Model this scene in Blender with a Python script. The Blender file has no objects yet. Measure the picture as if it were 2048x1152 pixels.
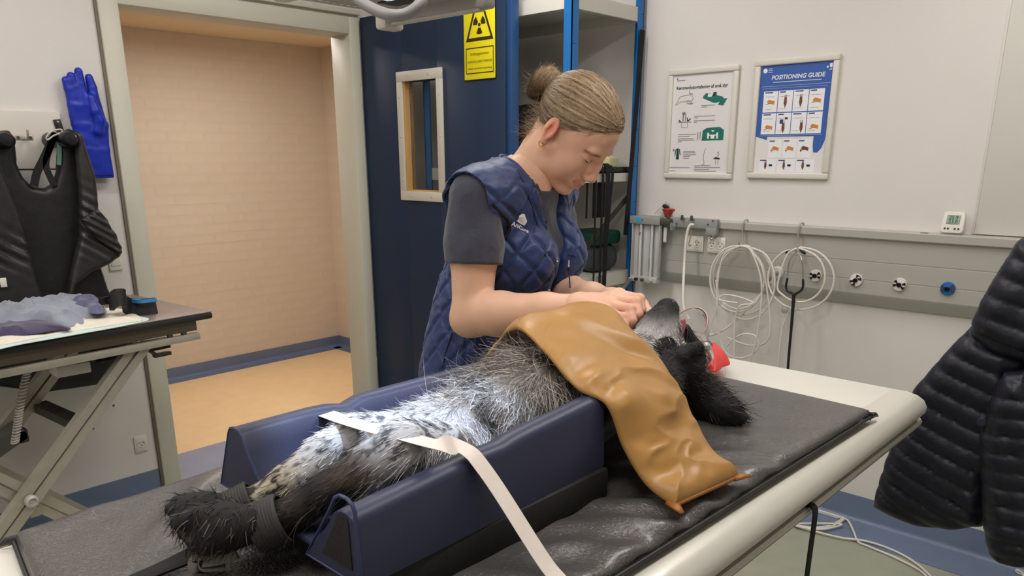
import bpy, bmesh, math, random
import numpy as np
from mathutils import Vector, Matrix
from mathutils.bvhtree import BVHTree

random.seed(7)
RNG = np.random.default_rng(11)
SC = bpy.context.scene
COL = SC.collection

# ------------------------------------------------------------------ camera
CAM_H = 1.47
YAW, PITCH, ROLL = [math.radians(a) for a in (43.2029, 16.2335, 0.1803)]
FOC, PCX, PCY = 1536.34, 1022.05, 757.96          # pixels of the 2048 x 1152 frame
_f = np.array([math.cos(YAW)*math.cos(PITCH), math.sin(YAW)*math.cos(PITCH), -math.sin(PITCH)])
_r = np.array([math.sin(YAW), -math.cos(YAW), 0.0])
_d = np.cross(_f, _r)
CR = _r*math.cos(ROLL) + _d*math.sin(ROLL)
CD = -_r*math.sin(ROLL) + _d*math.cos(ROLL)
CF = _f
CO = np.array([0, 0, CAM_H])
cam_data = bpy.data.cameras.new('camera')
cam = bpy.data.objects.new('camera', cam_data)
COL.objects.link(cam)
cam_data.sensor_width = 36.0
cam_data.lens = FOC/2048*36.0
cam_data.shift_x = (1024-PCX)/2048
cam_data.shift_y = (PCY-576)/2048
cam_data.clip_start = 0.02
cam.matrix_world = Matrix(((CR[0], -CD[0], -CF[0], CO[0]), (CR[1], -CD[1], -CF[1], CO[1]),
                           (CR[2], -CD[2], -CF[2], CO[2]), (0, 0, 0, 1)))
SC.camera = cam

# ------------------------------------------------------------------ world, exposure
SC.view_settings.view_transform = 'Standard'
SC.view_settings.look = 'None'
SC.view_settings.gamma = 1.0
SC.view_settings.use_curve_mapping = False
SC.view_settings.exposure = 0.0
world = bpy.data.worlds.new('world')
SC.world = world
world.use_nodes = True
world.node_tree.nodes['Background'].inputs[0].default_value = (0.9, 0.93, 1.0, 1)
world.node_tree.nodes['Background'].inputs[1].default_value = 0.02
ROOM_LAMP_W = 14.4      # each ceiling panel
HALL_LAMP_W = 14.0
FIELD_LAMP_W = 27.0      # light field of the x-ray head

WX, WY = 3.11, 3.38      # right wall plane, door wall plane
CEIL = 2.68
TOP = 0.992              # table top height
MATZ = 1.02              # top of the black mat

def at(u, v, X=None, Y=None, Z=None, D=None):
    """world point seen at a measured photo position, at a known plane or distance"""
    d = CR*(u-PCX)/FOC + CD*(v-PCY)/FOC + CF
    if X is not None: t = (X-CO[0])/d[0]
    elif Y is not None: t = (Y-CO[1])/d[1]
    elif Z is not None: t = (Z-CO[2])/d[2]
    else: t = D
    return CO + t*d

# ------------------------------------------------------------------ helpers
def lin(c):
    out = []
    for x in c:
        x = x/255.0
        out.append(x/12.92 if x <= 0.04045 else ((x+0.055)/1.055)**2.4)
    return out

def link(o, parent=None):
    COL.objects.link(o)
    if parent is not None:
        o.parent = parent
        T = Matrix.Identity(4); p = parent
        o.matrix_parent_inverse = Matrix.Translation(-Vector(parent['_w']))
    return o

def new_obj(name, V, F, mat=None, parent=None, smooth=True, cols=None, auto=None, mats=None, midx=None):
    V = np.asarray(V, dtype=np.float64)
    c = (V.min(0)+V.max(0))/2
    c[2] = V[:, 2].min()
    me = bpy.data.meshes.new(name)
    if isinstance(F, np.ndarray) and F.ndim == 2:
        n, k = F.shape
        me.vertices.add(len(V)); me.vertices.foreach_set('co', (V-c).astype(np.float32).ravel())
        me.loops.add(n*k); me.loops.foreach_set('vertex_index', F.astype(np.int32).ravel())
        me.polygons.add(n)
        me.polygons.foreach_set('loop_start', np.arange(0, n*k, k, dtype=np.int32))
        me.update(calc_edges=True)
        me.validate()
    else:
        me.from_pydata([tuple(p) for p in (V-c)], [], [tuple(int(i) for i in f) for f in F])
        me.update()
    if smooth:
        me.polygons.foreach_set('use_smooth', np.ones(len(me.polygons), dtype=bool))
        if auto is not None:
            me.set_sharp_from_angle(angle=math.radians(auto))
    if mats:
        for m in mats: me.materials.append(m)
        if midx is not None: me.polygons.foreach_set('material_index', np.asarray(midx, dtype=np.int32))
    elif mat is not None:
        me.materials.append(mat)
    if cols is not None:
        a = me.color_attributes.new('Col', 'FLOAT_COLOR', 'POINT')
        cc = np.ones((len(V), 4), dtype=np.float32); cc[:, :3] = cols
        a.data.foreach_set('color', cc.ravel())
    o = bpy.data.objects.new(name, me)
    o.location = c
    o['_w'] = tuple(float(x) for x in c)
    link(o, parent)
    return o

def tag(o, label, cat, group=None):
    o['label'] = label; o['category'] = cat
    if group: o['group'] = group
    return o

def struct(o, label=None):
    o['kind'] = 'structure'
    if label: o['label'] = label
    return o

def thing(name, loc, label, cat, group=None):
    o = bpy.data.objects.new(name, None)
    o.empty_display_size = 0.05
    o.location = tuple(loc); o['_w'] = tuple(float(x) for x in loc)
    COL.objects.link(o)
    return tag(o, label, cat, group)

def nrm(a):
    a = np.asarray(a, float); n = np.linalg.norm(a)
    return a/n if n > 1e-12 else a

def smoothstep(a, b, x):
    t = np.clip((x-a)/(b-a), 0, 1); return t*t*(3-2*t)

def spline(pts, n=24, closed=False):
    """Catmull-Rom through points (any dimension)"""
    P = np.asarray(pts, float)
    m = len(P)
    if m == 2 and not closed:
        return np.array([P[0]+(P[1]-P[0])*t for t in np.linspace(0, 1, n)])
    out = []
    segs = m if closed else m-1
    per = max(2, int(math.ceil(n/segs)))
    for i in range(segs):
        if closed: p0, p1, p2, p3 = P[(i-1) % m], P[i], P[(i+1) % m], P[(i+2) % m]
        else: p0, p1, p2, p3 = P[max(i-1, 0)], P[i], P[i+1], P[min(i+2, m-1)]
        for t in np.linspace(0, 1, per, endpoint=False):
            t2, t3 = t*t, t*t*t
            out.append(0.5*((2*p1)+(-p0+p2)*t+(2*p0-5*p1+4*p2-p3)*t2+(-p0+3*p1-3*p2+p3)*t3))
    if not closed: out.append(P[-1])
    return np.array(out)

class MB:
    """collects shapes into one mesh"""
    def __init__(s): s.V = []; s.F = []; s.I = []; s.n = 0; s.cur = 0
    def add(s, V, F):
        V = np.asarray(V, float)
        s.V.append(V)
        for f in F: s.F.append([int(i)+s.n for i in f]); s.I.append(s.cur)
        s.n += len(V); return s
    def box(s, lo, hi, bev=0.0, M=None, seg=2):
        bm = bmesh.new()
        bmesh.ops.create_cube(bm, size=1.0)
        lo = np.array(lo, float); hi = np.array(hi, float)
        for v in bm.verts:
            v.co = Vector(tuple((lo+hi)/2 + np.array(v.co)*(hi-lo)))
        if bev > 0:
            bmesh.ops.bevel(bm, geom=bm.edges[:], offset=bev, segments=seg, affect='EDGES', profile=0.5)
        return s._bm(bm, M)
    def _bm(s, bm, M=None):
        bm.verts.ensure_lookup_table(); bm.verts.index_update()
        V = np.array([tuple(v.co) for v in bm.verts]); F = [[v.index for v in f.verts] for f in bm.faces]
        bm.free()
        if M is not None:
            M = np.array(M); V = V@M[:3, :3].T + M[:3, 3]
        return s.add(V, F)
    def obox(s, p0, p1, w, h, up=(0, 0, 1), bev=0.0):
        """bar from p0 to p1, w across, h along up"""
        p0 = np.array(p0, float); p1 = np.array(p1, float)
        L = np.linalg.norm(p1-p0); x = (p1-p0)/L
        z = np.array(up, float); z = nrm(z-x*(z@x)); y = np.cross(z, x)
        M = np.eye(4); M[:3, 0] = x; M[:3, 1] = y; M[:3, 2] = z; M[:3, 3] = (p0+p1)/2
        return s.box((-L/2, -w/2, -h/2), (L/2, w/2, h/2), bev, M)
    def loft(s, rings, cap=True, closed=True):
        rings = [np.asarray(r, float) for r in rings]
        k = len(rings[0]); V = np.concatenate(rings); F = []
        for i in range(len(rings)-1):
            for j in range(k if closed else k-1):
                a = i*k+j; b = i*k+(j+1) % k
                F.append([a, b, b+k, a+k])
        if cap and closed:
            F.append(list(range(k))[::-1]); F.append([(len(rings)-1)*k+j for j in range(k)])
        return s.add(V, F)
    def tube(s, path, r, n=8, cap=True, flat=1.0, up=None, closed=False):
        P = np.asarray(path, float); m = len(P)
        R = np.full(m, r) if np.isscalar(r) else np.interp(np.linspace(0, 1, m), np.linspace(0, 1, len(r)), r)
        T = np.gradient(P, axis=0)
        if closed:
            T = np.roll(P, -1, 0)-np.roll(P, 1, 0)
        T = np.array([nrm(t) for t in T])
        ref = np.array(up if up is not None else (0, 0, 1.0))
        if abs(T[0]@ref) > 0.95: ref = np.array((1.0, 0, 0))
        u = nrm(ref-T[0]*(ref@T[0])); rings = []
        for i in range(m):
            if up is not None and abs(T[i]@np.array(up)) < 0.98: u = np.array(up, float)
            u = nrm(u-T[i]*(u@T[i])); w = np.cross(T[i], u)
            a = np.linspace(0, 2*math.pi, n, endpoint=False)
            rings.append(P[i]+R[i]*(np.outer(np.cos(a), w)+flat*np.outer(np.sin(a), u)))
        if closed:
            rings.append(rings[0].copy()); return s.loft(rings, cap=False)
        return s.loft(rings, cap=cap)
    def cyl(s, p0, p1, r0, r1=None, n=16, bev=0.0):
        r1 = r0 if r1 is None else r1
        p0 = np.array(p0, float); p1 = np.array(p1, float)
        if bev > 0:
            d = nrm(p1-p0)
            return s.tube(np.array([p0, p0+d*bev*.3, p0+d*bev, p1-d*bev, p1-d*bev*.3, p1]),
                          None, n) if False else s.lathe([(max(r0-bev, 1e-4), 0), (r0-bev*.3, bev*.3), (r0, bev), (r1, np.linalg.norm(p1-p0)-bev), (r1-bev*.3, np.linalg.norm(p1-p0)-bev*.3), (max(r1-bev, 1e-4), np.linalg.norm(p1-p0))], p0, d, n)
        return s.lathe([(r0, 0), (r1, np.linalg.norm(p1-p0))], p0, nrm(p1-p0), n)
    def lathe(s, prof, o, ax=(0, 0, 1), n=24, cap=True):
        o = np.array(o, float); ax = nrm(ax)
        ref = np.array((1.0, 0, 0)) if abs(ax[0]) < .9 else np.array((0, 1.0, 0))
        u = nrm(ref-ax*(ref@ax)); w = np.cross(ax, u)
        a = np.linspace(0, 2*math.pi, n, endpoint=False)
        rings = [o+ax*h+r*(np.outer(np.cos(a), u)+np.outer(np.sin(a), w)) for r, h in prof]
        return s.loft(rings, cap=cap)
    def ball(s, c, r, n=12, m=8):
        r = np.array([r, r, r]) if np.isscalar(r) else np.array(r)
        prof = []
        for i in range(m+1):
            t = math.pi*i/m; prof.append((max(math.sin(t), 1e-3), -math.cos(t)))
        a = np.linspace(0, 2*math.pi, n, endpoint=False)
        rings = [np.array(c)+np.stack([q*np.cos(a)*r[0], q*np.sin(a)*r[1], np.full(n, h*r[2])], 1) for q, h in prof]
        return s.loft(rings)
    def prism(s, poly, o, ax, ay, h):
        """flat polygon (2D) in plane o,ax,ay extruded along ax x ay by h"""
        o = np.array(o, float); ax = np.array(ax, float); ay = np.array(ay, float); az = nrm(np.cross(ax, ay))
        P = np.array([o+ax*p[0]+ay*p[1] for p in poly]); k = len(P)
        V = np.concatenate([P, P+az*h]); F = [list(range(k))[::-1], list(range(k, 2*k))]
        for j in range(k): F.append([j, (j+1) % k, (j+1) % k+k, j+k])
        return s.add(V, F)
    def extrude(s, prof, o, ax, ay, path0, path1):
        pass
    def build(s, name, mat, parent=None, smooth=False, auto=35, mats=None, cols=None):
        return new_obj(name, np.concatenate(s.V), s.F, mat, parent, smooth=True, auto=auto if not smooth else None,
                       mats=mats, midx=s.I if mats else None, cols=cols)

def grid_mesh(G):
    """G (a,b,3) -> V,F"""
    a, b = G.shape[:2]
    V = G.reshape(-1, 3)
    i = np.arange((a-1)*(b-1)); r = i//(b-1); c = i % (b-1)
    q = r*b+c
    return V, np.stack([q, q+1, q+b+1, q+b], 1)

def shell(G, th, wrap=False, nrm_fn=None):
    """closed slab from a grid surface: offset along normals by th (array or scalar)"""
    du = np.gradient(G, axis=0); dv = np.gradient(G, axis=1)
    N = np.cross(du, dv); N /= (np.linalg.norm(N, axis=2, keepdims=True)+1e-12)
    th = np.asarray(th)
    if th.ndim == 2: th = th[..., None]
    B = G+N*th
    a, b = G.shape[:2]
    V = np.concatenate([B.reshape(-1, 3), G.reshape(-1, 3)])
    n = a*b
    i = np.arange((a-1)*(b-1)); r = i//(b-1); c = i % (b-1); q = r*b+c
    F = [np.stack([q, q+1, q+b+1, q+b], 1), np.stack([q, q+b, q+b+1, q+1], 1)+n]
    e = np.arange(b-1)
    F.append(np.stack([e, e+n, e+1+n, e+1], 1))
    e2 = (a-1)*b+e
    F.append(np.stack([e2, e2+1, e2+1+n, e2+n], 1))
    g = np.arange(a-1)*b
    F.append(np.stack([g, g+b, g+b+n, g+n], 1))
    g2 = g+b-1
    F.append(np.stack([g2, g2+n, g2+b+n, g2+b], 1))
    return V, np.concatenate(F)

def bicubic(ctrl, nu, nv):
    """ctrl (a,b,3) control points interpolated by Catmull-Rom to (nu,nv,3)"""
    C = np.asarray(ctrl, float)
    def rows(C, n):
        m = C.shape[0]; out = []
        for t in np.linspace(0, m-1, n):
            i = min(int(t), m-2); f = t-i
            p0, p1, p2, p3 = C[max(i-1, 0)], C[i], C[i+1], C[min(i+2, m-1)]
            out.append(0.5*((2*p1)+(-p0+p2)*f+(2*p0-5*p1+4*p2-p3)*f*f+(-p0+3*p1-3*p2+p3)*f**3))
        return np.array(out)
    A = rows(C, nu)
    return rows(A.transpose(1, 0, 2), nv).transpose(1, 0, 2)

# value noise -----------------------------------------------------------
_NT = RNG.random((64, 64, 64)).astype(np.float32)
def noise3(P, s=1.0):
    P = np.asarray(P, float)*s
    i = np.floor(P).astype(int); f = P-i; f = f*f*(3-2*f)
    i &= 63; j = (i+1) & 63
    def g(a, b, c): return _NT[a, b, c]
    x0, y0, z0 = i[..., 0], i[..., 1], i[..., 2]; x1, y1, z1 = j[..., 0], j[..., 1], j[..., 2]
    fx, fy, fz = f[..., 0], f[..., 1], f[..., 2]
    a = g(x0, y0, z0)*(1-fx)+g(x1, y0, z0)*fx; b = g(x0, y1, z0)*(1-fx)+g(x1, y1, z0)*fx
    c = g(x0, y0, z1)*(1-fx)+g(x1, y0, z1)*fx; d = g(x0, y1, z1)*(1-fx)+g(x1, y1, z1)*fx
    return (a*(1-fy)+b*fy)*(1-fz)+(c*(1-fy)+d*fy)*fz
def fbm(P, s=1.0, o=3):
    r = 0; a = 0.5
    for k in range(o): r = r+a*noise3(np.asarray(P)+k*17.3, s*2**k); a *= .5
    return r/(1-0.5**o)

# implicit surfaces -----------------------------------------------------
class SDF:
    """smooth union of round cones and ellipsoids on a voxel grid, meshed with surface nets"""
    def __init__(s, lo, hi, h):
        s.lo = np.array(lo, float); s.h = h
        s.n = np.ceil((np.array(hi)-s.lo)/h).astype(int)+1
        s.D = np.full(s.n, 1.0, dtype=np.float32)
    def _win(s, lo, hi):
        a = np.clip(np.floor((np.array(lo)-s.lo)/s.h).astype(int), 0, s.n-1)
        b = np.clip(np.ceil((np.array(hi)-s.lo)/s.h).astype(int)+1, 0, s.n)
        return a, b
    def _pts(s, a, b):
        g = [s.lo[k]+s.h*np.arange(a[k], b[k]) for k in range(3)]
        return np.stack(np.meshgrid(*g, indexing='ij'), -1)
    def _mix(s, a, b, d, k, sub):
        W = s.D[a[0]:b[0], a[1]:b[1], a[2]:b[2]]
        d = d.astype(np.float32)
        if sub:
            d = -d; hh = np.clip(0.5-0.5*(W-d)/k, 0, 1) if k > 0 else None
            if k > 0: r = W*(1-hh)+d*hh+k*hh*(1-hh)
            else: r = np.maximum(W, d)
        elif k > 0:
            hh = np.clip(0.5+0.5*(W-d)/k, 0, 1)
            r = W*(1-hh)+d*hh-k*hh*(1-hh)
        else: r = np.minimum(W, d)
        s.D[a[0]:b[0], a[1]:b[1], a[2]:b[2]] = r
    def cone(s, p, q, r0, r1=None, k=0.01, sub=False):
        r1 = r0 if r1 is None else r1
        p = np.array(p, float); q = np.array(q, float); m = max(r0, r1)+k+3*s.h
        a, b = s._win(np.minimum(p, q)-m, np.maximum(p, q)+m)
        if np.any(b <= a): return s
        X = s._pts(a, b); v = q-p; t = np.clip(((X-p)@v)/max(v@v, 1e-12), 0, 1)
        d = np.linalg.norm(X-p-t[..., None]*v, axis=-1)-(r0+(r1-r0)*t)
        s._mix(a, b, d, k, sub); return s
    def chain(s, pts, rad, k=0.01, sub=False):
        for i in range(len(pts)-1): s.cone(pts[i], pts[i+1], rad[i], rad[i+1], k, sub)
        return s
    def ell(s, c, r, k=0.01, R=None, sub=False):
        c = np.array(c, float); r = np.array([r]*3 if np.isscalar(r) else r, float); m = r.max()+k+3*s.h
        a, b = s._win(c-m, c+m)
        if np.any(b <= a): return s
        X = s._pts(a, b)-c
        if R is not None: X = X@np.array(R)          # columns of R are the local axes
        k0 = np.linalg.norm(X/r, axis=-1); k1 = np.linalg.norm(X/(r*r), axis=-1)
        d = np.where(k1 > 1e-9, k0*(k0-1)/np.maximum(k1, 1e-9), -r.min())
        s._mix(a, b, d, k, sub); return s
    def box(s, c, hs, rr=0.005, k=0.005, R=None, sub=False):
        c = np.array(c, float); hs = np.array(hs, float); m = np.linalg.norm(hs)+k+3*s.h
        a, b = s._win(c-m, c+m)
        X = s._pts(a, b)-c
        if R is not None: X = X@np.array(R)
        q = np.abs(X)-(hs-rr)
        d = np.linalg.norm(np.maximum(q, 0), axis=-1)+np.minimum(q.max(-1), 0)-rr
        s._mix(a, b, d, k, sub); return s
    def mesh(s, iso=0.0, smooth=1):
        D = s.D-iso; n = s.n
        ins = D < 0
        c = np.zeros(n-1, dtype=np.int8)
        for dx in (0, 1):
            for dy in (0, 1):
                for dz in (0, 1): c += ins[dx:n[0]-1+dx, dy:n[1]-1+dy, dz:n[2]-1+dz]
        act = (c > 0) & (c < 8)
        idx = -np.ones(n-1, dtype=np.int64); cells = np.argwhere(act); idx[act] = np.arange(len(cells))
        S = np.zeros((len(cells), 3)); cnt = np.zeros(len(cells))
        cor = [(x, y, z) for x in (0, 1) for y in (0, 1) for z in (0, 1)]
        for i in range(8):
            for j in range(i+1, 8):
                A, B = np.array(cor[i]), np.array(cor[j])
                if np.abs(A-B).sum() != 1: continue
                da = D[tuple((cells+A).T)]; db = D[tuple((cells+B).T)]
                m = (da < 0) != (db < 0)
                t = np.where(m, da/np.where(m, da-db, 1), 0)
                S[m] += (A+t[:, None]*(B-A))[m]; cnt[m] += 1
        V = s.lo+s.h*(cells+S/np.maximum(cnt, 1)[:, None])
        F = []
        for ax in range(3):
            o1, o2 = (ax+1) % 3, (ax+2) % 3
            sl0 = [slice(None)]*3; sl1 = [slice(None)]*3
            sl0[ax] = slice(0, n[ax]-1); sl1[ax] = slice(1, n[ax])
            e = ins[tuple(sl0)] != ins[tuple(sl1)]
            E = np.argwhere(e)
            E = E[(E[:, o1] > 0) & (E[:, o2] > 0) & (E[:, o1] < n[o1]-1) & (E[:, o2] < n[o2]-1)]
            if len(E) == 0: continue
            a1 = np.zeros(3, int); a1[o1] = 1; a2 = np.zeros(3, int); a2[o2] = 1
            q = np.stack([idx[tuple((E-a1-a2).T)], idx[tuple((E-a2).T)], idx[tuple(E.T)], idx[tuple((E-a1).T)]], 1)
            fl = ins[tuple(E.T)]
            q[~fl] = q[~fl][:, ::-1]
            F.append(q)
        F = np.concatenate(F)
        F = F[(F >= 0).all(1)]
        for _ in range(smooth): V = lap(V, F)
        return V, F

def lap(V, F, w=0.5):
    A = np.zeros_like(V); c = np.zeros(len(V))
    for i in range(F.shape[1]):
        a = F[:, i]; b = F[:, (i+1) % F.shape[1]]
        for k in range(3):
            A[:, k] += np.bincount(a, V[b, k], len(V))+np.bincount(b, V[a, k], len(V))
        c += np.bincount(a, minlength=len(V))+np.bincount(b, minlength=len(V))
    return V+(A/np.maximum(c, 1)[:, None]-V)*w

def vnormals(V, F):
    N = np.zeros_like(V)
    fn = np.cross(V[F[:, 2]]-V[F[:, 0]], V[F[:, 3 % F.shape[1]]]-V[F[:, 1]])
    for i in range(F.shape[1]):
        for k in range(3): N[:, k] += np.bincount(F[:, i], fn[:, k], len(V))
    return N/(np.linalg.norm(N, axis=1, keepdims=True)+1e-12)

def poly_sd(P, poly):
    """signed distance (negative inside) of 2D points to polygon"""
    P = np.asarray(P, float); poly = np.asarray(poly, float)
    d = np.full(P.shape[:-1], 1e9); ins = np.zeros(P.shape[:-1], bool)
    for i in range(len(poly)):
        a = poly[i]; b = poly[(i+1) % len(poly)]; e = b-a
        w = P-a; t = np.clip((w@e)/max(e@e, 1e-12), 0, 1)
        d = np.minimum(d, ((w-t[..., None]*e)**2).sum(-1))
        c = ((a[1] <= P[..., 1]) != (b[1] <= P[..., 1]))
        with np.errstate(divide='ignore', invalid='ignore'):
            xi = a[0]+(P[..., 1]-a[1])*(e[0]/(e[1] if abs(e[1]) > 1e-12 else 1e-12))
        ins ^= c & (P[..., 0] < xi)
    d = np.sqrt(d)
    return np.where(ins, -d, d)

def strands(root, dirs, length, width, cols, seg=4, droop=0.0, curl=0.0, seed=1, normal=None, lift=0.0):
    """flat tapering hair strands as one mesh. root (n,3) dirs (n,3)"""
    rg = np.random.default_rng(seed); n = len(root)
    P = [root]; d = dirs/(np.linalg.norm(dirs, axis=1, keepdims=True)+1e-9)
    L = np.broadcast_to(length, (n,)); st = (L/seg)[:, None]
    cv = rg.normal(size=(n, 3))*curl
    for k in range(seg):
        P.append(P[-1]+d*st)
        d = d+cv*rg.normal(0.6, .5, size=(n, 1)); d[:, 2] -= droop
        if normal is not None and lift != 0: d = d-normal*lift
        d = d/(np.linalg.norm(d, axis=1, keepdims=True)+1e-9)
    P = np.stack(P, 1)                                  # n, seg+1, 3
    side = np.cross(P[:, 1]-P[:, 0], rg.normal(size=(n, 3)))
    side /= (np.linalg.norm(side, axis=1, keepdims=True)+1e-9)
    w = np.broadcast_to(width, (n,))[:, None, None]*np.linspace(1, .25, seg+1)[None, :, None]/2
    A = P-side[:, None]*w; B = P+side[:, None]*w
    V = np.stack([A, B], 2).reshape(-1, 3)              # n*(seg+1)*2
    base = (np.arange(n)*(seg+1)*2)[:, None]+np.arange(seg)[None]*2
    base = base.ravel()
    F = np.stack([base, base+1, base+3, base+2], 1)
    C = np.repeat(cols, (seg+1)*2, axis=0)
    return V, F, C

def sample_surface(V, F, n, seed=3, weight=None):
    rg = np.random.default_rng(seed)
    T = np.concatenate([F[:, [0, 1, 2]], F[:, [0, 2, 3]]]) if F.shape[1] == 4 else F
    nn = np.cross(V[T[:, 1]]-V[T[:, 0]], V[T[:, 2]]-V[T[:, 0]])
    a = np.linalg.norm(nn, axis=1)
    if weight is not None: a = a*weight[T].mean(1)
    k = rg.choice(len(T), n, p=a/a.sum())
    u = rg.random((n, 2)); fl = u.sum(1) > 1; u[fl] = 1-u[fl]
    P = V[T[k, 0]]+u[:, :1]*(V[T[k, 1]]-V[T[k, 0]])+u[:, 1:]*(V[T[k, 2]]-V[T[k, 0]])
    VN = vnormals(V, F)
    N = VN[T[k, 0]]
    return P, N, T[k, 0]

# ------------------------------------------------------------------ materials
MATS = {}
def M(name, rgb, rough=0.5, metal=0.0, var=None, bump=None, coat=0.0, sheen=0.0, alpha=1.0, trans=0.0, ior=1.45,
      emit=0.0, attr=False, spec=0.5, sss=0.0, stretch=None, roughvar=None, ramp2=None):
    """var=(scale, amount) colour mottling; bump=(scale, strength, distance)"""
    m = bpy.data.materials.new(name); m.use_nodes = True
    nt = m.node_tree; b = nt.nodes['Principled BSDF']
    L = nt.links.new
    c = lin(rgb)
    b.inputs['Base Color'].default_value = (*c, 1)
    b.inputs['Roughness'].default_value = rough
    b.inputs['Metallic'].default_value = metal
    b.inputs['IOR'].default_value = ior
    b.inputs['Specular IOR Level'].default_value = spec
    b.inputs['Coat Weight'].default_value = coat
    b.inputs['Sheen Weight'].default_value = sheen
    b.inputs['Alpha'].default_value = alpha
    b.inputs['Transmission Weight'].default_value = trans
    if sss:
        b.inputs['Subsurface Weight'].default_value = sss
        b.inputs['Subsurface Radius'].default_value = (0.012, 0.005, 0.003)
        b.inputs['Subsurface Scale'].default_value = 0.5
    if emit:
        b.inputs['Emission Color'].default_value = (*c, 1); b.inputs['Emission Strength'].default_value = emit
    tc = nt.nodes.new('ShaderNodeTexCoord'); src = tc.outputs['Object']
    if stretch:
        mp = nt.nodes.new('ShaderNodeMapping'); mp.inputs['Scale'].default_value = stretch
        L(src, mp.inputs['Vector']); src = mp.outputs['Vector']
    colsrc = None
    if attr:
        at_ = nt.nodes.new('ShaderNodeVertexColor'); at_.layer_name = 'Col'; colsrc = at_.outputs['Color']
        L(colsrc, b.inputs['Base Color'])
    if var:
        n = nt.nodes.new('ShaderNodeTexNoise'); n.inputs['Scale'].default_value = var[0]; n.inputs['Detail'].default_value = 5
        L(src, n.inputs['Vector'])
        r = nt.nodes.new('ShaderNodeMapRange'); r.inputs[1].default_value = .3; r.inputs[2].default_value = .7
        r.inputs[3].default_value = 1-var[1]; r.inputs[4].default_value = 1+var[1]
        L(n.outputs['Fac'], r.inputs[0])
        mx = nt.nodes.new('ShaderNodeMix'); mx.data_type = 'RGBA'; mx.blend_type = 'MULTIPLY'; mx.inputs[0].default_value = 1
        if colsrc is not None: L(colsrc, mx.inputs[6])
        else: mx.inputs[6].default_value = (*c, 1)
        L(r.outputs[0], mx.inputs[7]); L(mx.outputs[2], b.inputs['Base Color'])
    if roughvar:
        n2 = nt.nodes.new('ShaderNodeTexNoise'); n2.inputs['Scale'].default_value = roughvar[0]; n2.inputs['Detail'].default_value = 4
        L(src, n2.inputs['Vector'])
        r2 = nt.nodes.new('ShaderNodeMapRange'); r2.inputs[1].default_value = .3; r2.inputs[2].default_value = .7
        r2.inputs[3].default_value = rough-roughvar[1]; r2.inputs[4].default_value = rough+roughvar[1]
        L(n2.outputs['Fac'], r2.inputs[0]); L(r2.outputs[0], b.inputs['Roughness'])
    if bump:
        n3 = nt.nodes.new('ShaderNodeTexNoise'); n3.inputs['Scale'].default_value = bump[0]; n3.inputs['Detail'].default_value = 6
        L(src, n3.inputs['Vector'])
        bp = nt.nodes.new('ShaderNodeBump'); bp.inputs['Strength'].default_value = bump[1]; bp.inputs['Distance'].default_value = bump[2]
        L(n3.outputs['Fac'], bp.inputs['Height']); L(bp.outputs['Normal'], b.inputs['Normal'])
    MATS[name] = m
    return m

def text_obj(name, s, o, ax, ay, size, mat, parent=None, align='LEFT', depth=0.0006, shear=0.0, project=None, width=None, bold=0.0, sx=1.0):
    cu = bpy.data.curves.new(name, 'FONT'); cu.body = s; cu.size = 1.0; cu.align_x = align; cu.resolution_u = 3
    cu.offset = bold; cu.shear = shear
    t = bpy.data.objects.new(name, cu); COL.objects.link(t)
    dg = bpy.context.evaluated_depsgraph_get()
    me = t.evaluated_get(dg).to_mesh()
    V = np.array([tuple(v.co) for v in me.vertices]); F = [list(p.vertices) for p in me.polygons]
    t.evaluated_get(dg).to_mesh_clear()
    bpy.data.objects.remove(t); bpy.data.curves.remove(cu)
    if width is not None:
        size = width/(V[:, 0].max()-V[:, 0].min())/sx
    o = np.array(o, float); ax = np.array(ax, float); ay = np.array(ay, float); az = np.cross(ax, ay)
    W = o+np.outer(V[:, 0]*size*sx, ax)+np.outer(V[:, 1]*size, ay)+az*depth
    if project is not None: W = project(W, az)
    return new_obj(name, W, F, mat, parent, smooth=False)
# ================================================================== materials
m_wall = M('wall_paint', (222, 217, 211), .6, var=(2.5, .02), bump=(160, .08, .002))
m_wall2 = M('wall_panel_paint', (216, 213, 204), .45, var=(2, .02))
m_ceil = M('ceiling_paint', (226, 224, 216), .8)
m_floor = M('floor_vinyl', (158, 161, 143), .38, var=(14, .05), bump=(300, .05, .001))
m_blue_skirt = M('skirting_vinyl', (112, 126, 150), .32, var=(9, .05))
m_hall_floor = M('hall_floor_vinyl', (252, 219, 170), .3, var=(11, .04))
m_hall_skirt = M('hall_skirting_vinyl', (108, 122, 150), .35, var=(9, .05))
m_thresh = M('threshold_vinyl', (150, 158, 182), .35, var=(9, .04))
m_hall_wall = M('hall_brick_paint', (218, 203, 184), .65, var=(8, .03), bump=(60, .25, .003))
m_hall_mortar = M('hall_mortar_paint', (216, 201, 182), .75)
m_hall_ceil = M('hall_ceiling_paint', (236, 214, 180), .8)
m_casing = M('door_casing_paint', (206, 203, 186), .4, var=(4, .02))
m_door = M('door_navy_paint', (22, 44, 72), .46, var=(3, .06), roughvar=(4, .05))
m_door_edge = M('door_edge_paint', (30, 68, 112), .35)
m_alum_frame = M('window_frame_paint', (205, 199, 186), .42)
m_wood = M('reveal_wood', (206, 160, 98), .5, var=(20, .12), stretch=(1, 1, .15))
m_glass = M('pane_glass', (235, 240, 238), .03, trans=1.0, ior=1.3)
m_clear = M('clear_plastic', (245, 245, 245), .08, trans=.95, ior=1.2)
m_black = M('black_plastic', (18, 18, 20), .35)
m_black_matte = M('black_webbing', (16, 16, 18), .75, bump=(900, .3, .001))
m_rubber = M('black_rubber', (26, 26, 28), .5)
m_chrome = M('chrome', (200, 200, 198), .22, metal=1.0)
m_steel = M('brushed_steel', (184, 178, 164), .38, metal=.4, var=(30, .06))
m_dark_steel = M('dark_steel', (92, 88, 82), .45, metal=.6)
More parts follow.
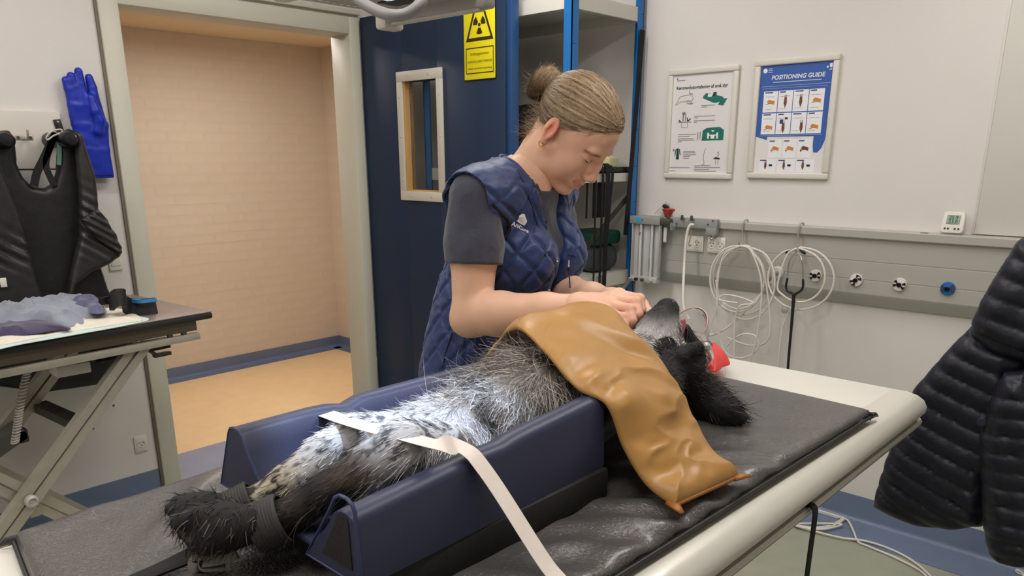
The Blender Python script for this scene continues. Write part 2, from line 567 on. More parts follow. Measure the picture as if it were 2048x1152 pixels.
m_white_pl = M('white_plastic', (226, 222, 212), .35)
m_white_hose = M('white_hose_vinyl', (222, 218, 208), .4)
m_grey_pl = M('grey_plastic', (150, 150, 148), .45)
m_alu = M('satin_aluminium', (198, 196, 190), .42, metal=.35)
m_trunk = M('trunking_aluminium', (184, 182, 174), .4, metal=.2, var=(3, .02))
m_paper = M('poster_paper', (226, 222, 220), .5)
m_ink = M('print_black', (40, 40, 44), .6)
m_inkgrey = M('print_grey', (128, 124, 124), .6)
m_inkgreen = M('print_green', (22, 112, 98), .6)
m_inkdkgreen = M('print_dark_green', (16, 62, 54), .6)
m_inkblue = M('print_blue', (52, 92, 168), .45)
m_inknavy = M('print_navy', (46, 62, 120), .5)
m_inkorange = M('print_orange', (206, 132, 62), .6)
m_inkbrown = M('print_brown', (110, 66, 48), .6)
m_inkred = M('print_red', (196, 70, 62), .6)
m_inkwhite = M('print_white', (236, 236, 238), .5)
m_yellow = M('sign_yellow', (240, 226, 20), .4)
m_signbrown = M('sign_black', (58, 36, 20), .5)
m_shelf_blue = M('shelf_blue_steel', (30, 112, 184), .35)
m_shelf_blue_d = M('shelf_blue_steel_dark', (24, 88, 150), .4)
m_shelf_white = M('shelf_white_board', (212, 210, 200), .45)
m_lamp = M('lamp_diffuser', (255, 250, 240), .5, emit=2.2)

# ================================================================== the room
XL, YB = -1.7, -1.6                      # walls behind the camera
o = MB().box((XL-.1, YB-.1, -.08), (WX+.12, WY, 0)).build('floor', m_floor); struct(o, 'pale grey-green vinyl floor')
o = MB().box((XL-.1, YB-.1, CEIL), (WX+.12, WY+.12, CEIL+.1)).build('ceiling', m_ceil); struct(o, 'white painted ceiling')
o = MB().box((WX, YB-.1, 0), (WX+.12, WY+.12, CEIL)).build('wall_right', m_wall); struct(o, 'off-white wall with trunking and posters')
DX0, DX1, DZ = 1.345, 2.435, 2.045         # door opening
mb = MB()
mb.box((XL-.1, WY, 0), (DX0, WY+.12, CEIL)); mb.box((DX1, WY, 0), (WX, WY+.12, CEIL)); mb.box((DX0, WY, DZ), (DX1, WY+.12, CEIL))
struct(mb.build('wall_left', m_wall), 'off-white wall around the open doorway')
struct(MB().box((XL-.12, YB-.1, 0), (XL, WY, CEIL)).build('wall_front', m_wall), 'off-white wall')
struct(MB().box((XL, YB-.12, 0), (WX, YB, CEIL)).build('wall_back', m_wall), 'off-white wall')
# raised panel on the right wall past a vertical seam
sy = at(2026, 0, X=WX)[1]; sy2 = at(1961, 400, X=WX)[1]; sy = (sy+sy2)/2
struct(MB().box((WX-.012, -1.2, 1.2), (WX+.001, sy, CEIL), .003).build('trim_1', m_wall2), 'raised white wall panel')
struct(MB().box((WX-.006, sy+.001, 1.2), (WX+.001, sy+.010, CEIL), .001).build('trim_2', m_wall), 'thin vertical wall joint strip')

def cove(name, p0, p1, inward, floor_w, height, mat, label, flo=.0025):
    """skirting vinyl: a strip on the floor, a small cove and a strip up the wall"""
    p0 = np.array(p0, float); p1 = np.array(p1, float); n = np.array(inward, float); z = np.array([0, 0, 1.0])
    prof = [(floor_w, 0), (floor_w, flo)]
    r = .022
    for a in np.linspace(0, math.pi/2, 6): prof.append((r+flo-r*math.sin(a), r+flo-r*math.cos(a)))
    prof += [(flo, height), (0, height), (0, 0)]
    rings = [np.array([p+n*a+z*b for a, b in prof]) for p in (p0, p1)]
    o = MB().loft(rings).build(name, mat, auto=50)
    return struct(o, label)
cove('baseboard_right', (WX, YB, 0), (WX, WY, 0), (-1, 0, 0), .19, .112, m_blue_skirt, 'blue vinyl skirting curving onto the floor')
cove('baseboard_left', (XL, WY, 0), (1.262, WY, 0), (0, -1, 0), .16, .112, m_blue_skirt, 'blue vinyl skirting by the doorway')
cove('baseboard_back', (XL, YB, 0), (WX, YB, 0), (0, 1, 0), .19, .112, m_blue_skirt, 'blue vinyl skirting')

# door casing ------------------------------------------------------------
def casing(name, lo, hi, label):
    return struct(MB().box(lo, hi, .006).build(name, m_casing), label)
casing('trim_3', (1.272, WY-.022, 0), (DX0+.004, WY+.14, DZ+.075), 'pale cream door casing by the apron rack')
casing('trim_4', (DX1-.004, WY-.022, 0), (2.492, WY+.14, DZ+.075), 'pale cream door casing beside the blue door')
casing('trim_5', (DX0, WY-.022, DZ-.004), (DX1, WY+.14, DZ+.075), 'pale cream head casing over the doorway')
struct(MB().box((1.262, WY-.030, DZ+.085), (2.50, WY+.002, DZ+.105), .004).box((1.262, WY-.02, DZ+.125), (2.50, WY+.002, DZ+.2), .004).build('trim_6', m_casing), 'pale ledge above the door casing')
struct(MB().box((1.262, WY-.012, .0), (1.2725, WY+.002, DZ+.08), .001).build('trim_7', M('casing_joint', (120, 112, 98), .8)), 'dark joint line beside the casing')

# hallway ------------------------------------------------------------------
HY, HX, HC = 5.14, 3.45, 2.225
struct(MB().box((DX0-.1, WY, -.08), (DX1+.1, 3.77, .001)).build('floor_threshold', m_thresh), 'pale blue threshold strip in the doorway')
struct(MB().box((.3, 3.77, -.08), (HX+.1, HY+.1, .0)).box((.3, WY+.12, -.08), (DX0-.1, 3.77, 0)).box((DX1+.1, WY+.12, -.08), (HX+.1, 3.77, 0)).build('floor_hallway', m_hall_floor), 'warm orange vinyl hallway floor')
struct(MB().box((.3, WY+.12, HC), (HX+.1, HY+.1, HC+.1)).build('ceiling_hallway', m_hall_ceil), 'low warm hallway ceiling')
hw = struct(MB().box((.3, HY, 0), (HX+.12, HY+.12, HC)).build('wall_hallway', m_hall_mortar), 'cream painted brick wall of the hallway')
hs = struct(MB().box((HX, WY+.12, 0), (HX+.12, HY, HC)).build('wall_hallway_side', m_hall_mortar), 'cream painted brick side wall of the hallway')
struct(MB().box((.2, WY+.12, 0), (.3, HY, HC)).build('wall_hallway_end', m_hall_mortar), 'cream painted wall')
cove('baseboard_hallway', (.3, HY, 0), (HX, HY, 0), (0, -1, 0), .085, .085, m_hall_skirt, 'grey-blue vinyl skirting in the hallway')
cove('baseboard_hallway_side', (HX, WY+.12, 0), (HX, HY, 0), (-1, 0, 0), .085, .085, m_hall_skirt, 'grey-blue vinyl skirting on the hallway side wall')
def brick_mesh(w, name):
    bm = bmesh.new(); bmesh.ops.create_cube(bm, size=1)
    for v in bm.verts: v.co = Vector((v.co.x*w, v.co.y*.02, v.co.z*.0555))
    bmesh.ops.bevel(bm, geom=[e for e in bm.edges if all(v.co.y < 0 for v in e.verts)], offset=.0035, segments=2, affect='EDGES')
    me = bpy.data.meshes.new(name); bm.to_mesh(me); bm.free(); me.materials.append(m_hall_wall)
    return me
BM = brick_mesh(.229, 'brick'); BMH = brick_mesh(.108, 'half_brick')
def brick(me, loc, rz, par):
    o = bpy.data.objects.new('brick', me); o.location = loc; o.rotation_euler = (random.uniform(-.001, .001), 0, rz+random.uniform(-.001, .001))
    o['_w'] = tuple(loc); link(o, par)
zc = .085+.034
row = 0
while zc < HC-.02:
    x = HX-.115 - (.12 if row % 2 else 0)
    while x > 1.35:
        if x-.115 < HX-.005: brick(BM, (x, HY+.0094-random.uniform(0, .0004), zc), 0, hw)
        x -= .24
    y = HY-.115 - (.12 if row % 2 else 0)
    while y > 4.55:
        brick(BM, (HX+.0094-random.uniform(0, .0004), y, zc), math.pi/2+math.pi, hs)
        y -= .24
    zc += .0668; row += 1

# ceiling lamps -------------------------------------------------------------
def ceiling_lamp(x, y, w, d, watt, z, col, label, group):
    t = thing('ceiling_lamp', (x, y, z-.03), label, 'lamp', group)
    MB().box((x-w/2-.02, y-d/2-.02, z-.035), (x+w/2+.02, y-d/2, z-.0)).box((x-w/2-.02, y+d/2, z-.035), (x+w/2+.02, y+d/2+.02, z)).box((x-w/2-.02, y-d/2, z-.035), (x-w/2, y+d/2, z)).box((x+w/2, y-d/2, z-.035), (x+w/2+.02, y+d/2, z)).build('frame', m_white_pl, t)
    MB().box((x-w/2, y-d/2, z-.02), (x+w/2, y+d/2, z-.002)).build('diffuser', m_lamp, t)
    ld = bpy.data.lights.new('lamp_light', 'AREA'); ld.shape = 'RECTANGLE'; ld.size = w; ld.size_y = d; ld.energy = watt; ld.color = col
    lo = bpy.data.objects.new('lamp_light', ld); lo.location = (x, y, z-.024); lo['_w'] = (x, y, z-.024); link(lo, t)
    return t
WARM = (1.0, .955, .945)
for (x, y, lab) in ((.35, 2.35, 'long white ceiling lamp above the grooming table'), (1.95, 2.05, 'long white ceiling lamp in front of the blue door'), (.35, .35, 'long white ceiling lamp above the foot of the x-ray table'),
                    (2.0, .45, 'long white ceiling lamp above the hanging jacket'), (-.9, 1.2, 'long white ceiling lamp by the wall facing the posters')):
    ceiling_lamp(x, y, 1.18, .28, ROOM_LAMP_W, CEIL, WARM, lab, 'ceiling lamps of the treatment room')
ceiling_lamp(2.3, 4.18, .9, .2, HALL_LAMP_W, HC, (1.0, .92, .87), 'warm ceiling lamp in the hallway', None)

# blue door -----------------------------------------------------------------
DXF = 2.497                              # face towards the camera
wy0, wy1 = 2.762, 3.086; wz0, wz1 = 1.258, 1.852
iy0, iy1, iz0, iz1 = wy0+.04, wy1-.04, wz0+.045, wz1-.045
DY0, DY1, DTOP = 2.375, 3.36, 2.12
mb = MB(); T = .055
mb.box((DXF, DY0, .012), (DXF+T, iy0, DTOP), .002); mb.box((DXF, iy1, .012), (DXF+T, DY1, DTOP), .002)
mb.box((DXF, iy0, .012), (DXF+T, iy1, iz0)); mb.box((DXF, iy0, iz1), (DXF+T, iy1, DTOP))
door = struct(mb.build('door_1', m_door), 'open navy blue door with a narrow window')
MB().box((DXF+.012, DY0-.03, .012), (DXF+T, DY0, DTOP), .002).build('door_edge', m_door_edge, door)
fr = MB()
fr.box((DXF-.009, wy0, wz0), (DXF+.001, wy1, iz0), .002); fr.box((DXF-.009, wy0, iz1), (DXF+.001, wy1, wz1), .002)
fr.box((DXF-.009, wy0, iz0), (DXF+.001, iy0, iz1), .002); fr.box((DXF-.009, iy1, iz0), (DXF+.001, wy1, iz1), .002)
wf = fr.build('window_frame', m_alum_frame, door)
for (y, z) in [(wy0+.02, wz0+.1), (wy0+.02, wz0+.3), (wy0+.02, wz0+.48), (wy1-.02, wz0+.1), (wy1-.02, wz0+.3), (wy1-.02, wz0+.48), (wy0+.09, wz1-.022), (wy1-.09, wz1-.022), (wy0+.09, wz0+.022), (wy1-.09, wz0+.022)]:
    MB().lathe([(.0055, 0), (.0045, .002), (.0005, .0026)], (DXF-.009, y, z), (-1, 0, 0), 10).build('screw', m_alu, wf)
MB().box((DXF+.001, iy1-.010, iz0), (DXF+T-.001, iy1, iz1)).box((DXF+.001, iy0, iz0), (DXF+T-.001, iy0+.006, iz1)).box((DXF+.001, iy0+.006, iz0), (DXF+T-.001, iy1-.01, iz0+.006)).build('window_reveal', m_wood, door)
MB().box((DXF+.03, iy0+.006, iz0+.006), (DXF+.036, iy1-.010, iz1)).build('pane', m_glass, door)
for z in (.35, 1.75):
    MB().cyl((DXF-.008, DY1+.006, z-.05), (DXF-.008, DY1+.006, z+.05), .009, bev=.002).build('hinge', m_steel, door)

# radiation sign on the door ---------------------------------------------
sgl = at(930, 120, X=DXF)[1]; sgr = at(992, 120, X=DXF)[1]; sgb = at(962, 158, X=DXF)[2]
sw = sgl-sgr; sh = sw*2.02
sx = DXF-.0035
sign = thing('radiation_sign', (sx, (sgl+sgr)/2, sgb), 'yellow radiation warning sign with trefoil on the blue door', 'sign')
MB().box((sx-.001, sgr, sgb), (DXF+.0005, sgl, sgb+sh), .001).build('plate', m_yellow, sign)
AX = np.array([0, -1.0, 0]); AY = np.array([0, 0, 1.0])     # right / up as read from the room (normal -X)
def sp(s, t): return np.array([sx-.0012, sgl-s*sw, sgb+t*sh])
mb = MB()
def ring_poly(mb, outer, inner, o, ax, ay, h):
    k = len(outer)
    for i in range(k):
        j = (i+1) % k
        mb.prism([outer[i], outer[j], inner[j], inner[i]], o, ax, ay, h)
tri = np.array([(.07*sw, .40*sh), (.95*sw, .40*sh), (.51*sw, .93*sh)]); c = tri.mean(0)
ring_poly(mb, [tuple(p) for p in tri], [tuple(c+(p-c)*.80) for p in tri], (sx-.0012, sgl, sgb), AX, AY, .0004)
mb.build('triangle', m_signbrown, sign)
mb = MB(); cc = np.array([.51*sw, .565*sh]); R = .2*sw
for k in range(3):
    a0 = math.radians(60+120*k-0)
    a0 = math.radians([30, 150, 270][k])
    P = [(cc[0]+R*.34*math.cos(a0+a), cc[1]+R*.34*math.sin(a0+a)) for a in np.linspace(-.5, .5, 7)]
    Q = [(cc[0]+R*math.cos(a0+a), cc[1]+R*math.sin(a0+a)) for a in np.linspace(.5, -.5, 7)]
    mb.prism(P[::-1]+Q[::-1], (sx-.0012, sgl, sgb), AX, AY, .0004)
mb.prism([(cc[0]+R*.2*math.cos(a), cc[1]+R*.2*math.sin(a)) for a in np.linspace(0, 2*math.pi, 16, endpoint=False)], (sx-.0012, sgl, sgb), AX, AY, .0004)
mb.build('trefoil', m_signbrown, sign)
mb = MB(); bx = [(.06*sw, .06*sh), (.95*sw, .06*sh), (.95*sw, .335*sh), (.06*sw, .335*sh)]; c = np.mean(bx, 0)
ring_poly(mb, bx, [tuple(c+(np.array(p)-c)*np.array([.955, .92])) for p in bx], (sx-.0012, sgl, sgb), AX, AY, .0004)
mb.build('text_border', m_signbrown, sign)
for s_, t_, tx, w in ((.51, .255, 'Strålingsgenerator', .6), (.51, .175, 'KONTROLLERET OMRÅDE', .78), (.51, .105, 'Stråler ved ekstern bestråling', .76)):
    text_obj('lettering', tx, sp(s_, t_), AX, AY, 1, m_signbrown, sign, 'CENTER', width=w*sw)
MB().box((sx-.0005, sgr-.002, sgb-.004), (DXF+.0004, sgl+.002, sgb+sh)).build('backing', m_black, sign)
# ================================================================== shelving behind the door
sf = thing('steel_shelving', (2.85, 2.43, 0), 'blue steel shelving with white boards behind the open door', 'shelving')
SX0, SX1, SY0, SY1 = 2.585, 3.085, 2.09, 3.00
def post(x, y, dx, dy):
    mb = MB(); w = .042; t = .004
    mb.box((min(x, x+dx*w), min(y, y+dy*t), 0), (max(x, x+dx*w), max(y, y+dy*t), 2.6)); mb.box((min(x, x+dx*t), min(y, y+dy*w), 0), (max(x, x+dx*t), max(y, y+dy*w), 2.6))
    p = mb.build('post', m_shelf_blue, sf)
    h = MB()
    for k in range(14):
        z = .3+k*.16
        h.cyl((x+dx*.012, y-dy*.0004, z), (x+dx*.012, y+dy*.002, z), .003, n=6); h.cyl((x+dx*.026, y-dy*.0004, z), (x+dx*.026, y+dy*.002, z), .003, n=6)
    h.build('bolt_holes', m_black, p)['kind'] = 'stuff'
post(SX0, SY0, 1, 1); post(SX1, SY0, -1, 1); post(SX0, SY1, 1, -1); post(SX1, SY1, -1, -1)
for z in (2.075, 1.40, .93, .35):
    mb = MB(); mb.box((SX0+.005, SY0+.005, z-.002), (SX1-.005, SY1-.005, z+.012)); 
    mb.box((SX0+.005, SY0+.004, z-.045), (SX1-.005, SY0+.02, z-.002)); mb.box((SX0+.004, SY0+.02, z-.045), (SX0+.02, SY1-.02, z-.002))
    mb.box((SX1-.02, SY0+.02, z-.045), (SX1-.004, SY1-.02, z-.002)); mb.box((SX0+.005, SY1-.02, z-.045), (SX1-.005, SY1-.004, z-.002))
    mb.build('shelf_board', m_shelf_white, sf)
MB().obox((SX0+.03, SY0+.03, .98), (SX1-.03, SY0+.03, 1.28), .004, .025).build('brace', m_dark_steel, sf)
MB().obox((SX0+.1, SY0-.004, .62), (SX1-.03, SY0-.004, .90), .004, .018).build('brace', m_steel, sf)
MB().obox((SX0+.12, SY0+.012, 1.405), (SX1, SY0+.012, 1.405), .016, .026).build('hanging_rail', m_black, sf)

# straps over the hanging rail
def strap_path(pts, w, th, name='strap', mat=None, parent=None, side=(0, 1, 0)):
    P = spline(pts, 40); mb = MB()
    s = np.array(side, float); rings = []
    T = np.gradient(P, axis=0)
    for p, t in zip(P, T):
        t = nrm(t); a = nrm(s-t*(s@t)); b = np.cross(t, a)
        rings.append([p-a*w/2-b*th/2, p+a*w/2-b*th/2, p+a*w/2+b*th/2, p-a*w/2+b*th/2])
    mb.loft(rings); return mb.build(name, mat or m_black_matte, parent, auto=40)
zr = 1.42
for k, (u, vt, vb, w, lab) in enumerate(((1192, 335, 590, .010, 'thin black cord strap hanging from the shelf rail'), (1206, 330, 590, .014, 'black strap looped over the shelf rail beside the thin cord'),
                                   (1217, 322, 590, .028, 'widest black strap hanging over the shelf rail'), (1226, 322, 470, .018, 'short black strap beside the widest strap on the shelf rail'))):
    a = at(u, vt, Y=SY0-.012); b = at(u-6 - k*2, vb, Y=SY0-.014)
    pts = [(a[0], SY0+.034, 1.2), (a[0], SY0+.03, 1.41), (a[0], SY0+.012, 1.427), (a[0], SY0-.012, 1.40), ((a[0]+b[0])/2, SY0-.014, (a[2]+b[2])/2), (b[0], SY0-.014, b[2])]
    tag(strap_path(pts, w, .003, side=(1, 0, 0), name='hanging_strap'), lab, 'strap', 'straps on the shelf rail')
a = at(1285, 60, Y=SY0-.01); b = at(1262, 330, Y=SY0-.01); c = at(1250, 470, Y=SY0-.01)
tag(strap_path([(SX1-.02, SY0-.01, a[2]), (b[0], SY0-.012, b[2]), (c[0], SY0-.012, c[2])], .030, .004, side=(1, 0, 0), name='long_strap'), 'long black strap hanging down the rear blue shelf post', 'strap')
# things on the shelves
def blob(name, c, r, mat, label, cat, amp=.12, sc=14, seed=0, flat=True):
    s = SDF(np.array(c)-np.array(r)*1.3, np.array(c)+np.array(r)*1.3, max(r)/26)
    R = np.array(r)
    s.box(c, R*.86, rr=min(R)*.6, k=0)
    X = s._pts((0, 0, 0), s.n)
    s.D = s.D+((fbm(X+seed, sc, 3)-.5)*amp*min(R)*2).astype(np.float32)
    V, F = s.mesh(smooth=2)
    if flat: V[:, 2] = np.maximum(V[:, 2], c[2]-R[2]*.86)
    return tag(new_obj(name, V, F, mat), label, cat)
m_greenbag = M('green_bag_nylon', (22, 70, 56), .5, bump=(60, .3, .004))
m_greybag = M('grey_bag_nylon', (64, 68, 70), .6, bump=(60, .3, .004))
m_darkbag = M('dark_bag_nylon', (38, 36, 38), .6, bump=(40, .3, .004))
m_cush = M('pale_yellow_foam', (214, 210, 160), .7)
g = at(1195, 512, Y=2.25)
blob('folded_bag', (2.93, 2.22, .945+.066), (.115, .10, .075), m_greybag, 'grey folded bag under the green bag on the shelf', 'bag', seed=3)
blob('folded_bag', (2.93, 2.22, 1.075+.028), (.12, .11, .038), m_greenbag, 'dark green folded bag on the shelf behind the woman', 'bag', seed=5)
b1 = at(1040, 255, Y=2.55)
blob('storage_bag', (2.86, 2.52, 1.414+.14), (.17, .24, .165), m_darkbag, 'dark soft bag on the shelf behind her neck', 'bag', seed=8, amp=.08)
blob('foam_pad', (3.0, 2.24, 1.414+.026), (.055, .09, .03), m_cush, 'pale yellow foam pad on the shelf beside the straps', 'pad', seed=2)

# ================================================================== trunking on the right wall
TY0, TY1 = 2.045, -1.3
prof = [(0, .905), (.012, .905), (.046, .945), (.050, .955), (.050, 1.005), (.0485, 1.006), (.0485, 1.009), (.050, 1.010), (.050, 1.075), (.0485, 1.076), (.0485, 1.079), (.050, 1.080),
        (.050, 1.163), (.064, 1.165), (.066, 1.168), (.066, 1.193), (.062, 1.197), (0, 1.197)]
rings = [np.array([(WX-a, y, z) for a, z in prof]) for y in (TY0, TY1)]
tk = MB().loft(rings).build('wall_trunking', m_trunk, auto=20)
struct(tk, 'grey metal wall trunking with a ledge on top'); tk.name = 'trim_8'
TX = WX-.050; RX = WX-.066

def outlet(u, v, style):
    c = at(u, v, X=TX); n = np.array([-1.0, 0, 0]); r = .0235
    lab = {'bw': 'black and white gas outlet', 'blue': 'blue and grey gas outlet', 'plug': 'white gas outlet with a grey hose plug'}[style]
    return c, n, r, lab
m_outw = M('outlet_white', (224, 222, 214), .3); m_outb = M('outlet_black', (20, 20, 22), .3); m_outblue = M('outlet_blue', (28, 104, 176), .3); m_outgrey = M('outlet_dark_grey', (62, 66, 80), .35)
def gas_outlet(u, v, ca, cb, rot, label):
    c = at(u, v, X=TX); r = .0245
    t = thing('gas_outlet', c, label, 'gas outlet')
    MB().lathe([(r, 0), (r, .004), (r*.93, .009), (r*.30, .0115), (r*.28, .006), (.0005, .006)], c, (-1, 0, 0), 32).build('body', ca, t)
    for k in range(2):
        a0 = rot+math.pi*k
        mb = MB(); A = np.linspace(a0-.72, a0+.72, 9)
        P = [(r*.42*math.cos(a), r*.42*math.sin(a)) for a in A]+[(r*.9*math.cos(a), r*.9*math.sin(a)) for a in A[::-1]]
        mb.prism(P[::-1], c+np.array([-.0092, 0, 0]), AX, AY, .0022)
        mb.build('sector', cb, t)
    MB().lathe([(r*.36, .009), (r*.36, .015), (r*.26, .016), (r*.2, .010), (.0005, .010)], c, (-1, 0, 0), 20).build('nozzle', m_outb, t)
    if cb is m_outb:
        for k in range(2):
            a = rot+math.pi*k; p = c+AX*r*.68*math.cos(a)+AY*r*.68*math.sin(a)+np.array([-.0113, 0, 0])
            MB().box(p-np.array([.001, .005, .003]), p+np.array([.001, .005, .003]), .0015).build('label_window', m_outw, t)
    return t
gas_outlet(1632, 551, m_outw, m_outb, .15, 'black and white gas outlet on the trunking inside the hose loop')
gas_outlet(1713, 560, m_outw, m_outb, .8, 'black and white gas outlet, tilted, next to the hose loop')
gas_outlet(1800, 569, m_outw, m_outb, -.25, 'black and white gas outlet beside the blue one')
gas_outlet(1896, 577, m_outblue, m_outgrey, .1, 'blue and grey gas outlet on the trunking beside the jacket')
c = at(1556, 545, X=TX)
t = thing('gas_outlet', c, 'white gas outlet with a grey hose plug in it', 'gas outlet')
MB().lathe([(.026, 0), (.026, .005), (.022, .010), (.009, .011), (.0005, .011)], c, (-1, 0, 0), 32).build('body', m_outw, t)
MB().cyl(c+np.array([-.01, 0, 0]), c+np.array([-.03, .004, -.006]), .009, .008, bev=.002).tube(spline([c+np.array([-.03, .004, -.006]), c+np.array([-.036, .012, -.018]), c+np.array([-.037, .025, -.038])], 10), .0065).build('plug', m_grey_pl, t)
for k in range(4):
    a = k*math.pi/2+.6; p = c+AX*.017*math.cos(a)+AY*.017*math.sin(a)
    MB().cyl(p+np.array([-.009, 0, 0]), p+np.array([-.0108, 0, 0]), .0022, n=8).build('rivet', m_grey_pl, t)

# sockets ------------------------------------------------------------------
def socket_face(mb_plate, mb_hole, c, n, ax, ay, r):
    n = np.array(n, float)
    mb_plate.lathe([(r, .0), (r, .0025), (r*.93, .003), (r*.9, .0005), (.0005, .0005)], c, n, 28)
    for dx, dy, rr in ((-.45, .25, .12), (.45, .25, .12), (0, -.42, .15)):
        p = c+np.array(ax)*dx*r+np.array(ay)*dy*r+n*.0006
        mb_hole.cyl(p, p+n*.0012, rr*r, n=10)
def wall_socket(name, c, w, h, centres, n, ax, ay, label, parent=None):
    c = np.array(c, float); n = np.array(n, float); ax = np.array(ax, float); ay = np.array(ay, float)
    t = thing(name, c-ay*h/2, label, 'socket')
    Mx = np.eye(4); Mx[:3, 0] = ax; Mx[:3, 1] = ay; Mx[:3, 2] = n; Mx[:3, 3] = c
    MB().box((-w/2, -h/2, -.001), (w/2, h/2, .008), .002, Mx).box((-w/2+.006, -h/2+.006, .007), (w/2-.006, h/2-.006, .0105), .0015, Mx).build('plate', m_white_pl, t)
    a = MB(); b = MB()
    for (dx, dy) in centres: socket_face(a, b, c+ax*dx+ay*dy+n*.0104, n, ax, ay, .0165)
    a.build('socket_face', m_white_pl, t); b.build('pin_holes', m_black, t)['kind'] = 'stuff'
    return t
NX = (-1, 0, 0)
c1 = at(1391, 487, X=TX); c2 = at(1434, 490, X=TX)
wall_socket('power_socket', c1, .083, .068, [(.014, .002)], NX, AX, AY, 'white power socket plate on the trunking behind the white hose')
wall_socket('power_socket', c2, .083, .068, [(-.019, .002), (.021, .002)], NX, AX, AY, 'white double power socket on the trunking beside the coiled hose')
NY = (0, -1, 0); AXY = np.array([1.0, 0, 0])
wall_socket('power_socket', at(281, 887, Y=WY), .055, .075, [(0, .002)], NY, AXY, AY, 'white power socket low on the wall beside the door casing')
c = at(229, 521, Y=WY)
t = thing('light_switch', c-AY*.04, 'white light switch on the wall behind the lead apron', 'switch')
MB().box(c-np.array([.026, .009, .04]), c+np.array([.026, 0, .04]), .003).build('plate', m_white_pl, t)
MB().box(c-np.array([.019, .013, .022]), c+np.array([.019, .008, .036]), .003).build('rocker', m_white_pl, t)

# hooks ----------------------------------------------------------------------
def rail_hook(u, v0, v1, label):
    a = at(u, v0, X=RX); b = at(u-4, v1, X=RX-.012)
    P = spline([(WX-.03, a[1], 1.190), (WX-.036, a[1], 1.206), (RX+.004, a[1], 1.206), (RX-.006, a[1], 1.196), (RX-.007, a[1], 1.15), (RX-.010, b[1], b[2]+.012), (RX-.018, b[1], b[2]), (RX-.034, b[1], b[2]+.002), (RX-.040, b[1], b[2]+.016)], 48)
    return tag(MB().tube(P, .0034, 8).build('rail_hook', m_steel, auto=80), label, 'hook', 'steel hooks on the trunking ledge'), P[-4]
h1, hp1 = rail_hook(1488, 446, 490, 'steel hook on the trunking holding the big hose coil')
h2, hp2 = rail_hook(1600, 452, 502, 'steel hook on the trunking holding the stethoscope')

# coiled hoses ----------------------------------------------------------------
def hose(name, pix, r, label, n=160, mat=None, group=None):
    """pix: list of (u, v, offset from wall)"""
    P = spline([at(u, v, X=WX-o) for u, v, o in pix], n)
    o = MB().tube(P, r, 8).build(name, mat or m_white_hose, smooth=True)
    return tag(o, label, 'hose', group) if label else o
def ell(cu, cv, a, b, a0, a1, off0, off1, n=12, tilt=0):
    out = []
    for k, t in enumerate(np.linspace(a0, a1, n)):
        x = a*math.cos(t); y = -b*math.sin(t)
        out.append((cu+x*math.cos(tilt)-y*math.sin(tilt), cv+x*math.sin(tilt)+y*math.cos(tilt), off0+(off1-off0)*k/(n-1)))
    return out
pi = math.pi
pts = []
H = [(1484, 560, 62, 70), (1478, 556, 52, 62), (1492, 565, 58, 74), (1474, 558, 54, 66)]
top = (1479, 489)
for k, (cu, cv, a, b) in enumerate(H):
    off = .098+.009*k
    pts += ell(cu, cv, a, b, pi/2, pi/2+2*pi, off, off+.006, 11)[:-1]
pts += [(1500, 495, .13), (1527, 545, .125), (1540, 640, .12), (1532, 684, .115), (1495, 690, .11), (1455, 675, .11)]
hose('coiled_hose', pts, .0042, 'big coil of white hose hanging from the hook beside the sockets', 240)
hose('coiled_hose', [(1480, 492, .142), (1448, 510, .146), (1436, 560, .144), (1434, 640, .14), (1448, 700, .13), (1478, 716, .128), (1508, 706, .13), (1518, 690, .135), (1510, 672, .14), (1488, 668, .142), (1466, 678, .14), (1452, 694, .14)], .0036, 'thin white hose with a low loop under the big coil', 150)
hose('coiled_hose', [(1481, 492, .15), (1502, 502, .152), (1522, 560, .15), (1520, 630, .145), (1510, 690, .14), (1498, 730, .13), (1494, 770, .12), (1492, 860, .1)], .0036, 'white hose running straight down from the big coil', 100)
hose('coiled_hose', [(1476, 606, .16), (1440, 600, .158), (1446, 590, .155), (1470, 592, .155), (1496, 600, .15), (1506, 608, .15), (1480, 612, .158), (1470, 640, .15), (1468, 690, .15), (1468, 740, .15), (1468, 830, .12)], .0036, 'white hose knotted around the middle of the big coil', 90)
cpl = at(1556, 545, X=TX)
hose('oxygen_hose', [(1549, 556, .088), (1530, 580, .10), (1500, 610, .105), (1475, 638, .11), (1440, 664, .12), (1405, 675, .14), (1386, 684, .2)], .0046, 'grey-white hose running from the wall outlet down behind the dog', 60)
pts = ell(1580, 570, 50, 66, pi/2+.3, -3*pi/2+.4, .10, .108, 14)
hose('coiled_hose', [(1597, 498, .112)]+ell(1602, 557, 66, 62, 2.0, 2.0-2*pi*.97, .112, .118, 14)[1:]+[(1580, 500, .12)], .0042, 'white hose loop around the black and white outlet', 120)
hose('coiled_hose', [(1597, 496, .124)]+ell(1600, 552, 50, 52, 1.7, 1.7-2*pi*.70, .124, .13, 12)[1:]+[(1566, 530, .13), (1578, 505, .128), (1594, 497, .122)], .0042, 'smaller white hose loop behind the stethoscope', 110)
hose('coiled_hose', [(1588, 600, .12), (1580, 622, .12), (1566, 650, .122), (1560, 690, .125), (1556, 740, .125), (1552, 860, .12)], .0036, 'white hose hanging straight down beside the stethoscope', 60)
hose('coiled_hose', [(1432, 560, .130), (1434, 610, .15), (1422, 650, .15), (1424, 670, .15), (1440, 690, .14), (1410, 640, .15), (1406, 664, .15)][:4]+[(1410, 660, .16), (1402, 668, .18)], .0034, 'thin white tube branching left from the big coil', 50)

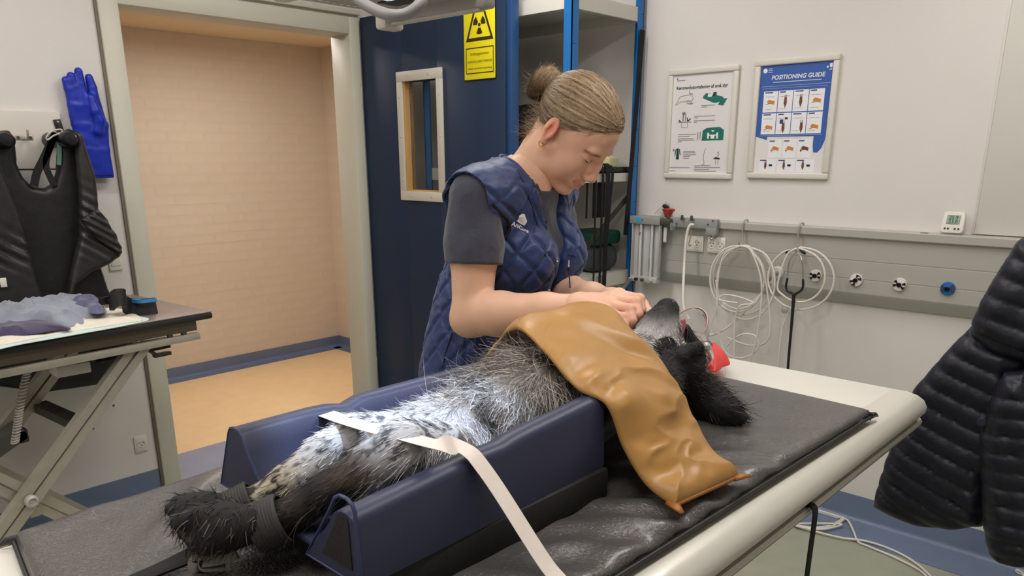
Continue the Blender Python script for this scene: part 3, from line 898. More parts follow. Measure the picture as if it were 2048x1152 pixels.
# stethoscope -----------------------------------------------------------------
st = thing('stethoscope', at(1575, 740, X=WX-.16), 'black stethoscope hanging from a steel hook', 'stethoscope')
def wp(u, v, o): return at(u, v, X=WX-o)
for sgn, pts in ((0, [(1592, 503, .118), (1580, 520, .126), (1575, 548, .13), (1575, 558, .132)]), (1, [(1594, 503, .118), (1604, 520, .126), (1606, 548, .13), (1606, 560, .132)])):
    MB().tube(spline([wp(*p) for p in pts], 20), .0028, 8).build('ear_tube', m_chrome, st, smooth=True)
for pts in ([(1583, 501, .122), (1576, 504, .124), (1571, 506, .124)], [(1600, 500, .122), (1606, 504, .124), (1611, 508, .124)]):
    MB().tube(spline([wp(*p) for p in pts], 8), [.004, .006, .006, .003], 10).build('ear_tip', m_black, st, smooth=True)
MB().tube(spline([wp(*p) for p in [(1575, 556, .132), (1572, 572, .134), (1575, 582, .135), (1585, 587, .136), (1588, 592, .136)]], 20), .0048, 8).tube(spline([wp(*p) for p in [(1606, 558, .132), (1606, 573, .134), (1602, 581, .135), (1593, 587, .136), (1588, 592, .136)]], 20), .0048, 8).tube(spline([wp(*p) for p in [(1588, 586, .136), (1584, 640, .145), (1577, 720, .15), (1572, 800, .15), (1568, 880, .14)]], 30), [.0075, .0055, .0052, .005], 10).build('yoke_tubing', m_rubber, st, smooth=True)
c = wp(1570, 620, .125)
MB().lathe([(.0005, 0), (.0125, 0), (.014, .003), (.013, .007), (.006, .009), (.0005, .009)], c, (-1, 0, 0), 24).build('chest_piece', m_steel, st)

# rail bracket, flowmeter ------------------------------------------------------
br = thing('rail_bracket', at(1350, 465, X=RX-.02), 'grey metal bracket clamped on the trunking ledge', 'bracket')
b0 = at(1322, 448, X=RX-.008); b1 = at(1437, 450, X=RX-.008)
y0, y1 = b0[1], b1[1]
ZB = 1.183
MB().box((RX-.022, y1, ZB-.020), (RX-.0005, y0+.12, ZB+.022), .002).box((RX-.026, y1, ZB-.045), (RX-.0005, y1+.05, ZB-.015), .002).build('bar', m_grey_pl, br)
MB().box((RX-.05, y0-.07, ZB-.012), (RX-.022, y0+.03, ZB+.014), .003).build('valve_block', m_dark_steel, br)
pb = at(1348, 452, X=RX-.05)
MB().box(pb-np.array([.012, .014, .017]), pb+np.array([.008, .014, .015]), .003).build('clear_block', m_clear, br)
for u in (1336, 1364, 1383):
    p = at(u, 437, X=RX-.034)
    MB().cyl((p[0], p[1], ZB+.012), (p[0], p[1], ZB+.034), .006, bev=.0015).build('fitting', m_dark_steel, br)
for u, v in ((1416, 449), (1426, 442)):
    p = at(u, v, X=RX-.022)
    MB().cyl(p, p+np.array([-.003, 0, 0]), .0035, n=10).build('bolt', m_dark_steel, br)
p = at(1426, 472, X=RX-.02)
MB().cyl(p+AY*.008, p-AY*.010, .006, bev=.002).ball(p-AY*.012+np.array([-.008, 0, 0]), .006).build('clamp_knob', m_chrome, br)
p = at(1382, 470, X=RX-.03); q = at(1379, 492, X=RX-.03)
MB().tube(spline([p+AY*.02, p, q+np.array([0, .004, .01]), q, q+np.array([0, -.008, .006])], 14), .003, 8).build('lever', m_steel, br)
fl = thing('flowmeter', at(1295, 563, X=RX-.05), 'clear twin-tube oxygen flowmeter beside the blue shelf post', 'flowmeter')
fx = RX-.022
fa = at(1266, 440, X=fx-.02); fb = at(1322, 440, X=fx-.02); fz0 = at(1295, 556, X=fx-.02)[2]; fz1 = at(1295, 433, X=fx-.02)[2]
yl, yr = fa[1], fb[1]
MB().box((fx-.03, yr, fz1-.034), (fx, yl+.012, fz1), .003).build('top_block', m_grey_pl, fl)
MB().box((fx-.0315, yl-.052, fz1-.026), (fx-.0298, yl-.024, fz1-.006)).build('blue_label', M('label_blue', (40, 168, 214), .4), fl)
p = np.array([fx-.0312, yl-.059, fz1-.014]); MB().cyl(p, p-np.array([.001, 0, 0]), .0045, n=14).build('pink_dot', M('label_pink', (190, 50, 120), .4), fl)
MB().box((fx-.006, yr+.002, fz0), (fx, yl-.002, fz1-.034), .002).build('back_plate', M('flow_back', (196, 196, 192), .4), fl)
MB().box((fx-.032, yr+.001, fz0-.02), (fx, yl-.004, fz0+.006), .003).build('bottom_block', m_alu, fl)
for k, (f_, nm) in enumerate(((.30, 'flow_tube'), (.70, 'flow_tube'))):
    y = yl-(yl-yr)*f_
    MB().cyl((fx-.017, y, fz0+.004), (fx-.017, y, fz1-.034), .0105, n=18).build(nm, m_clear, fl)
    MB().cyl((fx-.017, y, fz0+.004), (fx-.017, y, fz1-.034), .005, n=12).build('inner_tube', m_inkwhite, fl)
for y in (yl-.001, yr+.004):
    MB().box((fx-.026, y-.003, fz0), (fx-.004, y+.001, fz1-.034), .001).build('side_rod', m_alu, fl)
y = yl-(yl-yr)*.30
MB().box((fx-.0285, y-.003, fz1-.085), (fx-.0275, y+.003, fz1-.07)).build('red_scale', m_inkred, fl)
text_obj('scale_lettering', '2 3 4 5 6 8 10', (fx-.0290, yl-(yl-yr)*.70-.003, fz0+.032), AY, -AX, .0105, m_ink, fl)
MB().box((fx-.008, yr+.001, fz0+.03), (fx-.0062, yr+.012, fz0+.055)).build('side_label', M('label_pale_blue', (120, 190, 220), .4), fl)
for k, f_ in enumerate((.06, .28, .5, .8)):
    y = yl-(yl-yr)*f_
    MB().lathe([(.0075, 0), (.0075, .012), (.006, .014), (.0005, .014)], (fx-.032, y, fz0-.008), (-1, 0, 0), 16).build('knob', [m_chrome, m_black, m_dark_steel, m_alu][k], fl)
MB().cyl((fx-.02, yl-.02, fz0-.02), (fx-.02, yl-.02, fz0-.034), .005, n=10).build('outlet_nipple', m_dark_steel, fl)
MB().box((fx-.004, yr-.022, fz1-.11), (fx-.001, yr-.006, fz1-.045), .001).build('tag', m_white_pl, fl)

# white oxygen tube from the bracket to the mask
hose('oxygen_tube', [(1388, 450, .115), (1379, 452, .122), (1372, 480, .13), (1368, 540, .16), (1366, 600, .3), (1370, 625, .6)], .0062, 'white oxygen tube dropping from the bracket towards the mask', 60)

# orange cup and clear anaesthesia mask on the ledge
oc = at(1346, 435, X=WX-.035)
t = thing('funnel_cup', (oc[0], oc[1], 1.197), 'small orange-red plastic cup on the bracket', 'cup')
cz = ZB+.022
MB().lathe([(.014, 0), (.016, .004), (.026, .030), (.028, .031), (.028, .034), (.025, .034), (.015, .006), (.0005, .006)], (RX-.012, oc[1], cz), (0, 0, 1), 28).build('cup', M('orange_red_plastic', (178, 62, 42), .35), t)
MB().cyl((RX-.020, oc[1]-.022, cz+.029), (RX-.030, oc[1]-.040, cz+.030), .006).build('spout', MATS['orange_red_plastic'], t)
mc = at(1334, 430, X=WX-.03)
t = thing('face_mask', (WX-.032, at(1318, 436, X=WX-.03)[1], 1.197), 'clear cone face mask with a black collar standing on the ledge', 'mask')
my = at(1322, 436, X=WX-.03)[1]
mv = np.array([WX-.034, my, 1.1975])
tp = at(1338, 402, X=WX-.034); ax = nrm(tp-mv)
MB().lathe([(.034, .0), (.033, .004), (.018, .045), (.012, .052), (.012, .07), (.0105, .07), (.0105, .052), (.0165, .045), (.031, .004), (.032, 0)], mv+AY*.001, nrm(ax*np.array([1, 1, 1])), 28, cap=False).build('cone', m_clear, t)
MB().lathe([(.0125, .046), (.0165, .048), (.0165, .058), (.0125, .060)], mv, ax, 20, cap=False).build('collar', m_rubber, t)

# thermometer -----------------------------------------------------------------
tc = at(1908, 445, X=WX-.03)
a = at(1882, 467, X=WX-.04); b = at(1927, 470, X=WX-.04)
t = thing('thermometer', (WX-.035, (a[1]+b[1])/2, 1.197), 'white digital thermometer standing on the trunking ledge', 'thermometer')
w = a[1]-b[1]; hgt = .077; yc = (a[1]+b[1])/2
tilt = math.radians(14)
Mx = np.eye(4); Mx[:3, 0] = AX; Mx[:3, 1] = np.array([math.sin(tilt), 0, math.cos(tilt)]); Mx[:3, 2] = np.cross(Mx[:3, 0], Mx[:3, 1]); Mx[:3, 3] = (WX-.045, yc, 1.1985)
out = []
for k in range(40):
    a_ = 2*math.pi*k/40; cx_ = abs(math.cos(a_))**.28*np.sign(math.cos(a_)); sy_ = abs(math.sin(a_))**.28*np.sign(math.sin(a_))
    out.append((w/2*cx_*(1-.04*sy_), hgt/2+hgt/2*sy_))
rings = []
for zz, sc in ((0, .97), (.004, 1), (.014, 1), (.018, .96), (.019, .88)):
    rings.append(np.array([Mx[:3, 3]+Mx[:3, 0]*x*sc+Mx[:3, 1]*(hgt/2+(y-hgt/2)*sc)+Mx[:3, 2]*zz for x, y in out]))
MB().loft(rings).build('case', m_white_pl, t, auto=40)
MB().box((-w*.30, hgt*.40, .0185), (w*.30, hgt*.82, .0200), .001, Mx).build('bezel', m_grey_pl, t)
MB().box((-w*.27, hgt*.425, .0200), (w*.27, hgt*.795, .0204), 0, Mx).build('screen', M('lcd', (150, 178, 156), .25), t)
Mq = Mx[:3, 3]+Mx[:3, 2]*.0206
text_obj('digits', '25.9', Mq+Mx[:3, 1]*hgt*.63, Mx[:3, 0], Mx[:3, 1], 1, m_ink, t, 'CENTER', width=w*.40)
text_obj('digits', '23.0', Mq+Mx[:3, 1]*hgt*.45, Mx[:3, 0], Mx[:3, 1], 1, m_ink, t, 'CENTER', width=w*.40)
for x in (-.30, -.16, .14, .30):
    p = Mx[:3, 3]+Mx[:3, 0]*w*x+Mx[:3, 1]*hgt*.2+Mx[:3, 2]*.0185
    MB().lathe([(.0035, 0), (.0035, .0015), (.0005, .002)], p, Mx[:3, 2], 12).build('button', m_rubber, t)
p = at(1850, 465, X=RX+.02)
tag(MB().box((RX+.005, p[1]-.012, 1.1965), (RX+.02, p[1]+.012, 1.199), .001).build('metal_clip', m_dark_steel), 'small dark clip lying on the trunking ledge', 'clip')

# ================================================================== posters
def frame_poster(name, TL, TR, BR, BL, label):
    P = [at(u, v, X=WX) for u, v in (TL, TR, BR, BL)]
    yl = (P[0][1]+P[3][1])/2; yr = (P[1][1]+P[2][1])/2; zt = (P[0][2]+P[1][2])/2; zb = (P[2][2]+P[3][2])/2
    t = thing(name, (WX-.005, (yl+yr)/2, zb), label, 'poster')
    w = yl-yr; h = zt-zb; fw = .024; xf = WX-.016
    for (a, b) in (((yr, zb), (yl, zb+fw)), ((yr, zt-fw), (yl, zt)), ((yr, zb+fw), (yr+fw, zt-fw)), ((yl-fw, zb+fw), (yl, zt-fw))):
        # rounded snap-frame bars
        mb = MB(); mb.box((xf, a[0], a[1]), (WX-.0005, b[0], b[1]), .005, seg=3); mb.build('frame_bar', M_frame, t)
    MB().box((WX-.006, yr+fw*.6, zb+fw*.6), (WX-.004, yl-fw*.6, zt-fw*.6)).build('sheet', m_paper, t)
    def pt(s, q): return np.array([WX-.0062, yl-fw-s*(w-2*fw), zt-fw-q*(h-2*fw)])
    W, Hh = w-2*fw, h-2*fw
    def rect(s0, q0, s1, q1, mat, nm='print'):
        a = pt(s0, q1)-np.array([.0002 if nm == 'panel' else .0006, 0, 0])
        return MB().prism([(0, 0), ((s1-s0)*W, 0), ((s1-s0)*W, (q1-q0)*Hh), (0, (q1-q0)*Hh)], a, AX, AY, .0003).build(nm, mat, t)
    def poly(pp, mat, nm='print', d=0.0):
        mb = MB(); Q = [((s)*W, (1-q)*Hh) for s, q in pp]
        ar = sum(Q[i][0]*Q[(i+1) % len(Q)][1]-Q[(i+1) % len(Q)][0]*Q[i][1] for i in range(len(Q)))
        if ar < 0: Q = Q[::-1]
        mb.prism(Q, pt(0, 1)-np.array([d, 0, 0]), AX, AY, .0003); return mb.build(nm, mat, t)
    def line(pp, mat, th=.0012, nm='print_line'):
        mb = MB(); P3 = [pt(*p)+np.array([-.0012, 0, 0]) for p in pp]
        for a, b in zip(P3[:-1], P3[1:]): mb.obox(a, b, th, .0005, up=(1, 0, 0))
        return mb.build(nm, mat, t)
    return t, pt, rect, poly, line, W, Hh
M_frame = M('snap_frame', (218, 213, 203), .4)
t, pt, rect, poly, line, W, Hh = frame_poster('framed_poster', (1341, 141), (1483, 128), (1464, 357.5), (1329.6, 357), 'framed white poster with green drawings and Danish heading')
text_obj('heading', 'Røntgenfotografering af små dyr', pt(.055, .145), AX, AY, 1, m_inkdkgreen, t, width=.86*W, bold=.02)
line([(.06, .055), (.2, .055)], m_inkgrey, .002); rect(.06, .03, .075, .045, m_ink)
for (s0, s1, q) in ((.5, .72, .315), (.5, .6, .33), (.39, .74, .42), (.39, .46, .436), (.39, .74, .465), (.39, .44, .48), (.13, .44, .60), (.13, .33, .62), (.13, .40, .645), (.13, .42, .66), (.13, .2, .675), (.24, .44, .775), (.24, .45, .79), (.24, .46, .81), (.24, .36, .825), (.24, .34, .845), (.01, .36, .945), (.44, .55, .925), (.44, .88, .94), (.44, .7, .96), (.44, .82, .978), (.02, .12, .98)):
    line([(s0, q), (s1, q)], m_inkgrey, .0016)
line([(.05, .30), (.09, .26), (.13, .215), (.22, .205), (.30, .20), (.33, .215), (.36, .24), (.33, .265), (.27, .255), (.2, .27), (.14, .265), (.06, .30)], m_inkgrey, .0012)
line([(.28, .16), (.295, .195), (.33, .19), (.35, .21)], m_ink, .0014); line([(.25, .27), (.33, .27), (.33, .29), (.25, .285), (.25, .27)], m_inkgrey, .001); line([(.28, .295), (.36, .29)], m_inkgrey, .002)
poly([(.52, .225), (.57, .195), (.83, .235), (.86, .25), (.86, .275), (.75, .295), (.70, .295), (.52, .245)], m_inkgreen)
poly([(.83, .26), (.92, .255), (.86, .325), (.77, .315)], m_inkgreen, d=.0004); poly([(.60, .205), (.68, .21), (.66, .235), (.6, .235)], m_inkwhite, d=.0006); poly([(.69, .19), (.74, .19), (.74, .22), (.68, .23)], m_inkdkgreen, d=.0008)
line([(.12, .475), (.34, .475)], m_ink, .0014); rect(.18, .375, .24, .4, m_inkgrey); line([(.20, .40), (.20, .465)], m_ink, .003); line([(.24, .40), (.24, .465)], m_ink, .002); line([(.27, .43), (.28, .465), (.31, .455), (.33, .44)], m_ink, .004); line([(.13, .455), (.16, .47)], m_ink, .005)
line([(.18, .48), (.18, .53), (.28, .53), (.28, .48)], m_inkgrey, .001)
poly([(.54, .67), (.55, .565), (.62, .54), (.83, .535), (.90, .565), (.90, .665)], m_inkgreen); poly([(.69, .565), (.75, .565), (.72, .585)], m_inkwhite, d=.0004)
for s_ in (.63, .78): rect(s_, .59, s_+.03, .65, m_inkwhite)
rect(.66, .61, .78, .62, m_inkwhite); rect(.69, .62, .75, .65, m_inkwhite); line([(.47, .58), (.47, .66)], m_inkgrey, .003); line([(.51, .575), (.51, .655)], m_inkgrey, .003)
poly([(.12, .745), (.15, .745), (.165, .86), (.11, .86)], m_inkdkgreen); line([(.11, .75), (.09, .82)], m_inkdkgreen, .004); line([(.165, .75), (.185, .815)], m_inkdkgreen, .004); rect(.05, .75, .08, .775, m_inkgrey)
line([(.62, .745), (.60, .78), (.59, .83), (.61, .9), (.56, .92), (.72, .92)], m_inkgrey, .0014); poly([(.75, .855), (.79, .835), (.86, .845), (.87, .86)], m_ink); line([(.8, .86), (.8, .915)], m_inkgrey, .0012); line([(.84, .86), (.84, .915)], m_inkgrey, .0012); line([(.81, .8), (.84, .78), (.85, .81), (.82, .83)], m_inkgrey, .0012)
line([(-.06, .40), (-.065, .56)], m_inkred, .003, 'frame_print')
t2, pt, rect, poly, line, W, Hh = frame_poster('framed_poster', (1513.7, 122), (1683.7, 105.6), (1657.5, 358.5), (1496, 357), 'framed blue POSITIONING GUIDE poster with dog pictures')
poly([(0, 0), (1, 0), (1, .62), (.985, .70), (.95, .77), (.90, .81), (.845, .81), (.83, .75), (.83, .66), (.17, .66), (.17, .69), (0, .655)], m_inkblue)
text_obj('heading', 'POSITIONING GUIDE', pt(.53, .13)+np.array([-.0004, 0, 0]), AX, AY, 1, m_inkwhite, t2, 'CENTER', width=.74*W, shear=.15, bold=.02)
line([(.19, .155), (.86, .155)], m_inkwhite, .0022); line([(.03, .19), (.99, .19)], m_inkwhite, .0008); line([(.05, .21), (.95, .21)], m_inkwhite, .0006)
poly([(.065+.03*math.cos(a), .045+.022*math.sin(a)) for a in np.linspace(0, 2*pi, 16, endpoint=False)], m_inkwhite, d=.0004, nm='emblem')
for q in (.03, .045, .06): line([(.11, q), (.17, q)], m_inkwhite, .002)
poly([(.925+.012*math.cos(a), .05+.01*math.sin(a)) for a in np.linspace(0, 2*pi, 10, endpoint=False)], m_inkwhite, d=.0004, nm='emblem')
poly([(.95, .02), (.985, .02), (.985, .055), (.965, .06), (.95, .04)], m_inkwhite, d=.0004, nm='emblem'); line([(.955, .075), (.985, .07)], m_inkwhite, .003)
def animal(s, q, w, h, kind, mat):
    if kind == 0:   # lying, side view
        line([(s-w*.5, q+h*.5), (s-w*.2, q+h*.3), (s, q+h*.2), (s+w*.45, q+h*.45)], mat, .0028)
        poly([(s-w*.4, q), (s-w*.2, q-h*.5), (s+w*.2, q-h*.3), (s+w*.5, q-h*.1), (s+w*.4, q+h*.4), (s-w*.2, q+h*.3)], mat, d=.0009, nm='dog_print')
    else:           # upright
        poly([(s-w*.3, q-h*.5), (s+w*.3, q-h*.5), (s+w*.4, q+h*.2), (s+w*.2, q+h*.5), (s, q+h*.8), (s-w*.2, q+h*.5), (s-w*.4, q+h*.2)], mat, d=.0009, nm='dog_print')
        line([(s-w*.2, q-h*.5), (s-w*.2, q-h*.8)], mat, .0018); line([(s+w*.2, q-h*.5), (s+w*.2, q-h*.8)], mat, .0018)
cells = []
for r_ in range(2):
    for k in range(4):
        s0 = .07+k*.215; q0 = .235+r_*.205
        rect(s0, q0, s0+.205, q0+.195, m_inkwhite, 'panel'); line([(s0+.02, q0+.012), (s0+.02+(.08 if k % 2 else .11), q0+.012)], m_inknavy, .004)
        kind = [[0, 1, 1, 0], [0, 1, 1, 0]][r_][k]
        animal(s0+.105+(.04 if (r_, k) == (1, 2) else 0), q0+.1+(.03 if r_ else 0), .13 if kind == 0 else .055, .045 if kind == 0 else .075, kind, [m_inkorange, m_inkbrown, m_inkbrown, m_inkorange][k])
        line([(s0+.03, q0+.05), (s0+.16, q0+.05)], m_inkgrey, .0006); line([(s0+.03, q0+.165), (s0+.13, q0+.165)], m_inkgrey, .0006)
        if (r_, k) == (1, 1): rect(s0+.05, q0+.06, s0+.1, q0+.1, m_inknavy, 'print'); rect(s0+.12, q0+.04, s0+.16, q0+.06, m_ink, 'print')
line([(.06, .65), (.94, .645)], m_inkwhite, .0008); line([(.3, .668), (.65, .665)], m_inkwhite, .0008)
for k in range(3):
    s0 = .20+k*.21; q0 = .685
    rect(s0, q0, s0+.2, q0+.175, m_inkwhite, 'panel'); line([(s0+.015, q0+.015), (s0+.09, q0+.015)], m_inknavy, .004)
    animal(s0+.1, q0+.085, .12, .045, 0, [m_inkorange, m_inkorange, m_inkbrown][k]); line([(s0+.05, q0+.12), (s0+.05, q0+.09)], [m_inkorange, m_inkorange, m_inkbrown][k], .0025)
for k in range(3):
    s0 = .08+k*.27; q0 = .87
    rect(s0, q0, s0+.26, q0+.125, m_inkwhite, 'panel'); line([(s0+.015, q0+.012), (s0+.11, q0+.012)], m_inknavy, .004)
    animal(s0+.1, q0+.06, .045, .055, 1, m_inkbrown); rect(s0+.15, q0+.05, s0+.2, q0+.07, m_ink, 'print')
line([(-.06, .44), (-.065, .58)], m_inkred, .003, 'frame_print')
# ================================================================== slabs of cloth from outlines
def cloth_slab(name, pts2, frame, th, h, mat, parent=None, wr=None, edge=.03, smooth=2, bow=None):
    """puffed piece of cloth. pts2: outline in (a,b) of frame=(origin,ea,eb,en); th: half thickness; wr(A,B)-> extra offset along en on the front"""
    o, ea, eb, en = [np.array(q, float) for q in frame]
    poly = np.array(pts2, float)
    lo = poly.min(0)-4*h; hi = poly.max(0)+4*h
    na, nb = (np.ceil((hi-lo)/h)+1).astype(int)
    A, B = np.meshgrid(lo[0]+h*np.arange(na), lo[1]+h*np.arange(nb), indexing='ij')
    d = poly_sd(np.stack([A, B], -1), poly)
    T = th*np.sqrt(np.clip(1-np.clip(1+d/edge, 0, 1)**2, 0.0, 1))+.25*th*np.clip(-d/edge, 0, 1)
    off = wr(A, B) if wr is not None else 0*A
    W = th*2.2+np.abs(off).max()
    nc = int(np.ceil(2*W/h))+1
    Cc = -W+h*np.arange(nc)
    s = SDF((0, 0, 0), (1, 1, 1), 1.0)
    s.lo = np.array([lo[0], lo[1], -W]); s.h = h; s.n = np.array([na, nb, nc])
    mid = off[..., None]
    Tz = T[..., None]
    dz = np.abs(Cc[None, None, :]-mid)-Tz
    dd = d[..., None]+0*dz
    s.D = np.maximum(dd, dz).astype(np.float32)
    V, F = s.mesh(smooth=smooth)
    W3 = o+np.outer(V[:, 0], ea)+np.outer(V[:, 1], eb)+np.outer(V[:, 2], en)
    if np.dot(np.cross(ea, eb), en) < 0: F = F[:, ::-1]
    return new_obj(name, W3, F, mat, parent)
def to2(frame, P):
    o, ea, eb, en = [np.array(q, float) for q in frame]
    return [((p-o)@ea, (p-o)@eb) for p in P]

# ================================================================== apron rack on the door wall
m_board = M('rack_board', (214, 208, 198), .5)
a = at(122, 222, Y=WY); b = at(118, 337, Y=WY)
rk = thing('apron_rack', (.6, WY, b[2]), 'white wall board with black glossy apron hanger arms', 'rack')
MB().box((-.3, WY-.02, b[2]), (a[0]-.012, WY+.001, a[2]-.005), .003).build('board', m_board, rk)
MB().box((-.3, WY-.014, b[2]-.24), (a[0]-.03, WY+.001, b[2]-.004), .002).build('lower_board', M('rack_lower', (176, 174, 168), .5), rk)
hk = at(48, 275, Y=WY-.02)
MB().box(hk-np.array([.03, .003, .009]), hk+np.array([.03, .001, .009]), .0028).build('hook_plate', m_steel, rk)
for s_ in (-.02, .02): MB().lathe([(.006, 0), (.005, .0025), (.0005, .003)], hk+np.array([s_, -.003, 0]), (0, -1, 0), 12).build('screw', m_dark_steel, rk)
MB().tube(spline([hk+np.array([.002, -.002, -.004]), hk+np.array([.002, -.03, -.006]), hk+np.array([.002, -.042, .008]), hk+np.array([.002, -.044, .026])], 14), .004, 8).build('coat_hook', m_steel, rk)
k0 = at(113, 242, Y=WY-.02); k1 = at(132, 300, Y=WY-.1)
MB().obox(k0+np.array([0, -.004, .006]), np.array([k0[0]+.012, WY-.024, k0[2]-.075]), .026, .008, up=(0, 1, 0), bev=.002).build('arm_bracket', m_black, rk)
MB().lathe([(.005, 0), (.004, .002), (.0005, .0025)], k0+np.array([.001, -.009, -.004]), (0, -1, 0), 10).build('screw', m_chrome, rk)
KN = []
for u, v in ((143, 279), (16, 281)):
    p = at(u, v, Y=3.13); KN.append(p)
    MB().lathe([(.0005, 0), (.018, .002), (.026, .010), (.029, .025), (.029, .24)], p+np.array([0, 0, 0]), (0, 1, 0), 24).build('hanger_arm', m_black, rk)

# lead apron ------------------------------------------------------------------
m_apron = M('apron_black_vinyl', (30, 29, 29), .42, var=(5, .12), bump=(25, .25, .01))
m_nylon = M('apron_nylon', (44, 43, 42), .38, var=(6, .15), bump=(18, .35, .012))
ap = thing('lead_apron', (.95, 3.2, .6), 'black lead apron hanging over the wall rack arms', 'apron')
FR = (np.array([0, 3.235, 0]), np.array([1.0, 0, 0]), np.array([0, 0, 1.0]), np.array([0, -1.0, 0]))
def apx(L, Y): return to2((FR[0], FR[1], FR[2], FR[3]), [at(u, v, Y=Y) for u, v in L])
body = [(-60, 330), (-20, 290), (2, 262), (22, 258), (34, 275), (40, 330), (52, 356), (70, 372), (92, 377), (110, 366), (117, 345), (119, 300), (124, 264), (142, 256), (163, 264), (176, 320), (186, 400), (196, 500), (222, 580), (262, 660), (277, 700), (262, 735), (205, 772), (105, 788), (0, 776), (-80, 765)]
cloth_slab('body', apx(body, 3.2), FR, .022, .006, m_apron, ap, wr=lambda A, B: .018*(fbm(np.stack([A*7, B*1.5, 0*A], -1), 1.0, 2)-.5), edge=.02)
FR2 = (np.array([0, 3.165, 0]), FR[1], FR[2], FR[3])
wingR = [(150, 262), (164, 266), (178, 310), (191, 352), (197, 417), (215, 440), (232, 470), (243, 495), (240, 512), (216, 529), (182, 546), (152, 572), (140, 612), (130, 612), (142, 540), (158, 470), (158, 390), (152, 320)]
def wrinkR(A, B):
    c = np.array(apx([(205, 460)], 3.165)[0]); dx = A-c[0]; dz = B-c[1]
    s_ = dx*.5+dz*.87; w = np.exp(-(np.abs(s_)/.09)**2)
    return .010*np.sin((dx*.87-dz*.5)*150+6*fbm(np.stack([A, B, 0*A], -1), 12, 2))*0 + .007*np.sin(s_*170+dx*20)*w+.02*(fbm(np.stack([A*4, B*2, 0*A], -1), 2, 2)-.5)
cloth_slab('side_panel', apx(wingR, 3.165), FR2, .02, .005, m_nylon, ap, wr=wrinkR, edge=.02)
FR3 = (np.array([0, 3.16, 0]), FR[1], FR[2], FR[3])
wingL = [(-70, 300), (-20, 300), (2, 335), (22, 384), (45, 440), (60, 500), (76, 560), (92, 612), (-80, 612)]
cloth_slab('side_panel', apx(wingL, 3.16), FR3, .022, .005, m_nylon, ap, wr=lambda A, B: .02*(fbm(np.stack([A*5, B*2.5, 0*A], -1), 2, 3)-.5)+.006*np.sin((A*.7+B)*130)*np.exp(-((B-1.15)/.06)**2), edge=.02)
FR4 = (np.array([0, 3.15, 0]), FR[1], FR[2], FR[3])
band = [(160, 440), (196, 416), (215, 440), (243, 494), (246, 503), (238, 516), (226, 500), (190, 476)]
cloth_slab('elastic_band', apx(band, 3.13), (np.array([0, 3.135, 0]), FR[1], FR[2], FR[3]), .012, .004, m_nylon, ap, wr=lambda A, B: .0045*np.sin((A*.55+B*.83)*260), edge=.012)
# shoulder loop straps
for pts, w, mt in (([(112, 266), (100, 290), (86, 320), (74, 345), (68, 372)], .026, m_black_matte), ([(110, 268), (98, 300), (92, 330), (102, 358), (110, 372)], .022, m_black_matte), ([(118, 268), (119, 300), (118, 330)], .014, M('apron_green_strap', (88, 128, 112), .6))):
    strap_path([at(u, v, Y=3.20) for u, v in pts], w, .003, 'shoulder_strap', mt, ap, side=(1, 0, .2))
p = at(110, 268, Y=3.185)
MB().tube(spline([p+np.array([-.03, 0, -.012]), p+np.array([-.01, 0, .008]), p+np.array([.02, 0, .016]), p+np.array([.024, 0, .006]), p+np.array([-.005, 0, -.006]), p+np.array([-.026, 0, -.02])], 30, closed=True), .003, 8, closed=True).build('strap_ring', m_steel, ap)
p = at(8, 565, Y=3.125)
MB().box(p-np.array([.012, .002, .016]), p+np.array([.008, .002, .016]), .001).build('white_tag', m_white_pl, ap)

# blue glove --------------------------------------------------------------------
m_glove = M('blue_glove_vinyl', (22, 46, 168), .38, var=(12, .12), bump=(40, .2, .004))
YG = 3.345
def gp(u, v, y=YG): return at(u, v, Y=y)
s = SDF(gp(100, 120)*0+np.array([gp(105, 120)[0], 3.29, gp(200, 372)[2]]), np.array([gp(245, 340)[0], 3.382, gp(150, 118)[2]]), .0035)
s.chain([gp(131, 160), gp(137, 178), gp(146, 208)], [.0135, .016, .019], .004)
s.chain([gp(142, 152), gp(149, 174), gp(157, 210)], [.0145, .017, .020], .004)
s.chain([gp(157, 143), gp(161, 168), gp(168, 208)], [.015, .0175, .021], .004)
s.chain([gp(178, 155), gp(184, 176), gp(190, 210)], [.015, .0175, .021], .004)
def flat(u0, v0, u1, v1, w0, w1, k=.02):
    a, b = gp(u0, v0), gp(u1, v1)
    for f in np.linspace(-1, 1, 7):
        s.cone(a+np.array([f*(w0-.018), 0, 0]), b+np.array([f*(w1-.018), 0, 0]), .018, .018, .008)
flat(169, 212, 180, 250, .062, .066); flat(180, 250, 186, 300, .066, .062); flat(186, 300, 193, 352, .062, .066)
s.chain([gp(182, 195, 3.325), gp(190, 222, 3.322), gp(198, 240, 3.325), gp(196, 262, 3.33)], [.013, .017, .019, .021], .012)
X = s._pts((0, 0, 0), s.n); s.D = s.D+(.004*(fbm(X*np.array([1, 1, 1.6]), 22, 2)-.5)).astype(np.float32)
V, F = s.mesh(smooth=2)
gz = gp(200, 356)[2]; V[:, 2] = np.maximum(V[:, 2], gz)
gl = thing('lead_glove', (gp(210, 356)[0], YG, gz), 'blue lead glove standing fingers up on a wall peg', 'glove')
new_obj('glove_shell', V, F, m_glove, gl)
cf = gp(200, 352)
strap_path([np.array([gp(172, 351)[0], YG-.0205, gz+.014]), np.array([cf[0]+.014, YG-.0225, gz+.014]), np.array([gp(222, 351)[0], YG-.020, gz+.013])], .003, .002, 'cuff_stitching', M('glove_stitch', (18, 36, 130), .5), gl, side=(0, 0, 1))
MB().cyl((gp(195, 300)[0], WY, 1.5), (gp(195, 300)[0], WY-.05, 1.5), .008).build('peg', m_steel, gl)

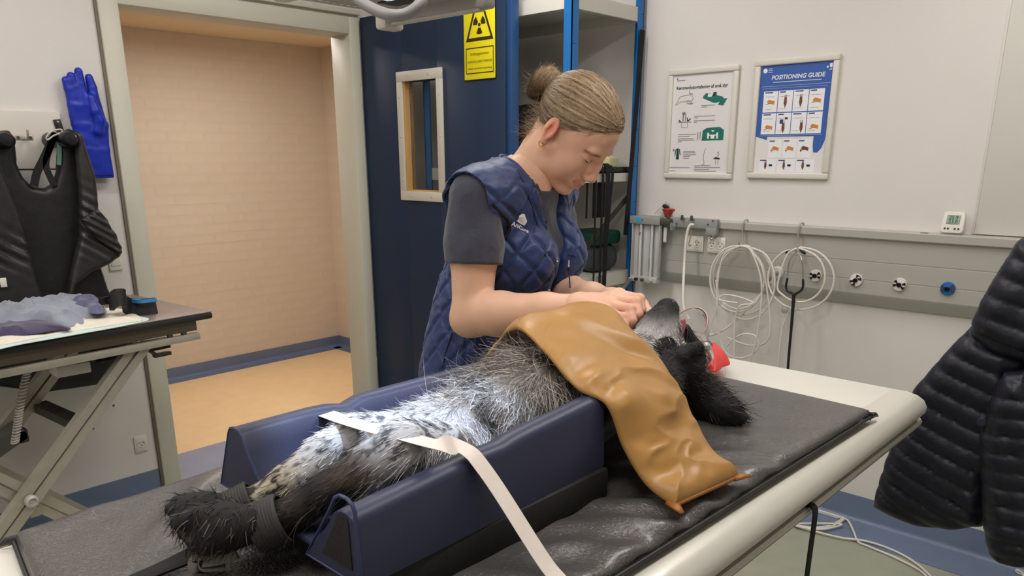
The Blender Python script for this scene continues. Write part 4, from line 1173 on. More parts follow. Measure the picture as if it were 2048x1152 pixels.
hole = at(227, 811, Y=WY)
tag(MB().cyl(hole+np.array([0, .001, 0]), hole+np.array([0, -.0015, 0]), .0045, n=12).build('screw_plug', m_dark_steel), 'tiny dark screw plug in the wall above the low socket', 'screw')

# ================================================================== grooming table at the left
LT = 0.95; ang = math.radians(5.0)
C0 = np.array([1.213, 2.577, 0])
E1 = np.array([-math.cos(ang), -math.sin(ang), 0]); E2 = np.array([-math.sin(ang), math.cos(ang), 0]); E3 = np.array([0, 0, 1.0])
def lt(a, b, z): return C0+E1*a+E2*b+E3*z
ML = np.eye(4); ML[:3, 0] = E1; ML[:3, 1] = E2; ML[:3, 2] = E3; ML[:3, 3] = C0
m_ltop = M('grooming_top', (118, 104, 96), .32, var=(14, .06), bump=(400, .06, .001))
m_ledge = M('grooming_edge', (40, 38, 38), .45)
gt = thing('grooming_table', lt(.65, .3, 0), 'brown-topped steel scissor-lift grooming table against the wall', 'table')
def flipbox(mb, lo, hi, bev=0):
    mb.box(lo, hi, bev, ML)
    mb.F = [f[::-1] for f in mb.F]; return mb      # E1,E2,E3 is left-handed
flipbox(MB(), (0, 0, LT-.005), (1.35, .56, LT), .002).build('table_top', m_ltop, gt)
flipbox(MB(), (-.003, -.003, LT-.026), (1.352, .563, LT-.0045), .006).build('edge_band', m_ledge, gt)
flipbox(MB(), (.05, .02, LT-.062), (1.3, .05, LT-.026)).build('front_beam', M('beam_bronze', (112, 102, 86), .4, metal=.6), gt)
flipbox(MB(), (.05, .51, LT-.062), (1.3, .54, LT-.026)).build('rear_beam', MATS['beam_bronze'], gt)
flipbox(MB(), (.045, .012, LT-.094), (1.32, .032, LT-.070), .002).build('lower_rail', m_steel, gt)
for a in (.09, .14, .8): flipbox(MB(), (a, .018, LT-.072), (a+.016, .03, LT-.06)).build('spacer', m_dark_steel, gt)
flipbox(MB(), (.10, .12, LT-.13), (.36, .15, LT-.095)).build('dark_bracket', m_black, gt)
MB().obox(lt(.115, .13, LT-.096), lt(.115, .13, LT-.155), .02, .03).obox(lt(.10, .13, LT-.15), lt(.16, .13, LT-.15), .02, .012).obox(lt(.155, .13, LT-.145), lt(.19, .13, LT-.11), .014, .012).build('corner_bracket', m_dark_steel, gt)
for b in (.05, .46):
    nm = 'scissor_leg'
    for (p, q) in ((lt(.24, b, LT-.08), lt(1.06, b, .05)), (lt(1.05, b+.045, LT-.08), lt(.24, b+.045, .05))):
        d = nrm(q-p); up = np.array([-d[2]*E1[0]*0, 0, 1.0])
        side = np.cross(d, E2)
        lg = MB()
        lg.obox(p+side*.016, q+side*.016, .04, .026, up=side); lg.obox(p-side*.016, q-side*.016, .03, .028, up=side)
        lg.build(nm, m_steel, gt)
    c = (lt(.24, b, LT-.08)+lt(1.06, b, .05))/2
    MB().lathe([(.019, 0), (.019, .014), (.012, .018), (.011, .010), (.0005, .010)], c-E2*.022, -E2, 20).build('pivot_bolt', m_alu, gt)
MB().obox(lt(.63, .07, .40), lt(.63, .46, .40), .03, .03).build('cross_bar', m_steel, gt)
MB().obox(lt(.43, .1, .62), lt(.43, .46, .62), .05, .03).build('cross_bar', m_dark_steel, gt)
MB().obox(lt(.2, .03, .03), lt(1.12, .03, .03), .04, .06).build('base_rail', m_steel, gt)
MB().obox(lt(.2, .5, .03), lt(1.12, .5, .03), .04, .06).build('base_rail', m_steel, gt)
p = at(18, 880, Y=2.85)
MB().obox(p+np.array([-.12, 0, -.05]), p+np.array([.04, 0, .03]), .08, .05).build('actuator', M('actuator_grey', (96, 94, 88), .5), gt)
p2 = at(37, 872, Y=2.83); MB().box(p2-np.array([.025, .02, .022]), p2+np.array([.025, .02, .022]), .004).build('actuator_cap', M('actuator_cap_grey', (62, 62, 62), .5), gt)
# coiled cable
cp = spline([at(u, v, Y=2.72) for u, v in ((58, 735), (48, 770), (40, 815), (35, 850), (30, 885))], 170)
tt = np.linspace(0, 26*2*pi, len(cp)*4); cpp = np.array([np.interp(np.linspace(0, 1, len(tt)), np.linspace(0, 1, len(cp)), cp[:, k]) for k in range(3)]).T
ty = np.array([0, 1.0, 0]); tx_ = np.array([1.0, 0, .25])
MB().tube(cpp+.011*(np.outer(np.cos(tt), tx_)+np.outer(np.sin(tt), ty)), .0028, 5).build('coiled_cable', m_white_hose, gt, smooth=True)
p = at(145, 735, Y=2.80); MB().box(p-np.array([.06, .04, .018]), p+np.array([.045, .04, .02]), .004).build('control_box', m_white_pl, gt)

# cloths on the grooming table --------------------------------------------------
def heap(name, outline, z0, hfun, mat, label, cat, nr=80, na=240, centre=None, th=.003):
    O = spline([at(u, v, Z=z0)[:2] for u, v in outline], na, closed=True)
    c = O.mean(0) if centre is None else at(*centre, Z=z0)[:2]
    rr = np.linspace(0.02, 1, nr)[:, None, None]
    G2 = c+(O-c)[None]*rr
    G2 = np.concatenate([G2, G2[:, :1]], 1)
    R_ = np.broadcast_to(rr[..., 0], G2.shape[:2])
    Z = z0+.002+np.clip(hfun(G2[..., 0], G2[..., 1], R_), 0, None)
    G = np.concatenate([G2, Z[..., None]], -1)
    base = np.concatenate([G2[-1:], np.full((1, G2.shape[1], 1), z0+.0005)], -1)
    G = np.concatenate([np.concatenate([np.broadcast_to(c, (1, G2.shape[1], 2)), np.full((1, G2.shape[1], 1), Z[0].mean())], -1), G, base], 0)
    V, F = grid_mesh(G); F = np.concatenate([F, np.array([[0, 1, 2, 2]])])[:len(F)]
    n = vnormals(V, F)
    if n[:, 2].mean() < 0: F = F[:, ::-1]
    return tag(new_obj(name, V, F, mat), label, cat)
def folds(seed, amp, sc=14, ridge=True, ax=(1, .4)):
    def f(x, y, r):
        P = np.stack([x*ax[0]+seed, y*ax[1]*2+seed*.7, 0*x+seed], -1)
        w_ = noise3(P+31, sc*.5)-.5; n = noise3(P+np.stack([w_, -w_, 0*w_], -1)*(.9/sc), sc); k = np.clip(1-np.abs(2*n-1)*1.15, 0, 1)**1.6 if ridge else n
        return amp*k
    return f
m_tgrey = M('towel_grey', (134, 140, 152), .9, sheen=.4, bump=(350, .5, .003), var=(9, .08))
m_tdark = M('towel_slate', (92, 92, 122), .9, sheen=.4, bump=(350, .5, .003))
m_tpurple = M('towel_purple', (62, 52, 82), .9, sheen=.4, bump=(350, .5, .003), var=(9, .1))
m_tsheet = M('white_sheet', (216, 210, 194), .85, bump=(120, .3, .003), var=(5, .03))
m_tpad = M('pale_pad', (196, 216, 212), .7, bump=(200, .2, .002))
LTZ = LT
f1, f2 = folds(1.3, .010, 20), (lambda x, y, r: folds(4.1, .030, 17)(x, y, r)+folds(2.7, .010, 34)(x, y, r))
heap('absorbent_pad', [(-80, 690), (40, 660), (180, 622), (262, 632), (298, 640), (250, 652), (140, 672), (40, 690), (-20, 704), (-80, 716)], LTZ, lambda x, y, r: .001+.002*folds(7, 1, 8)(x, y, r)*(1-r), m_tpad, 'pale blue absorbent pad spread on the grooming table', 'pad')
heap('white_sheet', [(-80, 676), (60, 650), (150, 630), (215, 618), (255, 622), (285, 640), (250, 647), (180, 658), (90, 674), (20, 688), (-80, 706)], LTZ+.003, lambda x, y, r: (1-r**6)*(.006+f1(x, y, r)), m_tsheet, 'crumpled cream-white sheet on the grooming table', 'sheet')
heap('grey_towel', [(-80, 640), (-10, 626), (50, 616), (100, 606), (150, 600), (196, 606), (214, 622), (196, 634), (170, 640), (168, 648), (130, 656), (70, 650), (10, 656), (-80, 668)], LTZ+.012, lambda x, y, r: (1-r**8)*(.010+f2(x, y, r)), m_tgrey, 'crumpled blue-grey towel heaped on the grooming table', 'towel')
heap('purple_towel', [(-80, 664), (0, 655), (50, 648), (100, 650), (142, 658), (110, 662), (60, 670), (0, 676), (-80, 690)], LTZ+.014, lambda x, y, r: (1-r**5)*(.012+folds(9, .014, 18)(x, y, r)), m_tpurple, 'dark purple towel under the blue-grey towel', 'towel')
heap('slate_cloth', [(142, 606), (160, 600), (192, 602), (208, 614), (206, 626), (186, 628), (168, 622), (150, 622)], LTZ+.03, lambda x, y, r: (1-r**5)*(.010+folds(13, .024, 26)(x, y, r)), m_tdark, 'small slate-purple cloth rolled on the blue-grey towel', 'cloth')
# padded strap with a blue edge and buckle
sb = thing('padded_strap', at(270, 620, Z=LTZ), 'black padded strap with blue edge and buckle on the grooming table', 'strap')
P0 = [at(u, v, Z=z) for u, v, z in ((222, 605, LTZ+.05), (232, 596, LTZ+.075), (246, 595, LTZ+.075), (250, 608, LTZ+.045), (262, 613, LTZ+.030), (285, 614, LTZ+.026), (312, 611, LTZ+.026))]
strap_path(P0, .055, .014, 'pad', M('strap_neoprene', (32, 32, 34), .6), sb, side=(.15, .2, 1))
P1 = [at(u, v, Z=z) for u, v, z in ((264, 601, LTZ+.048), (285, 603, LTZ+.050), (312, 600, LTZ+.050))]
strap_path(P1, .012, .016, 'blue_edge', M('strap_blue', (46, 116, 172), .6), sb, side=(0, .3, 1))
strap_path([at(u, v, Z=z) for u, v, z in ((190, 606, LTZ+.045), (205, 604, LTZ+.052), (222, 602, LTZ+.06))], .02, .004, 'webbing', m_black_matte, sb, side=(0, .4, 1))
p = at(212, 601, Z=LTZ+.06); MB().box(p-np.array([.022, .008, .012]), p+np.array([.016, .008, .014]), .004).build('buckle', m_black, sb)

# ================================================================== x-ray table
TX0, TX1, TY0_, TY1_ = .03, 1.695, .47, 1.078
xt = thing('xray_table', (.9, .8, 0), 'white-topped x-ray table with rounded aluminium side rail', 'table')
m_ttop = M('table_white_laminate', (224, 221, 211), .35, var=(4, .015))
MB().box((TX0, TY0_, TOP-.03), (TX1, TY1_, TOP), .004).build('table_top', m_ttop, xt)
prof = [(.476, TOP), (.45, TOP+.0005), (.428, TOP-.004), (.413, TOP-.013), (.406, TOP-.026), (.407, TOP-.038), (.415, TOP-.044), (.425, TOP-.045), (.425, TOP-.054), (.414, TOP-.055), (.411, TOP-.060), (.414, TOP-.068), (.476, TOP-.068)]
m_rail = M('table_rail_satin', (206, 203, 192), .32, metal=.15, coat=.2)
MB().loft([np.array([(x, y, z) for y, z in prof]) for x in (TX0, TX1-.006)]).build('side_rail', m_rail, xt, auto=48)
MB().loft([np.array([(x, .44+(y-.44)*s_, TOP-.034+(z-TOP+.034)*s_) for y, z in prof]) for x, s_ in ((TX1-.006, 1), (TX1-.001, .97), (TX1+.001, .9))]).build('rail_end_cap', m_white_pl, xt, auto=25)
MB().box((TX0, .420, TOP-.0535), (TX1-.004, .43, TOP-.0455)).build('rail_groove', m_black, xt)
MB().box((TX0, .430, TOP-.092), (TX1-.03, .468, TOP-.068), .002).build('under_rail', m_dark_steel, xt)
MB().box((TX0, TY1_-.02, TOP-.06), (TX1-.02, TY1_-.002, TOP-.03), .003).build('rear_rail', m_rail, xt)
MB().box((.55, .62, .12), (1.25, 1.0, TOP-.12), .02).build('pedestal', M('pedestal_grey', (196, 196, 190), .45), xt)
MB().box((.35, .55, 0), (1.45, 1.08, .12), .02).build('foot', M('foot_grey', (150, 150, 148), .5), xt)
MB().box((.15, .55, TOP-.12), (1.6, 1.0, TOP-.03), .005).build('under_tray', M('tray_grey', (176, 176, 170), .5), xt)

# black mat -------------------------------------------------------------------------
m_mat = M('mat_black_vinyl', (80, 77, 75), .30, roughvar=(9, .06))
nt = m_mat.node_tree; bs = nt.nodes['Principled BSDF']
bs.inputs['Coat Weight'].default_value = .35; bs.inputs['Coat Roughness'].default_value = .22
vo = nt.nodes.new('ShaderNodeTexNoise'); vo.inputs['Scale'].default_value = 185; vo.inputs['Detail'].default_value = 3; vo.inputs['Distortion'].default_value = 1.2
mp = nt.nodes.new('ShaderNodeMapping'); mp.inputs['Scale'].default_value = (1, .6, 1)
tcn = [n for n in nt.nodes if n.bl_idname == 'ShaderNodeTexCoord'][0]
nt.links.new(tcn.outputs['Object'], mp.inputs['Vector']); nt.links.new(mp.outputs['Vector'], vo.inputs['Vector'])
bp = nt.nodes.new('ShaderNodeBump'); bp.inputs['Strength'].default_value = .8; bp.inputs['Distance'].default_value = .0024
nt.links.new(vo.outputs['Fac'], bp.inputs['Height']); nt.links.new(bp.outputs['Normal'], bs.inputs['Normal'])
Q = np.array([[(.16, .462), (.21, 1.062)], [(1.445, .437), (1.478, 1.100)]])
nu, nv = 240, 130
U, Vv = np.meshgrid(np.linspace(0, 1, nu), np.linspace(0, 1, nv), indexing='ij')
XY = ((1-U)*(1-Vv))[..., None]*Q[0, 0]+((1-U)*Vv)[..., None]*Q[0, 1]+(U*(1-Vv))[..., None]*Q[1, 0]+(U*Vv)[..., None]*Q[1, 1]
XY[..., 0] += -.012*np.sin(Vv*pi)*(1-U)**4
ed = np.minimum(np.minimum(U*1.27, (1-U)*1.27), np.minimum(Vv, 1-Vv)*.64)
P3 = np.stack([XY[..., 0], XY[..., 1], 0*U], -1)
Zt = MATZ-.010*np.exp(-ed/.006)-.002*np.exp(-ed/.03)
Zt = Zt+.0045*(fbm(P3*np.array([1.0, .35, 1]), 9, 2)-.5)*np.clip(ed/.04, 0, 1)
# a few ripples next to the near edge and at the foot end
rip = 1.5*np.exp(-((XY[..., 1]-.50)/.09)**2)*np.exp(-((XY[..., 0]-.86)/.22)**2)
Zt = Zt+.004*np.sin((XY[..., 0]*1.0+XY[..., 1]*.9)*75)*rip
def crease(p, q, w, a):
    p = at(*p, Z=MATZ)[:2]; q = at(*q, Z=MATZ)[:2]; e = q-p; t = np.clip(((XY-p)@e)/(e@e), -.15, 1.15); d = np.linalg.norm(XY-p-t[..., None]*e, axis=-1)
    side = (XY[..., 0]-p[0])*e[1]-(XY[..., 1]-p[1])*e[0]
    fade = np.clip(1.15-np.abs(2*t-1)*.9, 0, 1)
    return a*fade*(np.exp(-(d/w)**2)-.5*np.exp(-((d-1.6*w*np.sign(side))/w)**2))
Zt = Zt+crease((225, 1175), (445, 935), .022, .0075)+crease((70, 1085), (240, 985), .018, .0035)+crease((1060, 1110), (1230, 1060), .016, .004)
Zt = Zt+crease((1180, 1030), (1330, 1050), .014, .004)+crease((1380, 850), (1560, 900), .02, .004)+crease((1440, 960), (1560, 930), .02, .0035)
G = np.concatenate([XY, Zt[..., None]], -1)
V, F = shell(G, -(Zt-TOP-.0008))
mt = thing('padded_mat', (.8, .8, TOP), 'black textured vinyl mat covering the x-ray table', 'mat')
n = vnormals(V, F)
new_obj('mat_cover', V, F if n[nu*nv+nv*10+5, 2] > 0 else F[:, ::-1], m_mat, mt)
peri = [Q[0, 0], Q[1, 0], Q[1, 1], Q[0, 1]]
loop = np.concatenate([G[:, 0], G[-1], G[::-1, -1], G[0, ::-1]]); loop = loop.copy(); loop[:, 2] = TOP+.0105
cen = loop.mean(0); loop[:, :2] += .002*(loop[:, :2]-cen[:2])/np.linalg.norm(loop[:, :2]-cen[:2], axis=1, keepdims=True)
MB().tube(loop[::3], .0032, 6, closed=True).build('piping', M('mat_piping', (46, 45, 45), .4), mt, smooth=True)
for p, d in ((Q[1, 0], (.02, -.005)), (Q[0, 1], (-.018, .008))):
    MB().tube(np.array([(p[0]-d[0]*.3, p[1]-d[1]*.3, TOP+.012), (p[0]+d[0]*.5, p[1]+d[1]*.5, TOP+.011), (p[0]+d[0], p[1]+d[1], TOP+.006)]), [.007, .005, .0015], 8).build('corner_tab', MATS['mat_piping'], mt)

# black strap hanging from the rail
tag(strap_path([(1.128, .44, TOP-.060), (1.126, .418, TOP-.051), (1.124, .405, TOP-.054), (1.121, .402, TOP-.075), (1.118, .402, .86), (1.115, .403, .70), (1.11, .405, .5)], .016, .0025, 'hanging_strap', m_black_matte, side=(1, 0, 0)), 'narrow black strap hanging from the table side rail', 'strap')

# ================================================================== positioning trough
m_navy = M('trough_navy_vinyl', (46, 50, 74), .42, var=(6, .05), bump=(420, .12, .0008))
m_foamdark = M('trough_dark_base', (30, 29, 30), .7, bump=(200, .3, .002))
tr = thing('positioning_trough', (.62, .73, MATZ), 'navy blue padded V-shaped trough holding the dog', 'trough')
XL0, XL1 = .385, .800; XF0, XF1 = .412, .855
zb = MATZ+.0405
def wedge(side):
    """cross section of one wall, (y,z) list; side 0 near, 1 far"""
    if side == 0:
        return [(.572, zb), (.575, 1.142), (.579, 1.150), (.588, 1.154), (.600, 1.1535), (.609, 1.148), (.622, 1.128), (.672, zb+.001)]
    return [(.905, zb), (.868, 1.142), (.863, 1.149), (.853, 1.152), (.842, 1.151), (.834, 1.146), (.824, 1.126), (.775, zb+.001)][::-1]
for side, (x0, x1) in ((0, (XL0, XL1)), (1, (XF0, XF1))):
    pr = wedge(side); rings = []
    c = np.mean(pr, 0)
    for x, sc in ((x0-.000, .955), (x0+.003, .985), (x0+.008, 1), *[(x0+(x1-x0)*f, 1) for f in np.linspace(.08, .92, 16)], (x1-.008, 1), (x1-.003, .985), (x1, .955)):
        f = (x-x0)/(x1-x0)
        dz = (.028*f-.019 if side == 0 else 0)
        if side == 1: dz -= .011*math.exp(-((x-.565)/.014)**2)      # pressed down under the tape
        if side == 0: dz -= .004*math.exp(-((x-.60)/.02)**2)
        dy = (-.008+.012*f) if side == 0 else 0
        rings.append(np.array([(x, c[0]+(y-c[0])*sc+dy, max(zb, c[1]+(z-c[1])*sc+dz*(z-zb)/.11)) for y, z in pr]))
    w = MB().loft(rings).build('padded_wall', m_navy, tr, auto=50)
    # piping and dark end panel on the foot end
    pp = np.array([(x0+.001, c[0]+(y-c[0])*.97+(-.008 if side == 0 else 0), c[1]+(z-c[1])*.97) for y, z in pr])
    MB().tube(np.concatenate([pp, pp[:1]]), .0021, 6).build('piping', M('trough_piping', (50, 58, 92), .4) if side == 0 else MATS['trough_piping'], w)
    q = np.array([(c[0]+(y-c[0])*.52+(-.010 if side == 0 else 0), c[1]-.008+(z-c[1])*.62) for y, z in pr])
    if side == 0: MB().loft([np.array([(x0-.0012, y, z) for y, z in q]), np.array([(x0+.004, y, z) for y, z in q])]).build('end_patch', m_foamdark, w)
MB().box((.40, .665, zb-.001), (.845, .785, zb+.007), .003).build('padded_floor', m_navy, tr)
MB().box((.43, .568, MATZ-.0015), (.80, .895, zb), .004).build('foam_base', m_foamdark, tr)

# red laser thread mark omitted; white tape over the dog and both trough walls
m_tape = M('white_tape', (226, 216, 206), .55, bump=(700, .15, .0006), var=(14, .03))
tp_pts = [at(628, 826, Y=.872), at(655, 832, Y=.845), at(745, 868, Z=1.165), at(800, 880, Z=1.165), at(870, 895, Z=1.160), at(930, 905, Y=.606), at(952, 912, Y=.590)]

# jacket ------------------------------------------------------------------------------
m_jack = M('jacket_navy_nylon', (22, 25, 37), .45, var=(7, .18), bump=(70, .35, .004))
JX = 2.15
jk = thing('puffer_jacket', (JX, .3, .45), 'dark navy quilted puffer jacket hanging on a coat stand', 'jacket')
JF = lambda off: (np.array([JX-off, 0, 0]), np.array([0, 1.0, 0]), np.array([0, 0, 1.0]), np.array([-1.0, 0, 0]))
def jpx(L, off): return to2(JF(off), [at(u, v, X=JX-off) for u, v in L])
def baffle(pitch, slope, curve, y0, amp):
    def f(A, B):
        s_ = (B+slope*(A-y0)+curve*(A-y0)**2+.006*(fbm(np.stack([A, B, 0*A], -1), 9, 2)-.5))/pitch
        q = np.abs(np.sin(pi*s_))**.36
        return amp*q+.018*(fbm(np.stack([A*1.3, B, 0*A+3], -1), 7, 3)-.5)+.008*(fbm(np.stack([A*2.2, B*.8, 0*A+8], -1), 24, 2)-.5)
    return f
lower = [(1945, 650), (1905, 690), (1868, 732), (1830, 776), (1803, 850), (1777, 910), (1757, 975), (1750, 1008), (1790, 1032), (1850, 1049), (1910, 1055), (1975, 1046), (2010, 900), (2045, 800), (2060, 690)]
cloth_slab('body_panel', jpx(lower, 0), JF(0), .045, .006, m_jack, jk, wr=baffle(.052, -.35, -.5, .45, .015), edge=.045)
upper = [(2046, 474), (2036, 482), (2000, 540), (1966, 598), (1947, 640), (1944, 668), (1990, 705), (2050, 722), (2120, 720), (2170, 600), (2150, 478), (2090, 468)]
cloth_slab('shoulder_panel', jpx(upper, .015), JF(.015), .055, .006, m_jack, jk, wr=baffle(.050, -.25, 0, .4, .014), edge=.05)
sleeve = [(1962, 862), (1964, 950), (1970, 1050), (1980, 1098), (2000, 1116), (2040, 1128), (2100, 1126), (2112, 950), (2108, 800), (2060, 735), (2010, 742), (1985, 790)]
cloth_slab('sleeve', jpx(sleeve, .06), JF(.06), .05, .006, m_jack, jk, wr=baffle(.044, .12, 0, .3, .014), edge=.045)
rest = [(2060, 690), (2050, 800), (2080, 1000), (2250, 1040), (2290, 760), (2230, 560), (2150, 478), (2100, 560)]
cloth_slab('body_panel', jpx(rest, -.03), JF(-.03), .05, .008, m_jack, jk, wr=baffle(.052, .3, 0, .2, .020), edge=.05)
p = at(1961, 846, X=JX-.115); MB().lathe([(.0005, 0), (.009, 0), (.011, .002), (.0095, .005), (.0005, .0055)], p+np.array([.01, 0, 0]), (-1, 0, 0), 20).build('snap_button', M('jacket_button', (40, 46, 66), .4), jk)
cs = thing('coat_stand', (JX+.06, .17, 0), 'slim grey coat stand carrying the navy jacket', 'coat stand')
MB().cyl((JX+.06, .17, .02), (JX+.06, .17, 1.42), .014).build('pole', m_steel, cs)
MB().lathe([(.17, 0), (.17, .012), (.05, .025), (.02, .04)], (JX+.06, .17, 0), (0, 0, 1), 32).build('base', m_dark_steel, cs)
MB().tube(spline([(JX+.06, .17, 1.38), (JX+.02, .19, 1.38), (JX-.01, .22, 1.31), (JX-.03, .24, 1.30), (JX-.05, .25, 1.33)], 20), .007, 8).build('hook_arm', m_steel, cs)

# cable on the floor ------------------------------------------------------------------
def floor_cable(L, r, label, n=120, z=.0065):
    P = spline([at(u, v, Z=z+dz) for u, v, dz in L], n)
    P[:, 2] = np.maximum(P[:, 2], z)
    # stay clear of the cove
    P[:, 0] = np.minimum(P[:, 0], WX-.04)
    return tag(MB().tube(P, r, 8).build('floor_cable', m_white_hose, smooth=True), label, 'cable', 'white cables on the floor')
coil = []
for k in range(3):
    for a in np.linspace(0, 2*pi, 13)[:-1]:
        coil.append((1630+52*math.cos(a)+3*k, 1033-22*math.sin(a)+2*k, .004*k))
floor_cable([(1870, 1180, 0), (1845, 1145, 0), (1790, 1115, 0), (1735, 1092, 0), (1716, 1083, 0), (1706, 1060, .004), (1695, 1040, .006), (1672, 1018, .008)]+coil+[(1592, 1048, .01), (1620, 1060, .004), (1680, 1075, .004), (1730, 1082, .006), (1780, 1098, .0), (1830, 1125, 0), (1872, 1165, 0), (1890, 1200, 0)], .0045, 'white cable coiled on the floor by the blue skirting', 260)
floor_cable([(2060, 1165, 0), (2040, 1140, 0), (2050, 1115, .01), (2075, 1120, 0), (2080, 1160, 0)], .0045, 'white cable end on the floor under the jacket', 40)

# x-ray head -----------------------------------------------------------------------------
m_xhead = M('xray_head_enamel', (205, 200, 190), .4)
m_xgrey = M('xray_head_grey', (168, 164, 156), .45)
XC = np.array([.587, .745, 1.632])
ra = math.radians(2)
RX3 = np.eye(4); RX3[:3, :3] = np.array([[math.cos(ra), -math.sin(ra), 0], [math.sin(ra), math.cos(ra), 0], [0, 0, 1]]); RX3[:3, 3] = XC
xh = thing('xray_collimator', XC, 'pale grey x-ray collimator head hanging above the table', 'x-ray head')
def xb(lo, hi, bev, nm, mat): return MB().box(lo, hi, bev, RX3).build(nm, mat, xh)
hx, hy = .072, .080
# underside panel with a real rectangular aperture
apx_, apy_ = .018, .0150
for lo, hi in (((-hx, -hy, .008), (-apx_, hy, .016)), ((apx_, -hy, .008), (hx, hy, .016)), ((-apx_, -hy, .008), (apx_, -apy_, .016)), ((-apx_, apy_, .008), (apx_, hy, .016))):
    xb(lo, hi, 0, 'underside_panel', m_xgrey)
for lo, hi in (((-hx, -hy, .016), (-hx+.008, hy, .22)), ((hx-.008, -hy, .016), (hx, hy, .22)), ((-hx+.008, -hy, .016), (hx-.008, -hy+.008, .22)), ((-hx+.008, hy-.008, .016), (hx-.008, hy, .22)), ((-hx, -hy, .22), (hx, hy, .228))):
    xb(lo, hi, 0, 'housing_wall', m_xhead)
xb((-hx-.012, -hy-.01, .002), (-hx+.004, hy+.006, .020), .002, 'accessory_rail', m_xhead)
xb((hx-.004, -hy-.01, -.004), (hx+.016, hy+.006, .018), .003, 'accessory_rail', m_xgrey)
xb((hx-.006, hy-.004, -.010), (hx+.026, hy+.016, .012), .004, 'rail_stop', m_xhead)
for k in range(2): xb((hx-.002+.007*k, -hy, -.0065), (hx+.002+.007*k, hy-.01, -.003), .001, 'rail_rib', m_xhead)
xb((-hx-.03, -hy+.02, .012), (-hx-.012, hy+.03, .05), .003, 'side_cover', m_xhead)
xb((-hx-.034, hy+.0, .022), (-hx-.0295, hy+.026, .046), .001, 'yellow_label', m_yellow)
for k in range(7): 
    p = RX3[:3, :3]@np.array([-.045+.010*k, hy-.012, .0076])+XC
    MB().cyl(p, p-np.array([0, 0, .0006]), .0022, n=8).build('vent_dot', m_inkwhite, xh)
xb((-.045, -.05, .0066), (-.018, .03, .0082), 0, 'dark_window', m_black)
xb((.018, -.05, .0066), (.045, .03, .0082), 0, 'dark_window', m_black)
cab = [at(u, v, D=d) for u, v, d in ((690, -60, .74), (712, -8, .72), (742, 16, .71), (780, 30, .70), (812, 28, .70), (838, 10, .70), (850, -20, .71), (846, -70, .73))]
MB().tube(spline(cab, 50), .0052, 10).build('cable_loop', m_grey_pl, xh, smooth=True)
MB().cyl(XC+np.array([0, 0, .226]), XC+np.array([0, 0, .40]), .062, bev=.01, n=28).build('tube_housing', m_xhead, xh)
MB().box((XC[0]-.05, XC[1]-.05, 2.02), (XC[0]+.05, XC[1]+.05, CEIL), .01).build('ceiling_column', m_xgrey, xh)
# its light field
ld = bpy.data.lights.new('field_light', 'POINT'); ld.energy = FIELD_LAMP_W; ld.color = (.52, .69, 1.0); ld.shadow_soft_size = .004
lo = bpy.data.objects.new('field_light', ld); lp = XC+np.array([0, 0, .085]); lo.location = lp; lo['_w'] = tuple(lp); link(lo, xh)
# ================================================================== the dog
def pz(u, v, **k): return at(u, v, **k)
DC = .722
dogE = thing('dog', (.75, DC, zb), 'black and grey long-haired dog lying on its back in the navy trough', 'dog')
s = SDF((.26, .49, 1.012), (1.36, .93, 1.29), .0036)
# trunk
s.chain([(.575, DC, 1.100), (.64, DC, 1.098), (.72, DC, 1.102), (.80, DC, 1.108), (.90, DC, 1.112), (.99, DC+.005, 1.115), (1.06, DC+.01, 1.105)], [.052, .058, .062, .074, .088, .084, .066], .03)
s.ell((.62, DC, 1.095), (.06, .078, .05), .03)
# neck and skull, throat turned up
s.chain([(1.06, .732, 1.105), (1.13, .735, 1.095), (1.19, .732, 1.082)], [.062, .056, .052], .03)
s.ell((1.205, .725, 1.078), (.062, .052, .050), .02)
# lower jaw / muzzle pointing upwards
JB, JM, JT = pz(1300, 712, Y=.735), pz(1318, 660, Y=.74), pz(1333, 622, Y=.742)
s.chain([(1.165, .735, 1.10), JB, JM, JT], [.052, .045, .034, .0215], .022)
s.ell(pz(1336, 617, Y=.742), (.017, .018, .017), .01)
# upper lip behind the tongue
s.chain([pz(1392, 720, Y=.735), pz(1386, 688, Y=.735), pz(1372, 655, Y=.738)], [.020, .0125, .008], .008)
# front legs folded up beside the head
PW = pz(1366, 726, Y=.655)
s.chain([(.98, .645, 1.10), (1.05, .64, 1.10), PW+np.array([-.03, 0, -.01])], [.034, .026, .023], .015)
s.ell(PW, (.036, .030, .030), .012)
for k, (dx, dz, dy) in enumerate(((-.022, .018, -.012), (-.008, .027, -.018), (.012, .026, -.018), (.027, .014, -.012))):
    s.ell(PW+np.array([dx, dy, dz]), .0135, .006)
s.chain([PW+np.array([.01, -.005, -.02]), pz(1400, 790, Y=.645), pz(1425, 812, Y=.635)], [.028, .030, .026], .02)
# ear spread on the mat
s.chain([(1.20, .68, 1.075), pz(1410, 795, Z=1.055), pz(1450, 822, Z=1.042), pz(1480, 836, Z=1.034)], [.032, .030, .024, .012], .02)
